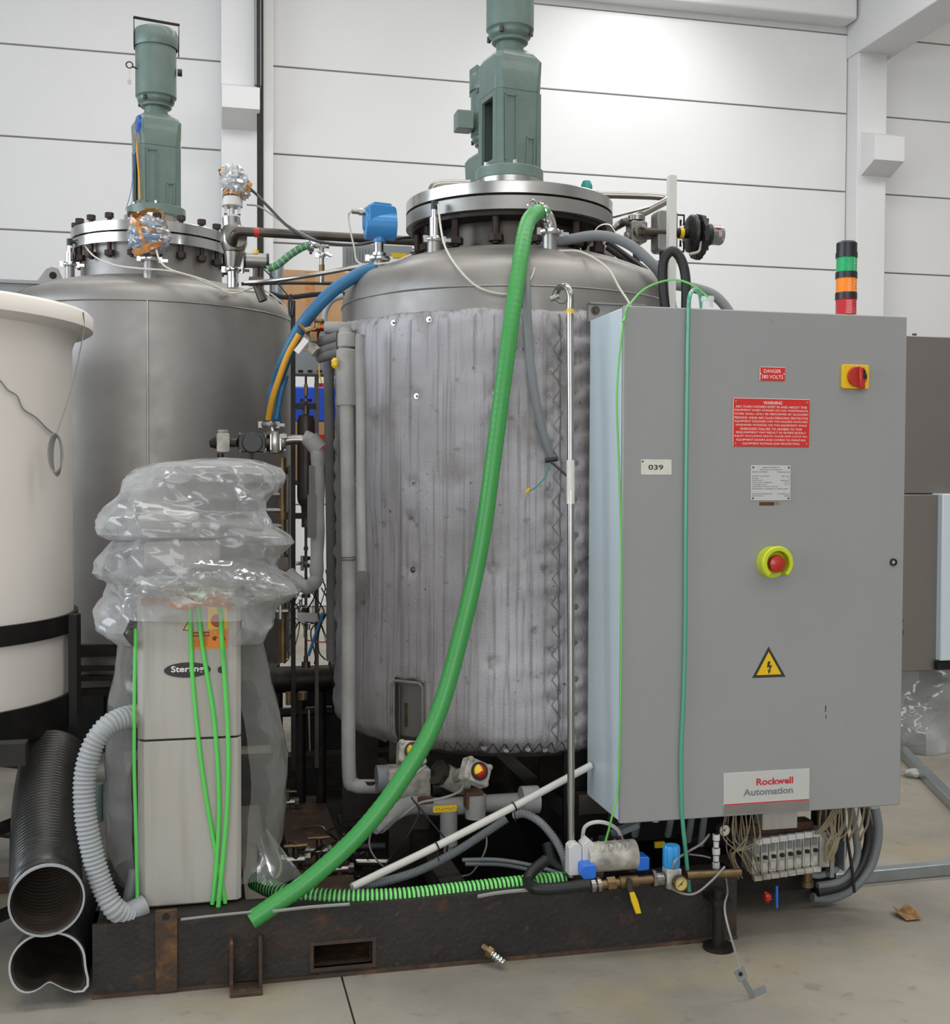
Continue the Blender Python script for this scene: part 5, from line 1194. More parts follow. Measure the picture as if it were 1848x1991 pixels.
q = atD(626, 835, 6.9); bm = B(); box(bm, q.x-.03, q.x+.03, cq.y-.08, cq.y-.021, zA-.22, zA-.08); solo('orange_item', bm, 'red_sign', 'small orange-red item standing in front of the brown carton', 'item')
bm = B(); box(bm, .42, 2.1, 5.53, 5.62, 0, .60)  # added black backing so the gap behind the skid stays dark
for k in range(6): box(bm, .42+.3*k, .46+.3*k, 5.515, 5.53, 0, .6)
solo('gap_backing', bm, 'frame_black', 'added low black backing that darkens the gap behind the skid', 'dark backing')
bm = B(); box(bm, -1.7, .38, 6.62, 6.9, 0, .78)  # added dark box, covers bright floor where shade should lie
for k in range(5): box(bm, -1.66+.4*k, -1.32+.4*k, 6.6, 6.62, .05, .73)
solo('shade_backing', bm, 'frame_black', 'added low dark box standing in for shade behind the rear left tank', 'cabinet')
q = atD(608, 707, 5.1); bm = B(); box(bm, q.x-.085, q.x+.075, q.y, q.y+.12, atD(608, 728, 5.1).z, atD(608, 640, 5.1).z); jb_ = solo('junction_box', bm, 'grey_box', 'grey electrical box behind the copper elbow', 'enclosure', bevel=.004)
for px in (585, 603, 622):
    q = atD(px, 722, 5.09); bm = B(); prism(bm, rrect(q.x-.011, q.x+.011, q.z-.006, q.z+.006, .005), q.y-.003, q.y+.001); part('slot', bm, 'dark', jb_)
# pole and brown tank frame
q = atD(571, 600, 4.75)
bm = B(); a = atD(570, 585, 4.75); b = atD(567, 1265, 4.75); box(bm, a.x-.009, a.x+.009, a.y-.009, a.y+.009, .3, a.z); solo('frame_pole', bm, 'frame_black', 'tall black square pole between the two tanks', 'pole')
bm = B(); a = atD(616, 730, 4.8); box(bm, a.x-.008, a.x+.008, a.y-.008, a.y+.008, .3, a.z); solo('frame_pole', bm, 'steel_dark', 'grey steel pole right of the brown cylinder', 'pole')
bc = thing('brown_cylinder', 'dark brown upright gas cylinder between the tanks', 'cylinder', atD(595, 1000, 4.8))
a = atD(595, 985, 4.8); b = atD(595, 806, 4.8); bm = B(); lathe(bm, [(0, a.z-.03), (.018, a.z-.03), (.02, a.z), (.034, a.z+.02), (.036, a.z+.04), (.036, b.z-.03), (.03, b.z-.005), (.012, b.z), (0, b.z)], (a.x, a.y, 0), 28); part('cylinder_body', bm, 'brown_tank', bc)
bm = B(); c = atD(595, 730, 4.8); cyl(bm, (a.x, a.y, b.z), (a.x, a.y, b.z+.035), .014, 12); cyl(bm, (a.x, a.y, b.z+.035), (a.x, a.y, c.z), .005, 8); solid_disc(bm, (a.x, a.y, atD(595, 782, 4.8).z), .024, 0, .012, 12); part('rod', bm, 'steel_dark', bc)
bm = B(); c = atD(595, 760, 4.8); cyl(bm, (a.x, a.y, c.z-.02), (a.x, a.y, c.z+.025), .008, 10); part('brass_nut', bm, 'brass', bc)
for py in (790, 1003):
    c = atD(593, py, 4.79); bm = B(); box(bm, c.x-.055, c.x+.045, c.y-.012, c.y+.012, c.z-.012, c.z+.012); part('clamp_bar', bm, 'frame_black', bc)
bm = B(); lo = atD(595, 1290, 4.8)
z = a.z-.03
while z > lo.z:
    r = random.choice((.006, .009, .014, .018)); h_ = random.choice((.015, .025, .04)); cyl(bm, (a.x, a.y, z-h_), (a.x, a.y, z), r, 10); z -= h_
part('lower_fittings', bm, 'steel_dark', bc)
# fine fittings next to it
for i, (px, py) in enumerate(((588, 1095), (602, 1140), (585, 1180), (600, 1210))):
    g = thing('instrument_valve', ('highest of the small chrome needle valves below the brown cylinder', 'small chrome needle valve just under the insulated elbow', 'small chrome needle valve left of the grey support plate', 'lowest small chrome needle valve below the brown cylinder')[i], 'valve', atD(px, py+12, 4.72), 'needle valves between the tanks')
    c = atD(px, py, 4.72); bm = B(); cyl(bm, c+V((-.025, 0, 0)), c+V((.025, 0, 0)), .008, 10); cyl(bm, c+V((0, 0, -.03)), c+V((0, 0, .03)), .007, 10); part('valve_body', bm, 'steel_pipe', g)
    bm = B(); cyl(bm, c+V((0, -.03, .0)), c+V((0, 0, 0)), .004, 8); cyl(bm, c+V((-.018, -.03, .005)), c+V((.018, -.03, .005)), .004, 8); part('handle', bm, 'chrome', g)
bm = B(); c = atD(604, 1200, 4.66); cbox(bm, c, (.10, .012, .035), Matrix.Rotation(.06, 3, 'Y')); solo('support_plate', bm, 'steel_dull', 'small grey metal plate with a hole among the pipes', 'plate')
hose('blue_tube', [atD(630, 1190, 4.6), atD(615, 1230, 4.6), atD(600, 1275, 4.6)], .006, 'blue_hose', 'short blue tube slanting down among the dark pipes', 'tube', seg=8)
hose('red_cable', [atD(598, 1245, 4.6), atD(620, 1248, 4.6), atD(640, 1248, 4.6)], .0025, 'red_plastic', 'thin red cable crossing low between the tanks', 'cable', seg=6)
# brown pipe column
bm = B(); a = atD(549, 890, 4.55); b = atD(549, 1290, 4.55); cyl(bm, (a.x, a.y, b.z), (a.x, a.y, a.z), .0155, 14)
for py in (915, 1003, 1085): c = atD(549, py, 4.55); cyl(bm, (a.x, a.y, c.z-.014), (a.x, a.y, c.z+.014), .0225, 14)
pc = solo('bronze_pipe', bm, 'brass', 'tarnished brown pipe standing right of the plastic sheet', 'pipe')
bm = B()
for py in (961, 992, 1022): c = atD(549, py, 4.55); cyl(bm, (c.x-.09, c.y, c.z), (c.x, c.y, c.z), .008, 10); cyl(bm, (c.x-.09, c.y, c.z), (c.x-.075, c.y, c.z), .016, 12)
part('side_port', bm, 'steel_dull', pc)
bm = B(); c = atD(549, 1100, 4.5); prism(bm, rrect(c.x-.022, c.x+.022, c.z-.035, c.z+.035, .01), c.y-.02, c.y+.02); part('valve_body', bm, 'steel_dark', pc)
hose('slim_tube', [atD(561, 905, 4.62), atD(560, 1262, 4.62)], .006, 'steel_pipe', 'slim steel tube between the bronze pipe and the black pole', 'tube', n=2, seg=8)
# valve cluster
vc = thing('actuated_valve', 'steel valve with black round actuator and white limit switch at the left of the piping', 'valve', atD(545, 885, 4.4))
c = atD(490, 861, 4.38); bm = B(); cyl(bm, c+V((0, -.04, 0)), c+V((0, .04, 0)), .038, 28); prism(bm, rrect(c.x-.05, c.x+.05, c.z-.035, c.z+.035, .012), c.y-.02, c.y+.03); part('black_actuator', bm, 'black_plastic', vc, bevel=.003)
bm = B(); d_ = atD(434, 861, 4.38); prism(bm, rrect(d_.x-.024, d_.x+.024, d_.z-.036, d_.z+.036, .008), d_.y-.025, d_.y+.025); solid_disc(bm, d_+V((0, 0, .036)), .02, 0, .012, 14); part('limit_switch', bm, 'dirty_white', vc, bevel=.003)
bm = B(); cyl(bm, d_+V((-.024, 0, 0)), d_+V((-.05, 0, -.005)), .026, 16, .012); cyl(bm, d_+V((-.01, 0, -.04)), d_+V((-.01, 0, -.06)), .012, 10); part('cable_gland', bm, 'black_plastic', vc)
bm = B(); cyl(bm, d_+V((.02, 0, 0)), c+V((-.05, 0, 0)), .016, 14); cyl(bm, c+V((.045, 0, 0)), atD(525, 861, 4.4), .018, 14); cyl(bm, c+V((0, 0, -.035)), c+V((-.01, 0, -.09)), .008, 8)
for dx in (-.045, .045):
    for dz in (-.032, .032): cyl(bm, c+V((dx, -.045, dz)), c+V((dx, .0, dz)), .006, 8)
part('stem', bm, 'steel_dark', vc)
c = atD(535, 860, 4.42); bm = B(); lathe(bm, [(0, -.045), (.03, -.04), (.036, -.01), (.036, .01), (.03, .04), (0, .045)], c, 20)
for k in range(6): a_ = k*PI/3; cyl(bm, c+V((.036*math.cos(a_), .036*math.sin(a_), -.03)), c+V((.036*math.cos(a_), .036*math.sin(a_), .03)), .005, 6)
cyl(bm, c, atD(527, 820, 4.42), .014, 12); part('valve_body', bm, 'steel_pipe', vc)
bm = B(); clamp(bm, atD(523, 826, 4.42), .022, ang=0); cyl(bm, atD(505, 826, 4.42), atD(540, 826, 4.42), .006, 8); clamp(bm, atD(550, 858, 4.42), .024, V((1, 0, 0)), ang=1); part('tri_clamp', bm, 'steel_dull', vc)
bm = B(); sweep(bm, catmull([atD(548, 858, 4.42), atD(570, 855, 4.42), atD(590, 856, 4.42), atD(603, 866, 4.42)], 6), .0185, 14); part('elbow_pipe', bm, 'steel_pipe', vc)
# insulated elbow pipe
bm = B(); P = catmull([atD(592, 850, 4.40), atD(607, 856, 4.40), atD(617, 880, 4.40), atD(618, 930, 4.40), atD(618, 1020, 4.40), atD(616, 1100, 4.40), atD(614, 1128, 4.40), atD(600, 1142, 4.42), atD(580, 1132, 4.45), atD(562, 1115, 4.47)], 8)
sweep(bm, P, lambda i, n: .026+.0015*math.sin(i*.8), 16); ip = solo('lagged_pipe', bm, 'insul', 'short grey lagged pipe with taped joints bending left at both ends', 'pipe')
bm = B(); c = atD(602, 862, 4.40); cyl(bm, c+V((-.0, 0, .02)), c+V((.035, 0, -.022)), .034, 16); part('lagging_collar', bm, 'insul', ip)
bm = B(); a = atD(607, 905, 4.385); box(bm, a.x-.014, a.x+.006, a.y-.028, a.y-.02, atD(607, 1045, 4.385).z, a.z); box(bm, a.x-.02, a.x+.012, a.y-.034, a.y-.024, atD(607, 1045, 4.385).z, atD(607, 962, 4.385).z); part('lagging_strip', bm, 'insul_dark', ip)
# lagged vertical pipes beside jacket
hose('lagged_pipe', [atD(640, 700, 4.62), atD(640, 760, 4.62), atD(642, 900, 4.62), atD(645, 1100, 4.60), atD(645, 1285, 4.58)], .021, 'insul_dark', 'dark lagged pipe running down just left of the tank jacket', 'pipe', n=4)
bm = B(); P = catmull([atD(672, 640, 4.30), atD(672, 700, 4.28), atD(676, 900, 4.26), atD(678, 1100, 4.24), atD(678, 1300, 4.22), atD(679, 1500, 4.20), atD(690, 1526, 4.2), atD(715, 1529, 4.2), atD(745, 1529, 4.2)], 8)
sweep(bm, P, lambda i, n: .0255, 18); bp_ = solo('lagged_pipe', bm, 'insul', 'long pale lagged pipe running down the left face of the jacket to an elbow', 'pipe')
for py, hh, r in ((662, 14, .033), (735, 55, .038)):
    a = atD(674, py-hh, 4.28); b = atD(674, py+hh, 4.28); bm = B(); cyl(bm, a, b, r, 18); part('lagging_sleeve', bm, 'insul', bp_, label='taped joint sleeve', bevel=.004)
for py in (1083, 1088): bm = B(); a = atD(678, py, 4.24); torus(bm, a, .0265, .0016, 20, 5); part('tie_wire', bm, 'brass', bp_)
bm = B(); cyl(bm, atD(722, 1518, 4.2)+V((0, 0, .0)), atD(722, 1524, 4.2), .0262, 14); part('tie_wire', bm, 'dark', bp_)
bm = B(); P = catmull([atD(702, 650, 4.10), atD(700, 670, 4.10), atD(701, 800, 4.08), atD(702, 1000, 4.06), atD(704, 1110, 4.05)], 6); sweep(bm, P, .0165, 14)
solo('lagged_pipe', bm, 'insul', 'thinner pale lagged pipe just right of the long one, ending at mid height', 'pipe')
bm = B(); sweep(bm, catmull([atD(634, 637, 4.35), atD(665, 638, 4.34), atD(705, 640, 4.40)], 8), .0235, 16); tp = solo('lagged_pipe', bm, 'insul', 'short lagged pipe stub running left from the jacket top to a copper elbow', 'pipe')
bm = B(); sweep(bm, catmull([atD(637, 637, 4.35), atD(622, 637, 4.36), atD(614, 646, 4.37), atD(613, 665, 4.38)], 6), .015, 14); part('copper_elbow', bm, 'copper', tp, label='bright copper elbow')
bm = B(); lathe(bm, [(.016, -.008), (.02, 0), (.016, .008)], atD(621, 625, 4.36), 14); cyl(bm, atD(621, 640, 4.36), atD(621, 622, 4.36), .016, 12); part('brass_nut', bm, 'brass', tp)
g = thing('solenoid_valve', 'brass and white solenoid valve cluster below the copper elbow', 'valve', atD(600, 680, 4.36))
c = atD(600, 668, 4.36); bm = B(); crumple(bm, c, .03, .03, .034, 6, n=16, amp=.25); cyl(bm, c, c+V((.03, -.02, -.035)), .022, 14); part('valve_body', bm, 'dirty_white', g, smooth=30)
bm = B(); a = atD(586, 672, 4.30); cbox(bm, a, (.022, .003, .062), Matrix.Rotation(.65, 3, 'Y')); part('paper_tag', bm, 'white_print', g, label='white paper tag')
bm = B(); c = atD(609, 655, 4.33); cbox(bm, c, (.025, .03, .035)); cyl(bm, c, c+V((-.05, .02, .045)), .009, 10); cyl(bm, c+V((-.03, 0, .02)), c+V((.0, 0, .03)), .013, 10); part('brass_body', bm, 'brass', g)
for i, (y0, lb) in enumerate(((660, 'upper'), (678, 'middle'), (690, 'lowest'))):
    hose('lagged_stub', [atD(618+i*2, y0+6, 4.38), atD(640, y0, 4.33), atD(660, y0-6, 4.3)], .019, 'insul_dark', lb+' of three short dark lagged stubs below the copper elbow', 'pipe', seg=14, n=4)
bm = B(); c = atD(651, 706, 4.24); crumple(bm, c, .013, .012, .02, 5, n=12, amp=.2); part('valve_knob', bm, 'yellow', bp_, label='small yellow valve knob')
hose('yellow_wire', [atD(622, 700, 4.4), atD(621, 725, 4.4), atD(626, 745, 4.4)], .003, 'yellow', 'short yellow-green wire hanging by the dark lagged pipe', 'wire', seg=6)
# blue and orange hoses
hose('blue_hose', [atD(728, 522, 4.42), atD(700, 532, 4.40), atD(655, 560, 4.38), atD(615, 598, 4.38), atD(580, 645, 4.40), atD(552, 705, 4.44), atD(538, 745, 4.5), atD(531, 780, 4.5), atD(536, 820, 4.52)], .0245, 'blue_hose', 'thick blue hose arching from the blue transmitter nozzle down to the left', 'hose', seg=16, n=10)
hose('orange_hose', [atD(582, 650, 4.34), atD(560, 690, 4.35), atD(543, 735, 4.36), atD(530, 775, 4.38), atD(522, 815, 4.42)], .0115, 'orange_hose', 'yellow-orange hose running down below the blue hose to the valve cluster', 'hose', seg=12, n=8)
hose('dark_blue_hose', [atD(556, 730, 4.5), atD(545, 770, 4.5), atD(537, 815, 4.5)], .012, 'blue_hose', 'short darker blue hose behind the orange hose', 'hose', seg=10)
hose('clear_loop_hose', [atD(668, 575, 4.9), atD(645, 585, 4.9), atD(632, 610, 4.9), atD(632, 640, 4.9)], .012, 'grey_hose', 'pale grey hose curving behind the blue hose', 'hose', seg=10)
hose('black_cable_loop', [atD(566, 572, 4.735), atD(562, 590, 4.73), atD(564, 612, 4.73), atD(569, 612, 4.73), atD(571, 590, 4.73), atD(567, 580, 4.735)], .005, 'cable_black', 'small black cable loop at the top of the black pole', 'cable', seg=6)
hose('thin_cable', [atD(512, 522, 4.95), atD(535, 545, 4.95), atD(560, 575, 4.8)], .003, 'cable_black', 'thin black cable from the small grey actuator to the black pole', 'cable', seg=6)

# ================================================================ UNDER THE JACKETED TANK
def limit_box(name, label, px, py, d, rx, rz, w=.062, cat='limit switch'):
    c = atD(px, py, d); R = Matrix.Rotation(rz, 3, 'Z') @ Matrix.Rotation(rx[0], 3, 'X') @ Matrix.Rotation(rx[1], 3, 'Y')
    t = thing(name, label, cat, c-V((0, 0, .06)))
    bm = B(); cbox(bm, c, (w*1.55, .05, w*1.25), R)
    for sx in (-1, 1):
        for sz in (-1, 1): cyl(bm, c+R @ V((sx*w*.62, -.03, sz*w*.48)), c+R @ V((sx*w*.62, .02, sz*w*.48)), .011, 10)
    part('switch_box', bm, 'dirty_white', t, bevel=.006)
    bm = B(); cyl(bm, c+R @ V((0, -.025, 0)), c+R @ V((0, -.034, 0)), .031, 20); part('bezel', bm, 'black_plastic', t)
    bm = B(); lathe(bm, [(0, .050), (.012, .047), (.022, .038), (.024, .03), (0, .03)], c, 20, R=R @ Matrix.Rotation(PI/2, 3, 'X')); part('indicator_dome', bm, 'red_plastic', t, label='red and yellow position dome')
    bm = B(); lathe(bm, [(0, .0515), (.012, .0485), (.023, .039), (.025, .03)], c, 6, R=R @ Matrix.Rotation(PI/2, 3, 'X'), a0=2.2, a1=4.0); part('dome_sector', bm, 'yellow', t)
    return t, c, R
ux = thing('bottom_outlet_pipework', 'grey lagged outlet pipe with tees under the jacketed tank', 'pipe', atD(860, 1640, 4.1))
bm = B(); P = catmull([atD(690, 1622, 3.90), atD(735, 1605, 3.95), atD(765, 1580, 4.0), atD(800, 1566, 4.05), atD(860, 1568, 4.1), atD(950, 1562, 4.1), atD(1050, 1556, 4.1)], 8); sweep(bm, P[8:], .031, 18); part('lagged_run', bm, 'insul', ux)
bm = B(); a = atD(873, 1570, 4.08); cyl(bm, a, a-V((0, 0, .13)), .031, 16); cyl(bm, a-V((0, 0, .13)), a-V((0, 0, .155)), .02, 12); part('tee_branch', bm, 'insul', ux)
bm = B(); a = atD(1030, 1555, 4.05); cyl(bm, a+V((-.03, 0, 0)), a+V((.03, 0, 0)), .048, 20); part('lagging_sleeve', bm, 'insul', ux); bm = B(); cyl(bm, atD(925, 1590, 4.05), atD(925, 1545, 4.05), .036, 18); part('lagging_sleeve', bm, 'insul', ux)
bm = B(); a = atD(828, 1556, 4.0); cbox(bm, a, (.05, .03, .02)); part('rusty_bracket', bm, 'rust', ux); bm = B(); a = atD(921, 1553, 4.05); cbox(bm, a, (.06, .05, .06)); part('rusty_bracket', bm, 'rust', ux)
bm = B(); a = atD(865, 1572, 4.02); prism(bm, rrect(a.x-.042, a.x+.042, a.z-.0115, a.z+.0115, .005), a.y-.004, a.y); tg = part('yellow_tag', bm, 'yellow', ux, label='yellow tag with black scribbled marks')
bm = B()
for k in range(7): cbox(bm, V((a.x-.03+k*.01, a.y-.005, a.z+.002*math.sin(k*2.2))), (.006, .001, .0018), Matrix.Rotation(.5*math.sin(k*1.7), 3, 'Y'))
part('tag_marks', bm, 'print_dark', tg)
bm = B(); a = atD(730, 1615, 3.88); b = atD(760, 1590, 3.95); cyl(bm, a, b, .014, 12); cyl(bm, atD(725, 1600, 3.85), atD(755, 1565, 3.9), .010, 10); part('small_pipe', bm, 'insul', ux)
# actuators
aa = thing('outlet_actuator', 'dirty grey box actuator half hidden behind the green hose', 'actuator', atD(800, 1555, 4.15))
bm = B(); c = atD(793, 1520, 4.15); prism(bm, rrect(c.x-.075, c.x+.075, c.z-.055, c.z+.055, .01), c.y-.05, c.y+.05); part('actuator_body', bm, 'dirty_white', aa, bevel=.005)
bm = B(); c = atD(742, 1515, 4.15); cyl(bm, c+V((-.018, 0, 0)), c+V((.022, 0, 0)), .05, 20); part('end_cap', bm, 'conduit', aa)
bm = B(); c = atD(838, 1525, 4.15); cyl(bm, c, c+V((.03, 0, 0)), .045, 16); part('end_cap', bm, 'black_plastic', aa)
limit_box('limit_switch', 'white paint-worn limit switch with red and yellow dome behind the green hose', 800, 1465, 3.98, (-.5, .15), .1)
limit_box('limit_switch', 'tilted white limit switch box with a red dome right of the green hose', 924, 1502, 3.95, (-.35, .5), .35)
ab = thing('outlet_actuator', 'round dull metal actuator behind the tilted limit switch', 'actuator', atD(880, 1540, 4.15))
bm = B(); c = atD(880, 1515, 4.15); R = Matrix.Rotation(.4, 3, 'Z') @ Matrix.Rotation(.5, 3, 'Y'); cyl(bm, c+R @ V((-.07, 0, 0)), c+R @ V((.07, 0, 0)), .042, 20); cyl(bm, c, atD(905, 1500, 4.02), .02, 12); part('actuator_body', bm, 'dirty_white', ab)
bm = B(); cyl(bm, c+R @ V((-.075, 0, 0)), c+R @ V((-.055, 0, 0)), .047, 8); part('end_cap', bm, 'steel_dark', ab); bm = B(); cyl(bm, c+R @ V((.055, 0, 0)), c+R @ V((.075, 0, 0)), .047, 8); part('end_cap', bm, 'steel_dark', ab)
hose('grey_lead', [atD(905, 1515, 3.95), atD(895, 1538, 3.95), atD(860, 1552, 3.92), atD(815, 1562, 3.92), atD(785, 1585, 3.92), atD(772, 1595, 3.95)], .004, 'cable_grey', 'grey cable from the tilted limit switch curving down left', 'cable', seg=6)
hose('grey_lead', [atD(828, 1490, 3.86), atD(800, 1512, 3.84), atD(775, 1522, 3.9)], .005, 'cable_grey', 'short grey cable crossing behind the green hose at the limit switch', 'cable', seg=6)
for i, (P, lb) in enumerate((([(775, 1555, 3.9), (745, 1580, 3.9), (722, 1620, 3.9), (720, 1650, 3.9), (740, 1680, 3.92), (760, 1690, 3.95)], 'thin grey wire looping low left of the outlet pipe'),
                             ([(800, 1550, 3.9), (815, 1580, 3.9), (790, 1630, 3.9), (765, 1660, 3.92), (745, 1690, 3.92)], 'thin dark wire crossing diagonally under the outlet pipe'),
                             ([(808, 1560, 3.9), (840, 1600, 3.9), (870, 1640, 3.9), (860, 1680, 3.92)], 'dark cable hanging under the tee branch'),
                             ([(735, 1580, 4.0), (680, 1595, 4.1), (640, 1615, 4.2)], 'thin black cable sagging left behind the green hose'),
                             ([(945, 1610, 4.0), (945, 1650, 4.0), (920, 1695, 4.0), (895, 1705, 4.0)], 'thin cable hanging behind the white pipe'))):
    hose('loose_wire', [atD(*p) for p in P], .003, 'cable_grey' if i in (0, 4) else 'cable_black', lb, 'wire', seg=6)
# dim valves on the left under the tank
def small_valve(px, py, d, lb, sc=1.0):
    g = thing('brass_valve', lb, 'valve', atD(px, py+18, d)); c = atD(px, py, d)
    bm = B(); cyl(bm, c+V((-.05, 0, 0))*sc, c+V((.05, 0, 0))*sc, .013*sc, 12); cyl(bm, c+V((0, -.0, -.035))*sc, c+V((0, 0, .045))*sc, .012*sc, 10); cyl(bm, c+V((-.05, 0, 0))*sc, c+V((-.03, 0, 0))*sc, .02*sc, 6); cyl(bm, c+V((.03, 0, 0))*sc, c+V((.05, 0, 0))*sc, .02*sc, 6); part('valve_body', bm, 'steel_pipe', g)
    bm = B(); cyl(bm, c+V((-.04, -.005, .05))*sc, c+V((.04, -.005, .05))*sc, .006*sc, 8); cyl(bm, c+V((.0, .0, .03))*sc, c+V((0, 0, .06))*sc, .008*sc, 8); part('handle', bm, 'brass', g)
small_valve(620, 1655, 4.2, 'steel valve low behind the green hose, uppermost of the small cluster')
small_valve(575, 1672, 4.0, 'small steel valve beside the plastic sheet hem')
small_valve(660, 1690, 4.1, 'small steel valve behind the middle of the green hose')
small_valve(560, 1560, 4.9, 'dim valve in the dark behind the chiller', .9)
hose('drain_pipe', [atD(600, 1712, 4.1), atD(680, 1705, 4.1)], .012, 'steel_dark', 'short level steel pipe low behind the green hose', 'pipe', n=2)
hose('drain_pipe', [atD(640, 1650, 4.3), atD(750, 1645, 4.3)], .014, 'rubber', 'black level pipe in the dark under the tank', 'pipe', n=2)
hose('drain_pipe', [atD(690, 1676, 4.2), atD(755, 1676, 4.2)], .014, 'steel_pipe', 'grey pipe stub in front of the tank leg', 'pipe', n=2)
# dark machinery block behind: pump housing & pipes
pm = thing('pump_unit', 'dark pump and piping standing in shadow between the tanks', 'pump', (atD(590, 1500, 5.0).x, atD(590, 1500, 5.0).y, .0))
q = atD(590, 1320, 4.9); bm = B(); cyl(bm, q+V((-.13, 0, 0)), q+V((.12, 0, 0)), .055, 24); cyl(bm, q+V((-.15, 0, 0)), q+V((-.12, 0, 0)), .075, 24); cyl(bm, q+V((.11, 0, 0)), q+V((.14, 0, 0)), .075, 24); part('pump_body', bm, 'black_steel', pm)
bm = B()
for px, z in ((540, 0), (585, 1), (625, 0)): a = atD(px, 1330, 5.0); cyl(bm, (a.x, a.y, 0), (a.x, a.y, a.z), .022, 12)
cyl(bm, (q.x-.13, q.y+.1, .5), (q.x+.13, q.y+.1, .5), .02, 10); part('pipe_leg', bm, 'black_steel', pm)
bm = B(); a = atD(562, 1370, 4.6); cyl(bm, a, a+V((0, 0, .05)), .013, 12); a = atD(589, 1360, 4.6); cyl(bm, a, a+V((0, 0, .03)), .018, 12); cyl(bm, atD(601, 1380, 4.6), atD(603, 1460, 4.6), .004, 6); part('brass_fitting', bm, 'brass', pm)

# ================================================================ HOSES LYING ON THE SKID
P = [atD(496, 1712, 3.72), atD(525, 1727, 3.66), atD(570, 1740, 3.60)]
P += [atD(660, 1747, 3.575), atD(780, 1744, 3.60), atD(900, 1732, 3.66), atD(1000, 1721, 3.71), atD(1098, 1712, 3.76)]
Q = resample(catmull(P, 10), .0035); bm = B()
sweep(bm, Q, lambda i, n: .0265+(.0022 if (i % 4) in (0, 1) else -.0012), 20, True, mi=lambda i: 0 if (i % 4) in (0, 3) or False else 1)
solo('spiral_suction_hose', bm, ['spiral_green', 'spiral_dark'], 'green and black spiral ribbed hose lying along the front of the skid', 'hose', smooth=75)
bm = B(); P = [atD(1150, 1488, 3.95), atD(1000, 1568, 3.85), atD(840, 1650, 3.75), atD(740, 1698, 3.68), atD(685, 1725, 3.62)]
sweep(bm, catmull(P, 6), .0125, 14); wp = solo('white_pipe', bm, 'pvc_white', 'white plastic pipe slanting from behind the cabinet down to the skid', 'pipe')
for px, py, d in ((1000, 1568, 3.85), (850, 1645, 3.755)):
    a = atD(px, py, d); bm = B(); torus(bm, a, .0145, .0025, 16, 5, rot_to(P[1]-P[2])); cyl(bm, a+V((0, 0, -.012)), a+V((.006, 0, -.05)), .002, 5); part('cable_tie', bm, 'dark', wp)
def corrug(name, P, r, m, label, pitch=.0095):
    Q = resample(catmull([atD(*p) for p in P], 10), pitch/4); bm = B(); sweep(bm, Q, lambda i, n: r+.0018*math.sin(i*PI/2), 14); return solo(name, bm, m, label, 'hose', smooth=70)
corrug('corrugated_conduit', [(985, 1592, 3.90), (940, 1622, 3.88), (880, 1660, 3.84), (810, 1695, 3.78), (740, 1716, 3.70), (700, 1722, 3.66)], .0135, 'conduit', 'grey corrugated conduit running under the white pipe')
corrug('corrugated_conduit', [(1000, 1586, 3.92), (1020, 1582, 3.90), (1050, 1598, 3.86), (1078, 1630, 3.82), (1096, 1665, 3.78), (1106, 1700, 3.74)], .0125, 'grey_hose_dk', 'grey corrugated conduit curving down to the left of the riser pipe')
hose('black_hose', [atD(1062, 1672, 3.72), atD(1035, 1695, 3.68), atD(1028, 1715, 3.65), atD(1045, 1728, 3.58), atD(1090, 1727, 3.56), atD(1150, 1720, 3.54)], .018, 'hose_black', 'black rubber hose bending round to the brass fittings', 'hose', seg=14)
hose('black_hose', [atD(1065, 1640, 3.95), atD(1075, 1675, 3.92), atD(1100, 1700, 3.9)], .02, 'hose_black', 'short thick black hose in shadow behind the riser pipe', 'hose', seg=12)
for i, P in enumerate(([(900, 1672, 3.95), (970, 1672, 3.92), (1040, 1684, 3.88), (1100, 1702, 3.85)], [(905, 1680, 4.0), (980, 1682, 4.0), (1060, 1700, 3.95), (1100, 1722, 3.9)])):
    hose('grey_tube', [atD(*p) for p in P], .007, 'conduit', ('upper', 'lower')[i]+' thin grey tube curving right above the spiral hose', 'tube', seg=8)
hose('grey_cable', [atZ(530, 1772, SH+.006), atZ(600, 1764, SH+.006), atZ(680, 1758, SH+.006)], .005, 'cable_grey', 'grey cable lying on the skid beam below the left of the spiral hose', 'cable', seg=6)
hose('grey_cable', [atZ(930, 1743, SH+.007), atZ(970, 1736, SH+.007), atZ(1020, 1731, SH+.007), atZ(1060, 1729, SH+.007)], .006, 'cable_grey', 'pale grey cable beside the right part of the spiral hose', 'cable', seg=6)
hose('long_rod', [atZ(352, 1788, SH+.005), atZ(420, 1780, SH+.005), atZ(490, 1773, SH+.005)], .004, 'cable_grey', 'thin rod lying on the skid in front of the chiller', 'rod', seg=6)
# hose end fitting sticking out of the skid
a = atY(940, 1840, SY-.001); g = thing('hose_barb', 'threaded brass and steel hose barb sticking out of the skid front', 'pipe fitting', (a.x, a.y-.06, a.z-.03))
bm = B(); d_ = V((.05, -.07, -.03)); cyl(bm, a, a+d_*.3, .012, 14); cyl(bm, a+d_*.25, a+d_*.45, .018, 6); part('barb_nut', bm, 'brass', g)
bm = B(); sweep(bm, resample([a+d_*.42, a+d_], .004), lambda i, n: .011+(.0025 if i % 3 == 0 else 0), 14); part('barb_thread', bm, 'steel_bright', g)

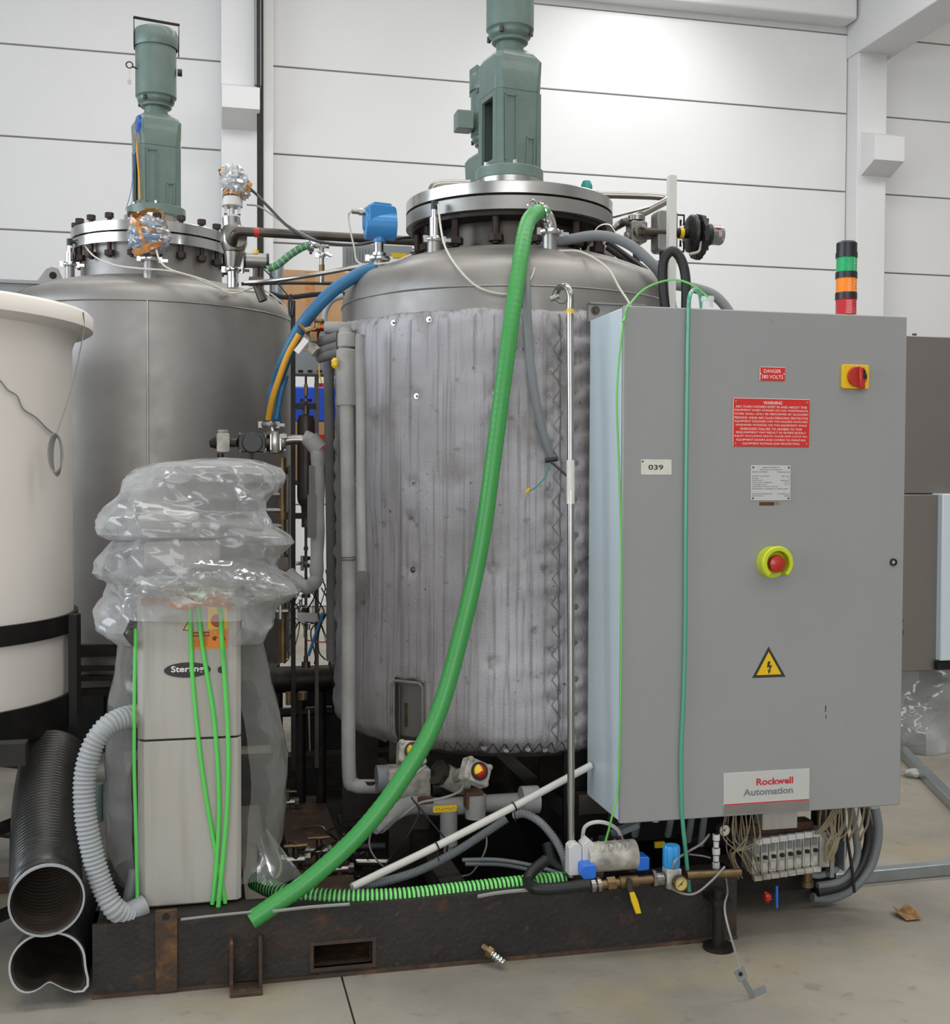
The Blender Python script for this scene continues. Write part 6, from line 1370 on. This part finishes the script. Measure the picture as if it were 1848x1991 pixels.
# ================================================================ BELOW THE CABINET
LY = 3.60
def kl(px, py, y=LY): return atY(px, py, y)
mv = thing('dirty_ball_valve_actuator', 'dusty grey ribbed valve actuator with blue ends under the cabinet corner', 'actuator', kl(1190, 1725))
a = kl(1140, 1668, 3.50); b = kl(1235, 1660, 3.50); bm = B(); cyl(bm, a, b, .047, 28)
for k in range(4): p_ = a.lerp(b, .25+.17*k); cbox(bm, p_+V((0, -.015, .034)), (.010, .05, .03), Matrix.Rotation(.3, 3, 'Y'))
part('actuator_body', bm, 'dirty_white', mv, bevel=.002)
bm = B(); c = kl(1142, 1652, 3.50); prism(bm, [(c.x-.022, c.z-.035), (c.x+.022, c.z-.035), (c.x+.022, c.z+.02), (c.x, c.z+.04), (c.x-.022, c.z+.02)], c.y-.02, c.y+.03); part('end_block', bm, 'white_plastic', mv, bevel=.002)
for px, py, y in ((1143, 1692, 3.45), (1247, 1676, 3.49)):
    c = kl(px, py, y); bm = B(); prism(bm, rrect(c.x-.022, c.x+.022, c.z-.022, c.z+.022, .008), c.y-.02, c.y+.035); part('blue_cap', bm, 'blue_plastic', mv, label='bright blue end cap', bevel=.003)
for px, py, y in ((1160, 1690, 3.51), (1225, 1675, 3.535)):
    c = kl(px, py, y); bm = B(); cyl(bm, c+V((-.012, 0, 0)), c+V((.012, 0, 0)), .036, 20); part('dark_collar', bm, 'rust', mv)
wb = thing('white_switch_box', 'tall white plastic box beside the foot of the riser pipe', 'switch box', kl(1116, 1700))
c = kl(1116, 1668, 3.50); bm = B(); prism(bm, [(c.x-.021, c.z-.05), (c.x+.021, c.z-.05), (c.x+.021, c.z+.04), (c.x+.008, c.z+.052), (c.x-.008, c.z+.052), (c.x-.021, c.z+.04)], c.y-.02, c.y+.025); part('box_body', bm, 'white_plastic', wb, bevel=.003)
hose('white_arc_cable', [kl(1133, 1628, 3.56), kl(1138, 1608, 3.55), kl(1155, 1599, 3.54), kl(1178, 1600, 3.54), kl(1200, 1612, 3.55), kl(1210, 1632, 3.57)], .0065, 'pvc_white', 'white cable arching over the dusty actuator', 'cable', seg=8)
g = thing('valve_mount', 'rusty mounting plate with bolts between the actuator and the cabinet', 'bracket', kl(1175, 1645))
bm = B(); c = kl(1175, 1645, 3.56); cbox(bm, c, (.10, .06, .016)); part('mount_plate', bm, 'rust', g)
bm = B()
for dx in (-.05, .03, .045): cyl(bm, c+V((dx, -.02, 0)), c+V((dx, -.02, .035)), .006, 8)
cyl(bm, c+V((0, 0, .005)), c+V((0, 0, .03)), .02, 12); part('mount_bolt', bm, 'steel_dark', g)
# brass pipe line with valve, regulator and gauges
bl = thing('brass_air_line', 'tarnished brass pipe line running under the dusty actuator', 'pipe', kl(1220, 1735))
y_ = 3.44; bm = B(); cyl(bm, kl(1150, 1722, y_), kl(1295, 1707, y_), .014, 14); cyl(bm, kl(1335, 1702, y_), kl(1440, 1697, y_), .014, 14)
cyl(bm, kl(1180, 1719, y_), kl(1196, 1717, y_), .022, 6); cyl(bm, kl(1205, 1716, y_), kl(1240, 1713, y_), .019, 14); part('brass_pipe', bm, 'brass', bl)
bm = B(); cyl(bm, kl(1148, 1722, y_), kl(1156, 1721, y_), .024, 16); part('hose_clamp', bm, 'steel_pipe', bl); bm = B(); cyl(bm, kl(1160, 1721, y_), kl(1167, 1720, y_), .024, 16); part('hose_clamp', bm, 'steel_pipe', bl); bm = B(); cyl(bm, kl(1274, 1709, y_), kl(1288, 1708, y_), .024, 16); cyl(bm, kl(1268, 1709, y_), kl(1274, 1709, y_), .028, 6); part('hose_clamp', bm, 'steel_pipe', bl)
bm = B(); c = kl(1223, 1713, 3.425); cyl(bm, c+V((0, .02, 0)), c+V((0, -.012, 0)), .010, 10); part('valve_stem', bm, 'steel_dark', bl)
bm = B(); a = kl(1223, 1716, 3.415); b = kl(1242, 1776, 3.41); sweep(bm, [a, a.lerp(b, .3)], .009, 8, flat=(1, .4)); part('lever_root', bm, 'steel_dark', bl)
bm = B(); d_ = (b-a); R = rot_to(d_); bmv = [( -.008, .30), (.008, .30), (.011, .6), (.009, 1.0), (-.009, 1.0), (-.011, .6)]
L_ = d_.length; prism(bm, [(x, t*L_) for x, t in bmv], -.004, .004, mapf=lambda x, y, z: a+d_.normalized()*z+V((x, y, 0))); part('yellow_lever', bm, 'yellow', bl, label='yellow lever handle', bevel=.002)
rg = thing('air_regulator', 'white air regulator with a ribbed blue bowl under the cabinet', 'regulator', kl(1306, 1726))
c = kl(1306, 1664, 3.44); bm = B(); n = 24; zt2 = kl(1306, 1643, 3.44).z; zb2 = kl(1306, 1686, 3.44).z
rings = []
for z in (zb2, zb2+.008, zt2-.008, zt2): rings.append([bm.verts.new((c.x+(.026+(.0018 if k % 2 else -.0008)-(.003 if z in (zb2, zt2) else 0))*math.cos(2*PI*k/n), c.y+(.026+(.0018 if k % 2 else -.0008)-(.003 if z in (zb2, zt2) else 0))*math.sin(2*PI*k/n), z)) for k in range(n)])
for A_, B_ in zip(rings, rings[1:]):
    for k in range(n): bm.faces.new((A_[k], A_[(k+1) % n], B_[(k+1) % n], B_[k]))
bm.faces.new(rings[0][::-1]); bm.faces.new(rings[-1]); part('blue_bowl', bm, 'blue_bowl', rg, label='ribbed bright blue bowl')
zb3 = kl(1306, 1727, 3.44).z; bm = B(); box(bm, c.x-.022, c.x+.026, c.y-.025, c.y+.025, zb3+.02, zb2); cyl(bm, (c.x, c.y, zb3), (c.x, c.y, zb3+.025), .018, 16); part('regulator_body', bm, 'dirty_white', rg, bevel=.004)
def gauge(px, py, y, r, face, label, ring='brass'):
    c = kl(px, py, y); g = thing('pressure_gauge', label, 'gauge', c-V((0, 0, r)))
    bm = B(); lathe(bm, [(0, .02), (r*.8, .02), (r, .012), (r, -.012), (r*.88, -.014), (r*.86, -.008), (0, -.008)], c, 32, 'Y'); part('gauge_case', bm, ring, g)
    bm = B(); solid_disc(bm, c+V((0, -.0085, 0)), r*.86, -.001, 0, 32, 'Y'); part('gauge_face', bm, face, g)
    bm = B(); cbox(bm, c+V((-.002, -.0105, .001)), (r*.08, .001, r*1.1), Matrix.Rotation(.8, 3, 'Y')); solid_disc(bm, c+V((0, -.0100, 0)), r*.12, -.002, 0, 10, 'Y')
    for k in range(9): t_ = -PI*.25+k*PI*1.5/8; cbox(bm, c+V((r*.72*math.cos(t_), -.0098, r*.72*math.sin(t_))), (r*.14, .0006, r*.035), Matrix.Rotation(-t_, 3, 'Y'))
    part('gauge_needle', bm, 'print_dark', g); return g
gauge(1323, 1717, 3.38, .0235, 'gauge_yellow', 'brass-rimmed gauge with a yellowed face beside the blue bowl')
gauge(1407, 1613, 3.57, .0215, 'gauge_face', 'grey pressure gauge with a pale face under the cabinet bottom edge', 'steel_dark')
hose('grey_air_tube', [kl(1308, 1690, 3.41), kl(1315, 1672, 3.40), kl(1340, 1655, 3.53), kl(1365, 1640, 3.53), kl(1380, 1622, 3.54)], .004, 'cable_grey', 'thin grey tube rising from the regulator to the gauge', 'tube', seg=8)
hose('grey_air_tube', [kl(1303, 1726, 3.40), kl(1330, 1738, 3.40), kl(1355, 1736, 3.40), kl(1385, 1712, 3.41), kl(1410, 1685, 3.43)], .0035, 'cable_grey', 'thin grey tube sagging below the brass gauge', 'tube', seg=8)
hose('grey_air_tube', [kl(1340, 1661, 3.56), kl(1365, 1664, 3.56), kl(1382, 1668, 3.56)], .003, 'cable_grey', 'short thin tube running level toward the white fitting', 'tube', seg=8)
g = thing('white_fitting_stack', 'upright stack of white threaded fittings left of the wire bundle', 'fitting', kl(1393, 1688))
c = kl(1393, 1655, 3.50); bm = B()
for k in range(5): cyl(bm, c+V((0, 0, -.055+k*.023)), c+V((0, 0, -.036+k*.023)), (.012, .010, .013, .009, .012)[k], 14)
part('fitting', bm, 'white_plastic', g); bm = B(); cyl(bm, c+V((0, 0, -.056)), c+V((0, 0, .058)), .008, 10); part('core_tube', bm, 'steel_dark', g)
q = kl(1283, 1642, 3.66); bm = B(); cbox(bm, q, (.035, .01, .02)); solo('yellow_plate', bm, 'yellow', 'small dirty yellow plate in shadow behind the blue bowl', 'label')
bm = B(); q = kl(1275, 1592, 3.58); cyl(bm, (q.x, q.y, kz0), (q.x, q.y, kz0-.035), .012, 14); solo('grey_gland', bm, 'grey_hose', 'short grey cable gland hanging from the cabinet underside', 'gland')
for i, (px, h_) in enumerate(((1345, 60), (1305, 45), (1240, 40), (1370, 70))):
    a = kl(px, 1590, 3.66); hose('gland_conduit', [V((a.x, a.y, kz0)), V((a.x, a.y, kz0-.05)), V((a.x+.01, a.y+.05, kz0-h_/600-.05))], .012, 'conduit', ('third', 'second', 'leftmost', 'rightmost')[i]+' grey conduit stub in shadow under the cabinet, counted from the left', 'conduit', n=4)
bm = B(); a = kl(1215, 1612, 3.62); cbox(bm, a, (.09, .04, .018), Matrix.Rotation(-.35, 3, 'Y')); solo('grey_bar', bm, 'conduit', 'short grey bar slanting under the cabinet corner', 'bar')
# valve island
vi = thing('valve_island', 'row of dusty grey pneumatic valve modules under the cabinet', 'valve block', kl(1530, 1705))
xa = kl(1460, 1660).x; xb = kl(1590, 1660).x; zA, zB = kl(1525, 1703).z, kl(1525, 1622).z; nm_ = 8; ww = (xb-xa)/nm_
zz = zB-zA; src = {}
for k in range(nm_):
    x0 = xa+ww*k; up_ = k*.002
    def mk(nm, y0, y1, z0, z1, ins, m):
        if nm not in src:
            bm = B(); box(bm, x0+ins, x0+ww-ins, y0, y1, zA+zz*z0, zA+zz*z1); src[nm] = part(nm, bm, m, vi, bevel=.0015)
            mk.rel = None; src[nm+'r'] = WP[src[nm].name]-V((x0, 0, 0))
        else: inst(src[nm], src[nm+'r']+V((x0, 0, up_)), vi)
    mk('valve_module', LY-.01, LY+.07, .12, .86, .0016, 'dirty_white'); mk('module_foot', LY-.03, LY-.0102, .0, .12, .001, 'dirty_white'); mk('module_head', LY-.025, LY-.0102, .84, .98, .001, 'white_plastic'); mk('module_knob', LY-.022, LY-.0102, .46, .54, .009, 'dark')
    for nm, z0, z1, m in (('module_label', .62, .8, 'conduit'), ('module_label', .2, .36, 'beige')):
        bm = B(); box(bm, x0+ww*.22, x0+ww*.72, LY-.0135, LY-.0102, zA+zz*z0+up_, zA+zz*z1+up_); part(nm, bm, m, vi)
bm = B(); box(bm, xb+.002, xb+.04, LY-.01, LY+.07, zA+zz*.16, zA+zz*1.0); part('end_plate', bm, 'dirty_white', vi)
bm = B(); box(bm, xb+.05, xb+.065, LY, LY+.03, zA-.02, kz0); box(bm, xb+.085, xb+.09, LY-.03, LY+.05, zA+.01, kz0); part('mount_strip', bm, 'galv', vi)
bm = B(); a = kl(1478, 1588, 3.62); b = kl(1545, 1606, 3.62); box(bm, a.x, b.x, 3.60, 3.66, b.z, kz0+.0); part('top_block', bm, 'beige', vi)
bm = B(); box(bm, xa-.02, xb, LY+.03, LY+.09, zB-.004, zB+.028); part('rusty_rail', bm, 'rust', vi)
# wire bundles
random.seed(11)
wbm = B()
for k in range(18):
    x = 1412+random.random()*66; x2 = 1418+random.random()*52; y0 = 3.55+random.random()*.06
    P = [V((kl(x, 1590, y0).x, y0, kz0+.0)), kl(x+random.uniform(-10, 10), 1622+random.random()*20, y0-.02), kl(x2+random.uniform(-8, 8), 1660, y0-.03), kl(x2+15, 1690+random.random()*20, y0)]
    sweep(wbm, catmull(P, 5), .0023, 5)
solo('wire_bundle', wbm, 'wire_beige', 'tangled bundle of dusty beige wires hanging left of the valve modules', 'wires', kind='stuff')
wbm = B()
for k in range(14):
    x = 1596+random.random()*52; P = [V((kl(x, 1590, 3.6).x, 3.6, kz0)), kl(x+random.uniform(-6, 4), 1610, 3.57), kl(1608+random.random()*22, 1640, 3.56), kl(1606+random.random()*18, 1655+random.random()*25, 3.57)]
    sweep(wbm, catmull(P, 5), .0034, 5)
for k in range(3): sweep(wbm, catmull([kl(1585+4*k, 1622, 3.56), kl(1605+5*k, 1600, 3.55), V((kl(1630+6*k, 1585, 3.56).x, 3.56, kz0))], 5), .004, 6)
solo('wire_bundle', wbm, 'wire_beige', 'short bundle of yellowish wires right of the valve modules', 'wires', kind='stuff')
for i, (P, r, m, lb) in enumerate((([(1702, 1570), (1708, 1610), (1704, 1650), (1690, 1690), (1660, 1725), (1620, 1745), (1580, 1745)], .017, 'conduit', 'outermost thick grey cable looping down right of the valve modules'),
                                ([(1682, 1570), (1690, 1620), (1684, 1660), (1668, 1695), (1640, 1722), (1590, 1735)], .016, 'cable_black', 'second thick dark cable looping down right of the valve modules'),
                                ([(1655, 1572), (1664, 1620), (1668, 1660), (1655, 1695), (1630, 1715), (1590, 1722)], .013, 'conduit', 'third grey cable looping down right of the valve modules'),
                                ([(1630, 1575), (1640, 1630), (1640, 1665), (1625, 1690), (1595, 1702), (1575, 1700)], .011, 'grey_hose_dk', 'innermost grey cable looping beside the mounting strips'),
                                ([(1636, 1572), (1646, 1620), (1656, 1680), (1662, 1735)], .0055, 'cable_black', 'thin black cable hanging straight in front of the cable loops'))):
    hose('looped_cable', [kl(x, y, 3.64+.03*(i == 0)-.04*(i == 4)) for x, y in P], r, m, lb, 'cable', seg=12)
for i in range(4):
    x = 1655+i*11; hose('yellow_lead', [V((kl(x+6, 1580, 3.56).x, 3.56, kz0)), kl(x, 1600, 3.55), kl(x-10, 1622, 3.55), kl(x-14, 1634, 3.57)], .004, 'wire_beige', ('leftmost', 'second', 'third', 'rightmost')[i]+' of four tan leads just under the right end of the cabinet', 'wire', seg=6)
hose('dark_pipe', [kl(1500, 1780, 3.72), kl(1560, 1779, 3.72), kl(1625, 1776, 3.72)], .024, 'rubber', 'dark horizontal pipe low under the valve modules', 'pipe', n=2)
hose('dark_pipe', [kl(1480, 1815, 3.85), kl(1640, 1812, 3.85)], .05, 'rubber', 'thick black pipe lying at the right end of the skid', 'pipe', n=2, seg=20)
bm = B(); c = kl(1492, 1745, 3.6); crumple(bm, c, .014, .014, .018, 3, n=12, amp=.3); part('red_knob', bm, 'red_plastic', vi)
hose('blue_lead', [kl(1511, 1722, 3.6), kl(1511, 1765, 3.6)], .005, 'blue_plastic', 'short blue tube hanging under the valve modules', 'tube', n=2)
bm = B(); c = kl(1570, 1712, 3.62); cyl(bm, c, c+V((0, 0, .05)), .017, 12); cyl(bm, c+V((0, 0, -.02)), c, .022, 12); solo('copper_fitting', bm, 'brass', 'dull copper fitting under the right valve modules', 'fitting')
# cord with bracket on the floor
cf = atZ(1440, 1884, .10); ce = atZ(1466, 1938, .004)
hose('hanging_cord', [kl(1411, 1700, 3.44), kl(1415, 1735, 3.45), V((cf.x-.02, cf.y+.06, .24)), cf], .0032, 'cable_grey', 'thin grey cord hanging from the brass line to the bent bracket', 'cord', seg=6)
br = thing('bent_bracket', 'small bent galvanised bracket lying on the floor at the end of the cord', 'bracket', ce)
a = atZ(1437, 1885, .09); b = atZ(1446, 1905, .06); c = atZ(1465, 1938, .003); d_ = atZ(1490, 1925, .006)
bm = B()
for p0_, p1_, w_ in ((a, b, .016), (b, c, .008), (c, d_, .014)):
    dd = (p1_-p0_).normalized(); sd = dd.cross(V((0, -1, .3))).normalized()*w_; nn = V((0, -1, .3)).normalized()*.002
    vs = [bm.verts.new(p) for p in (p0_-sd-nn, p0_+sd-nn, p1_+sd-nn, p1_-sd-nn, p0_-sd+nn, p0_+sd+nn, p1_+sd+nn, p1_-sd+nn)]
    for f in ((0,3,2,1),(4,5,6,7),(0,1,5,4),(1,2,6,5),(2,3,7,6),(3,0,4,7)): bm.faces.new([vs[i] for i in f])
part('bracket_plate', bm, 'galv', br)
bm = B(); cyl(bm, a+V((.004, -.006, -.012)), a+V((.004, .004, -.012)), .006, 10); part('bracket_hole', bm, 'dark', br)
# dry leaf scrap
q = atZ(1763, 1782, .0); bm = B(); rows = []
for j in range(7):
    row = []
    for i in range(7):
        u, v = i/6-.5, j/6-.5; x = q.x+u*.075*(1-.5*abs(v)); y = q.y+v*.09
        row.append(bm.verts.new((x, y, .006+.045*abs(u)*(.5+v)+.012*abs(noise.noise(V((u*6, v*6, 2)))))))
    rows.append(row)
for A_, B_ in zip(rows, rows[1:]):
    for i in range(6): bm.faces.new((A_[i], A_[i+1], B_[i+1], B_[i]))
lf = solo('dry_leaf', bm, 'leaf', 'curled orange-brown dry leaf on the floor at the right', 'leaf', smooth=40)
# stain ring & specks on the floor as flat wear marks
q = atZ(1795, 1930, 0.0015)

# ================================================================ RIGHT: STAINLESS MACHINE, WRAPPED ITEM, TUBES
sm = thing('stainless_machine', 'large brushed stainless steel machine behind the cabinet at the right edge', 'machine', (atY(1810, 1300, 5.6).x, 6.2, 0))
MY = 5.6; a = atY(1700, 637, MY); b = atY(1848, 644, MY); zl = atY(1790, 960, MY).z; zb_ = atY(1790, 1303, MY).z
bm = B(); box(bm, a.x, a.x+2.4, MY+.03, MY+1.6, zl, a.z-.03); part('upper_housing', bm, 'stainless_panel', sm, bevel=.006)
bm = B(); box(bm, a.x, atY(1832, 1000, MY).x, MY-.02, MY+1.4, zb_, zl-.004); part('lower_housing', bm, 'stainless_panel', sm, bevel=.004)
c = atY(1834, 960, MY-.06); d2 = atY(1840, 1285, MY-.06); bm = B(); box(bm, c.x, c.x+1.2, MY-.06, MY+.6, d2.z, c.z+.0); part('side_door', bm, 'cab_daylit_and_door', sm, bevel=.006, label='pale grey painted side door')
bm = B(); box(bm, c.x-.01, c.x+1.2, MY-.05, MY+.5, d2.z-.05, d2.z-.004); part('plinth', bm, 'frame_black', sm)
bm = B(); 
for xx in (a.x+.1, a.x+2.2):
    for yy in (MY+.8, MY+1.3): box(bm, xx, xx+.08, yy, yy+.08, 0, zb_)
part('support_leg', bm, 'steel_dark', sm)
q = atY(1779, 636, MY+.1); bm = B(); solid_disc(bm, (q.x, MY+.1, a.z-.03), .012, 0, .02, 12); part('roof_bolt', bm, 'steel_dark', sm)
# wrapped item beneath
q = atZ(1805, 1500, 0); bm = B(); rows = []
for j in range(30):
    v = j/29; row = []
    for i in range(50):
        th = 2*PI*i/50; d = V((math.cos(th), math.sin(th), 0)); r = (.40-.06*v)*(1+.0); p = V((q.x+.34, q.y+.75, .68*v+.002)); nn_ = V((d.x*2.2, d.y*2.2, v*3))
        rr2 = r+.10*(noise.noise(nn_))+.07*abs(noise.noise(nn_*2.2))
        row.append(bm.verts.new(p+d*rr2))
    rows.append(row)
for A_, B_ in zip(rows, rows[1:]):
    for i in range(50): bm.faces.new((A_[i], A_[(i+1) % 50], B_[(i+1) % 50], B_[i]))
bm.faces.new(rows[-1]); solo('wrapped_bundle', bm, 'wrap', 'item wrapped in wrinkled clear plastic under the stainless machine', 'bundle', smooth=35)
bm = B(); box(bm, q.x+.12, q.x+.56, q.y+.55, q.y+.95, .001, .6); solo('grey_crate', bm, 'grey_box', 'grey block inside the wrinkled plastic under the machine', 'crate')
def tube4(name, p0, p1, s, label):
    d = (p1-p0).normalized(); n_ = V((-d.y, d.x, 0)); bm = B()
    vs = []
    for p in (p0, p1):
        for a_, z in ((-s/2, .001), (s/2, .001), (s/2, s+.001), (-s/2, s+.001)): vs.append(bm.verts.new(V((p.x, p.y, 0))+n_*a_+V((0, 0, z))))
    for f in ((0,1,2,3),(7,6,5,4),(0,4,5,1),(1,5,6,2),(2,6,7,3),(3,7,4,0)): bm.faces.new([vs[i] for i in f])
    solo(name, bm, 'galv', label, 'steel tube', bevel=.003)
tube4('square_tube', atZ(1600, 1722, 0), atZ(1900, 1694, 0), .045, 'square steel tube lying level across the floor at the right')
tube4('square_tube', atZ(1740, 1455, 0), atZ(1900, 1618, 0), .05, 'square steel tube lying diagonally on the floor at the right edge')
bm = B(); c = atZ(1783, 1510, .0); crumple(bm, c+V((0, 0, .02)), .07, .05, .02, 9, n=16, amp=.3); solo('plastic_scrap', bm, 'wrap', 'small crumpled plastic scrap on the floor beside the wrapped bundle', 'plastic scrap')
# rusty floor stain board at left
a = atZ(0, 1790, 0); bm = B(); cbox(bm, (a.x-.02, a.y+.3, .02), (.5, .06, .04)); solo('rusty_bar', bm, 'rust', 'rusty steel bar on the floor at the left edge under the white tank', 'bar')

# tangles of thin leads in the gap between the tanks and low in the shadow
random.seed(5); tb = B()
for k in range(12):
    x0 = 560+random.random()*75; y0 = 1040+random.random()*150
    P = [atD(x0, y0, 4.62+random.random()*.1)]
    for q_ in range(4): x0 = min(640, max(545, x0+random.uniform(-28, 28))); y0 += random.uniform(10, 55); P.append(atD(x0, min(y0, 1290), 4.6+random.random()*.12))
    sweep(tb, catmull(P, 5), random.choice((.0016, .0022, .003)), 5)
solo('lead_tangle', tb, 'cable_black', 'tangle of thin dark leads among the pipes between the two tanks', 'wires', kind='stuff')
tb = B()
for k in range(20):
    x0 = 560+random.random()*150; y0 = 1630+random.random()*50
    P = [atD(x0, y0, 4.1+random.random()*.15)]
    for q_ in range(3): x0 += random.uniform(-35, 35); y0 += random.uniform(-18, 28); P.append(atD(x0, min(y0, 1705), 4.1+random.random()*.15))
    sweep(tb, catmull(P, 5), random.choice((.002, .003, .005)), 6)
solo('lead_tangle', tb, 'steel_dark', 'tangle of small dark tubes low behind the thick green hose', 'wires', kind='stuff')
for px, py, lb in ((545, 1188, 'small square steel fitting low on the bronze pipe'),):
    g = thing('pipe_fitting', lb, 'pipe fitting', atD(px, py+8, 4.5)); c = atD(px, py, 4.5)
    bm = B(); cyl(bm, c+V((-.03, 0, 0)), c+V((.03, 0, 0)), .009, 10); cyl(bm, c+V((0, 0, -.03)), c+V((0, 0, .03)), .011, 10); part('fitting_body', bm, 'steel_pipe', g)
    bm = B(); cyl(bm, c+V((-.03, 0, 0)), c+V((-.018, 0, 0)), .015, 6); part('hex_nut', bm, 'steel_dark', g)
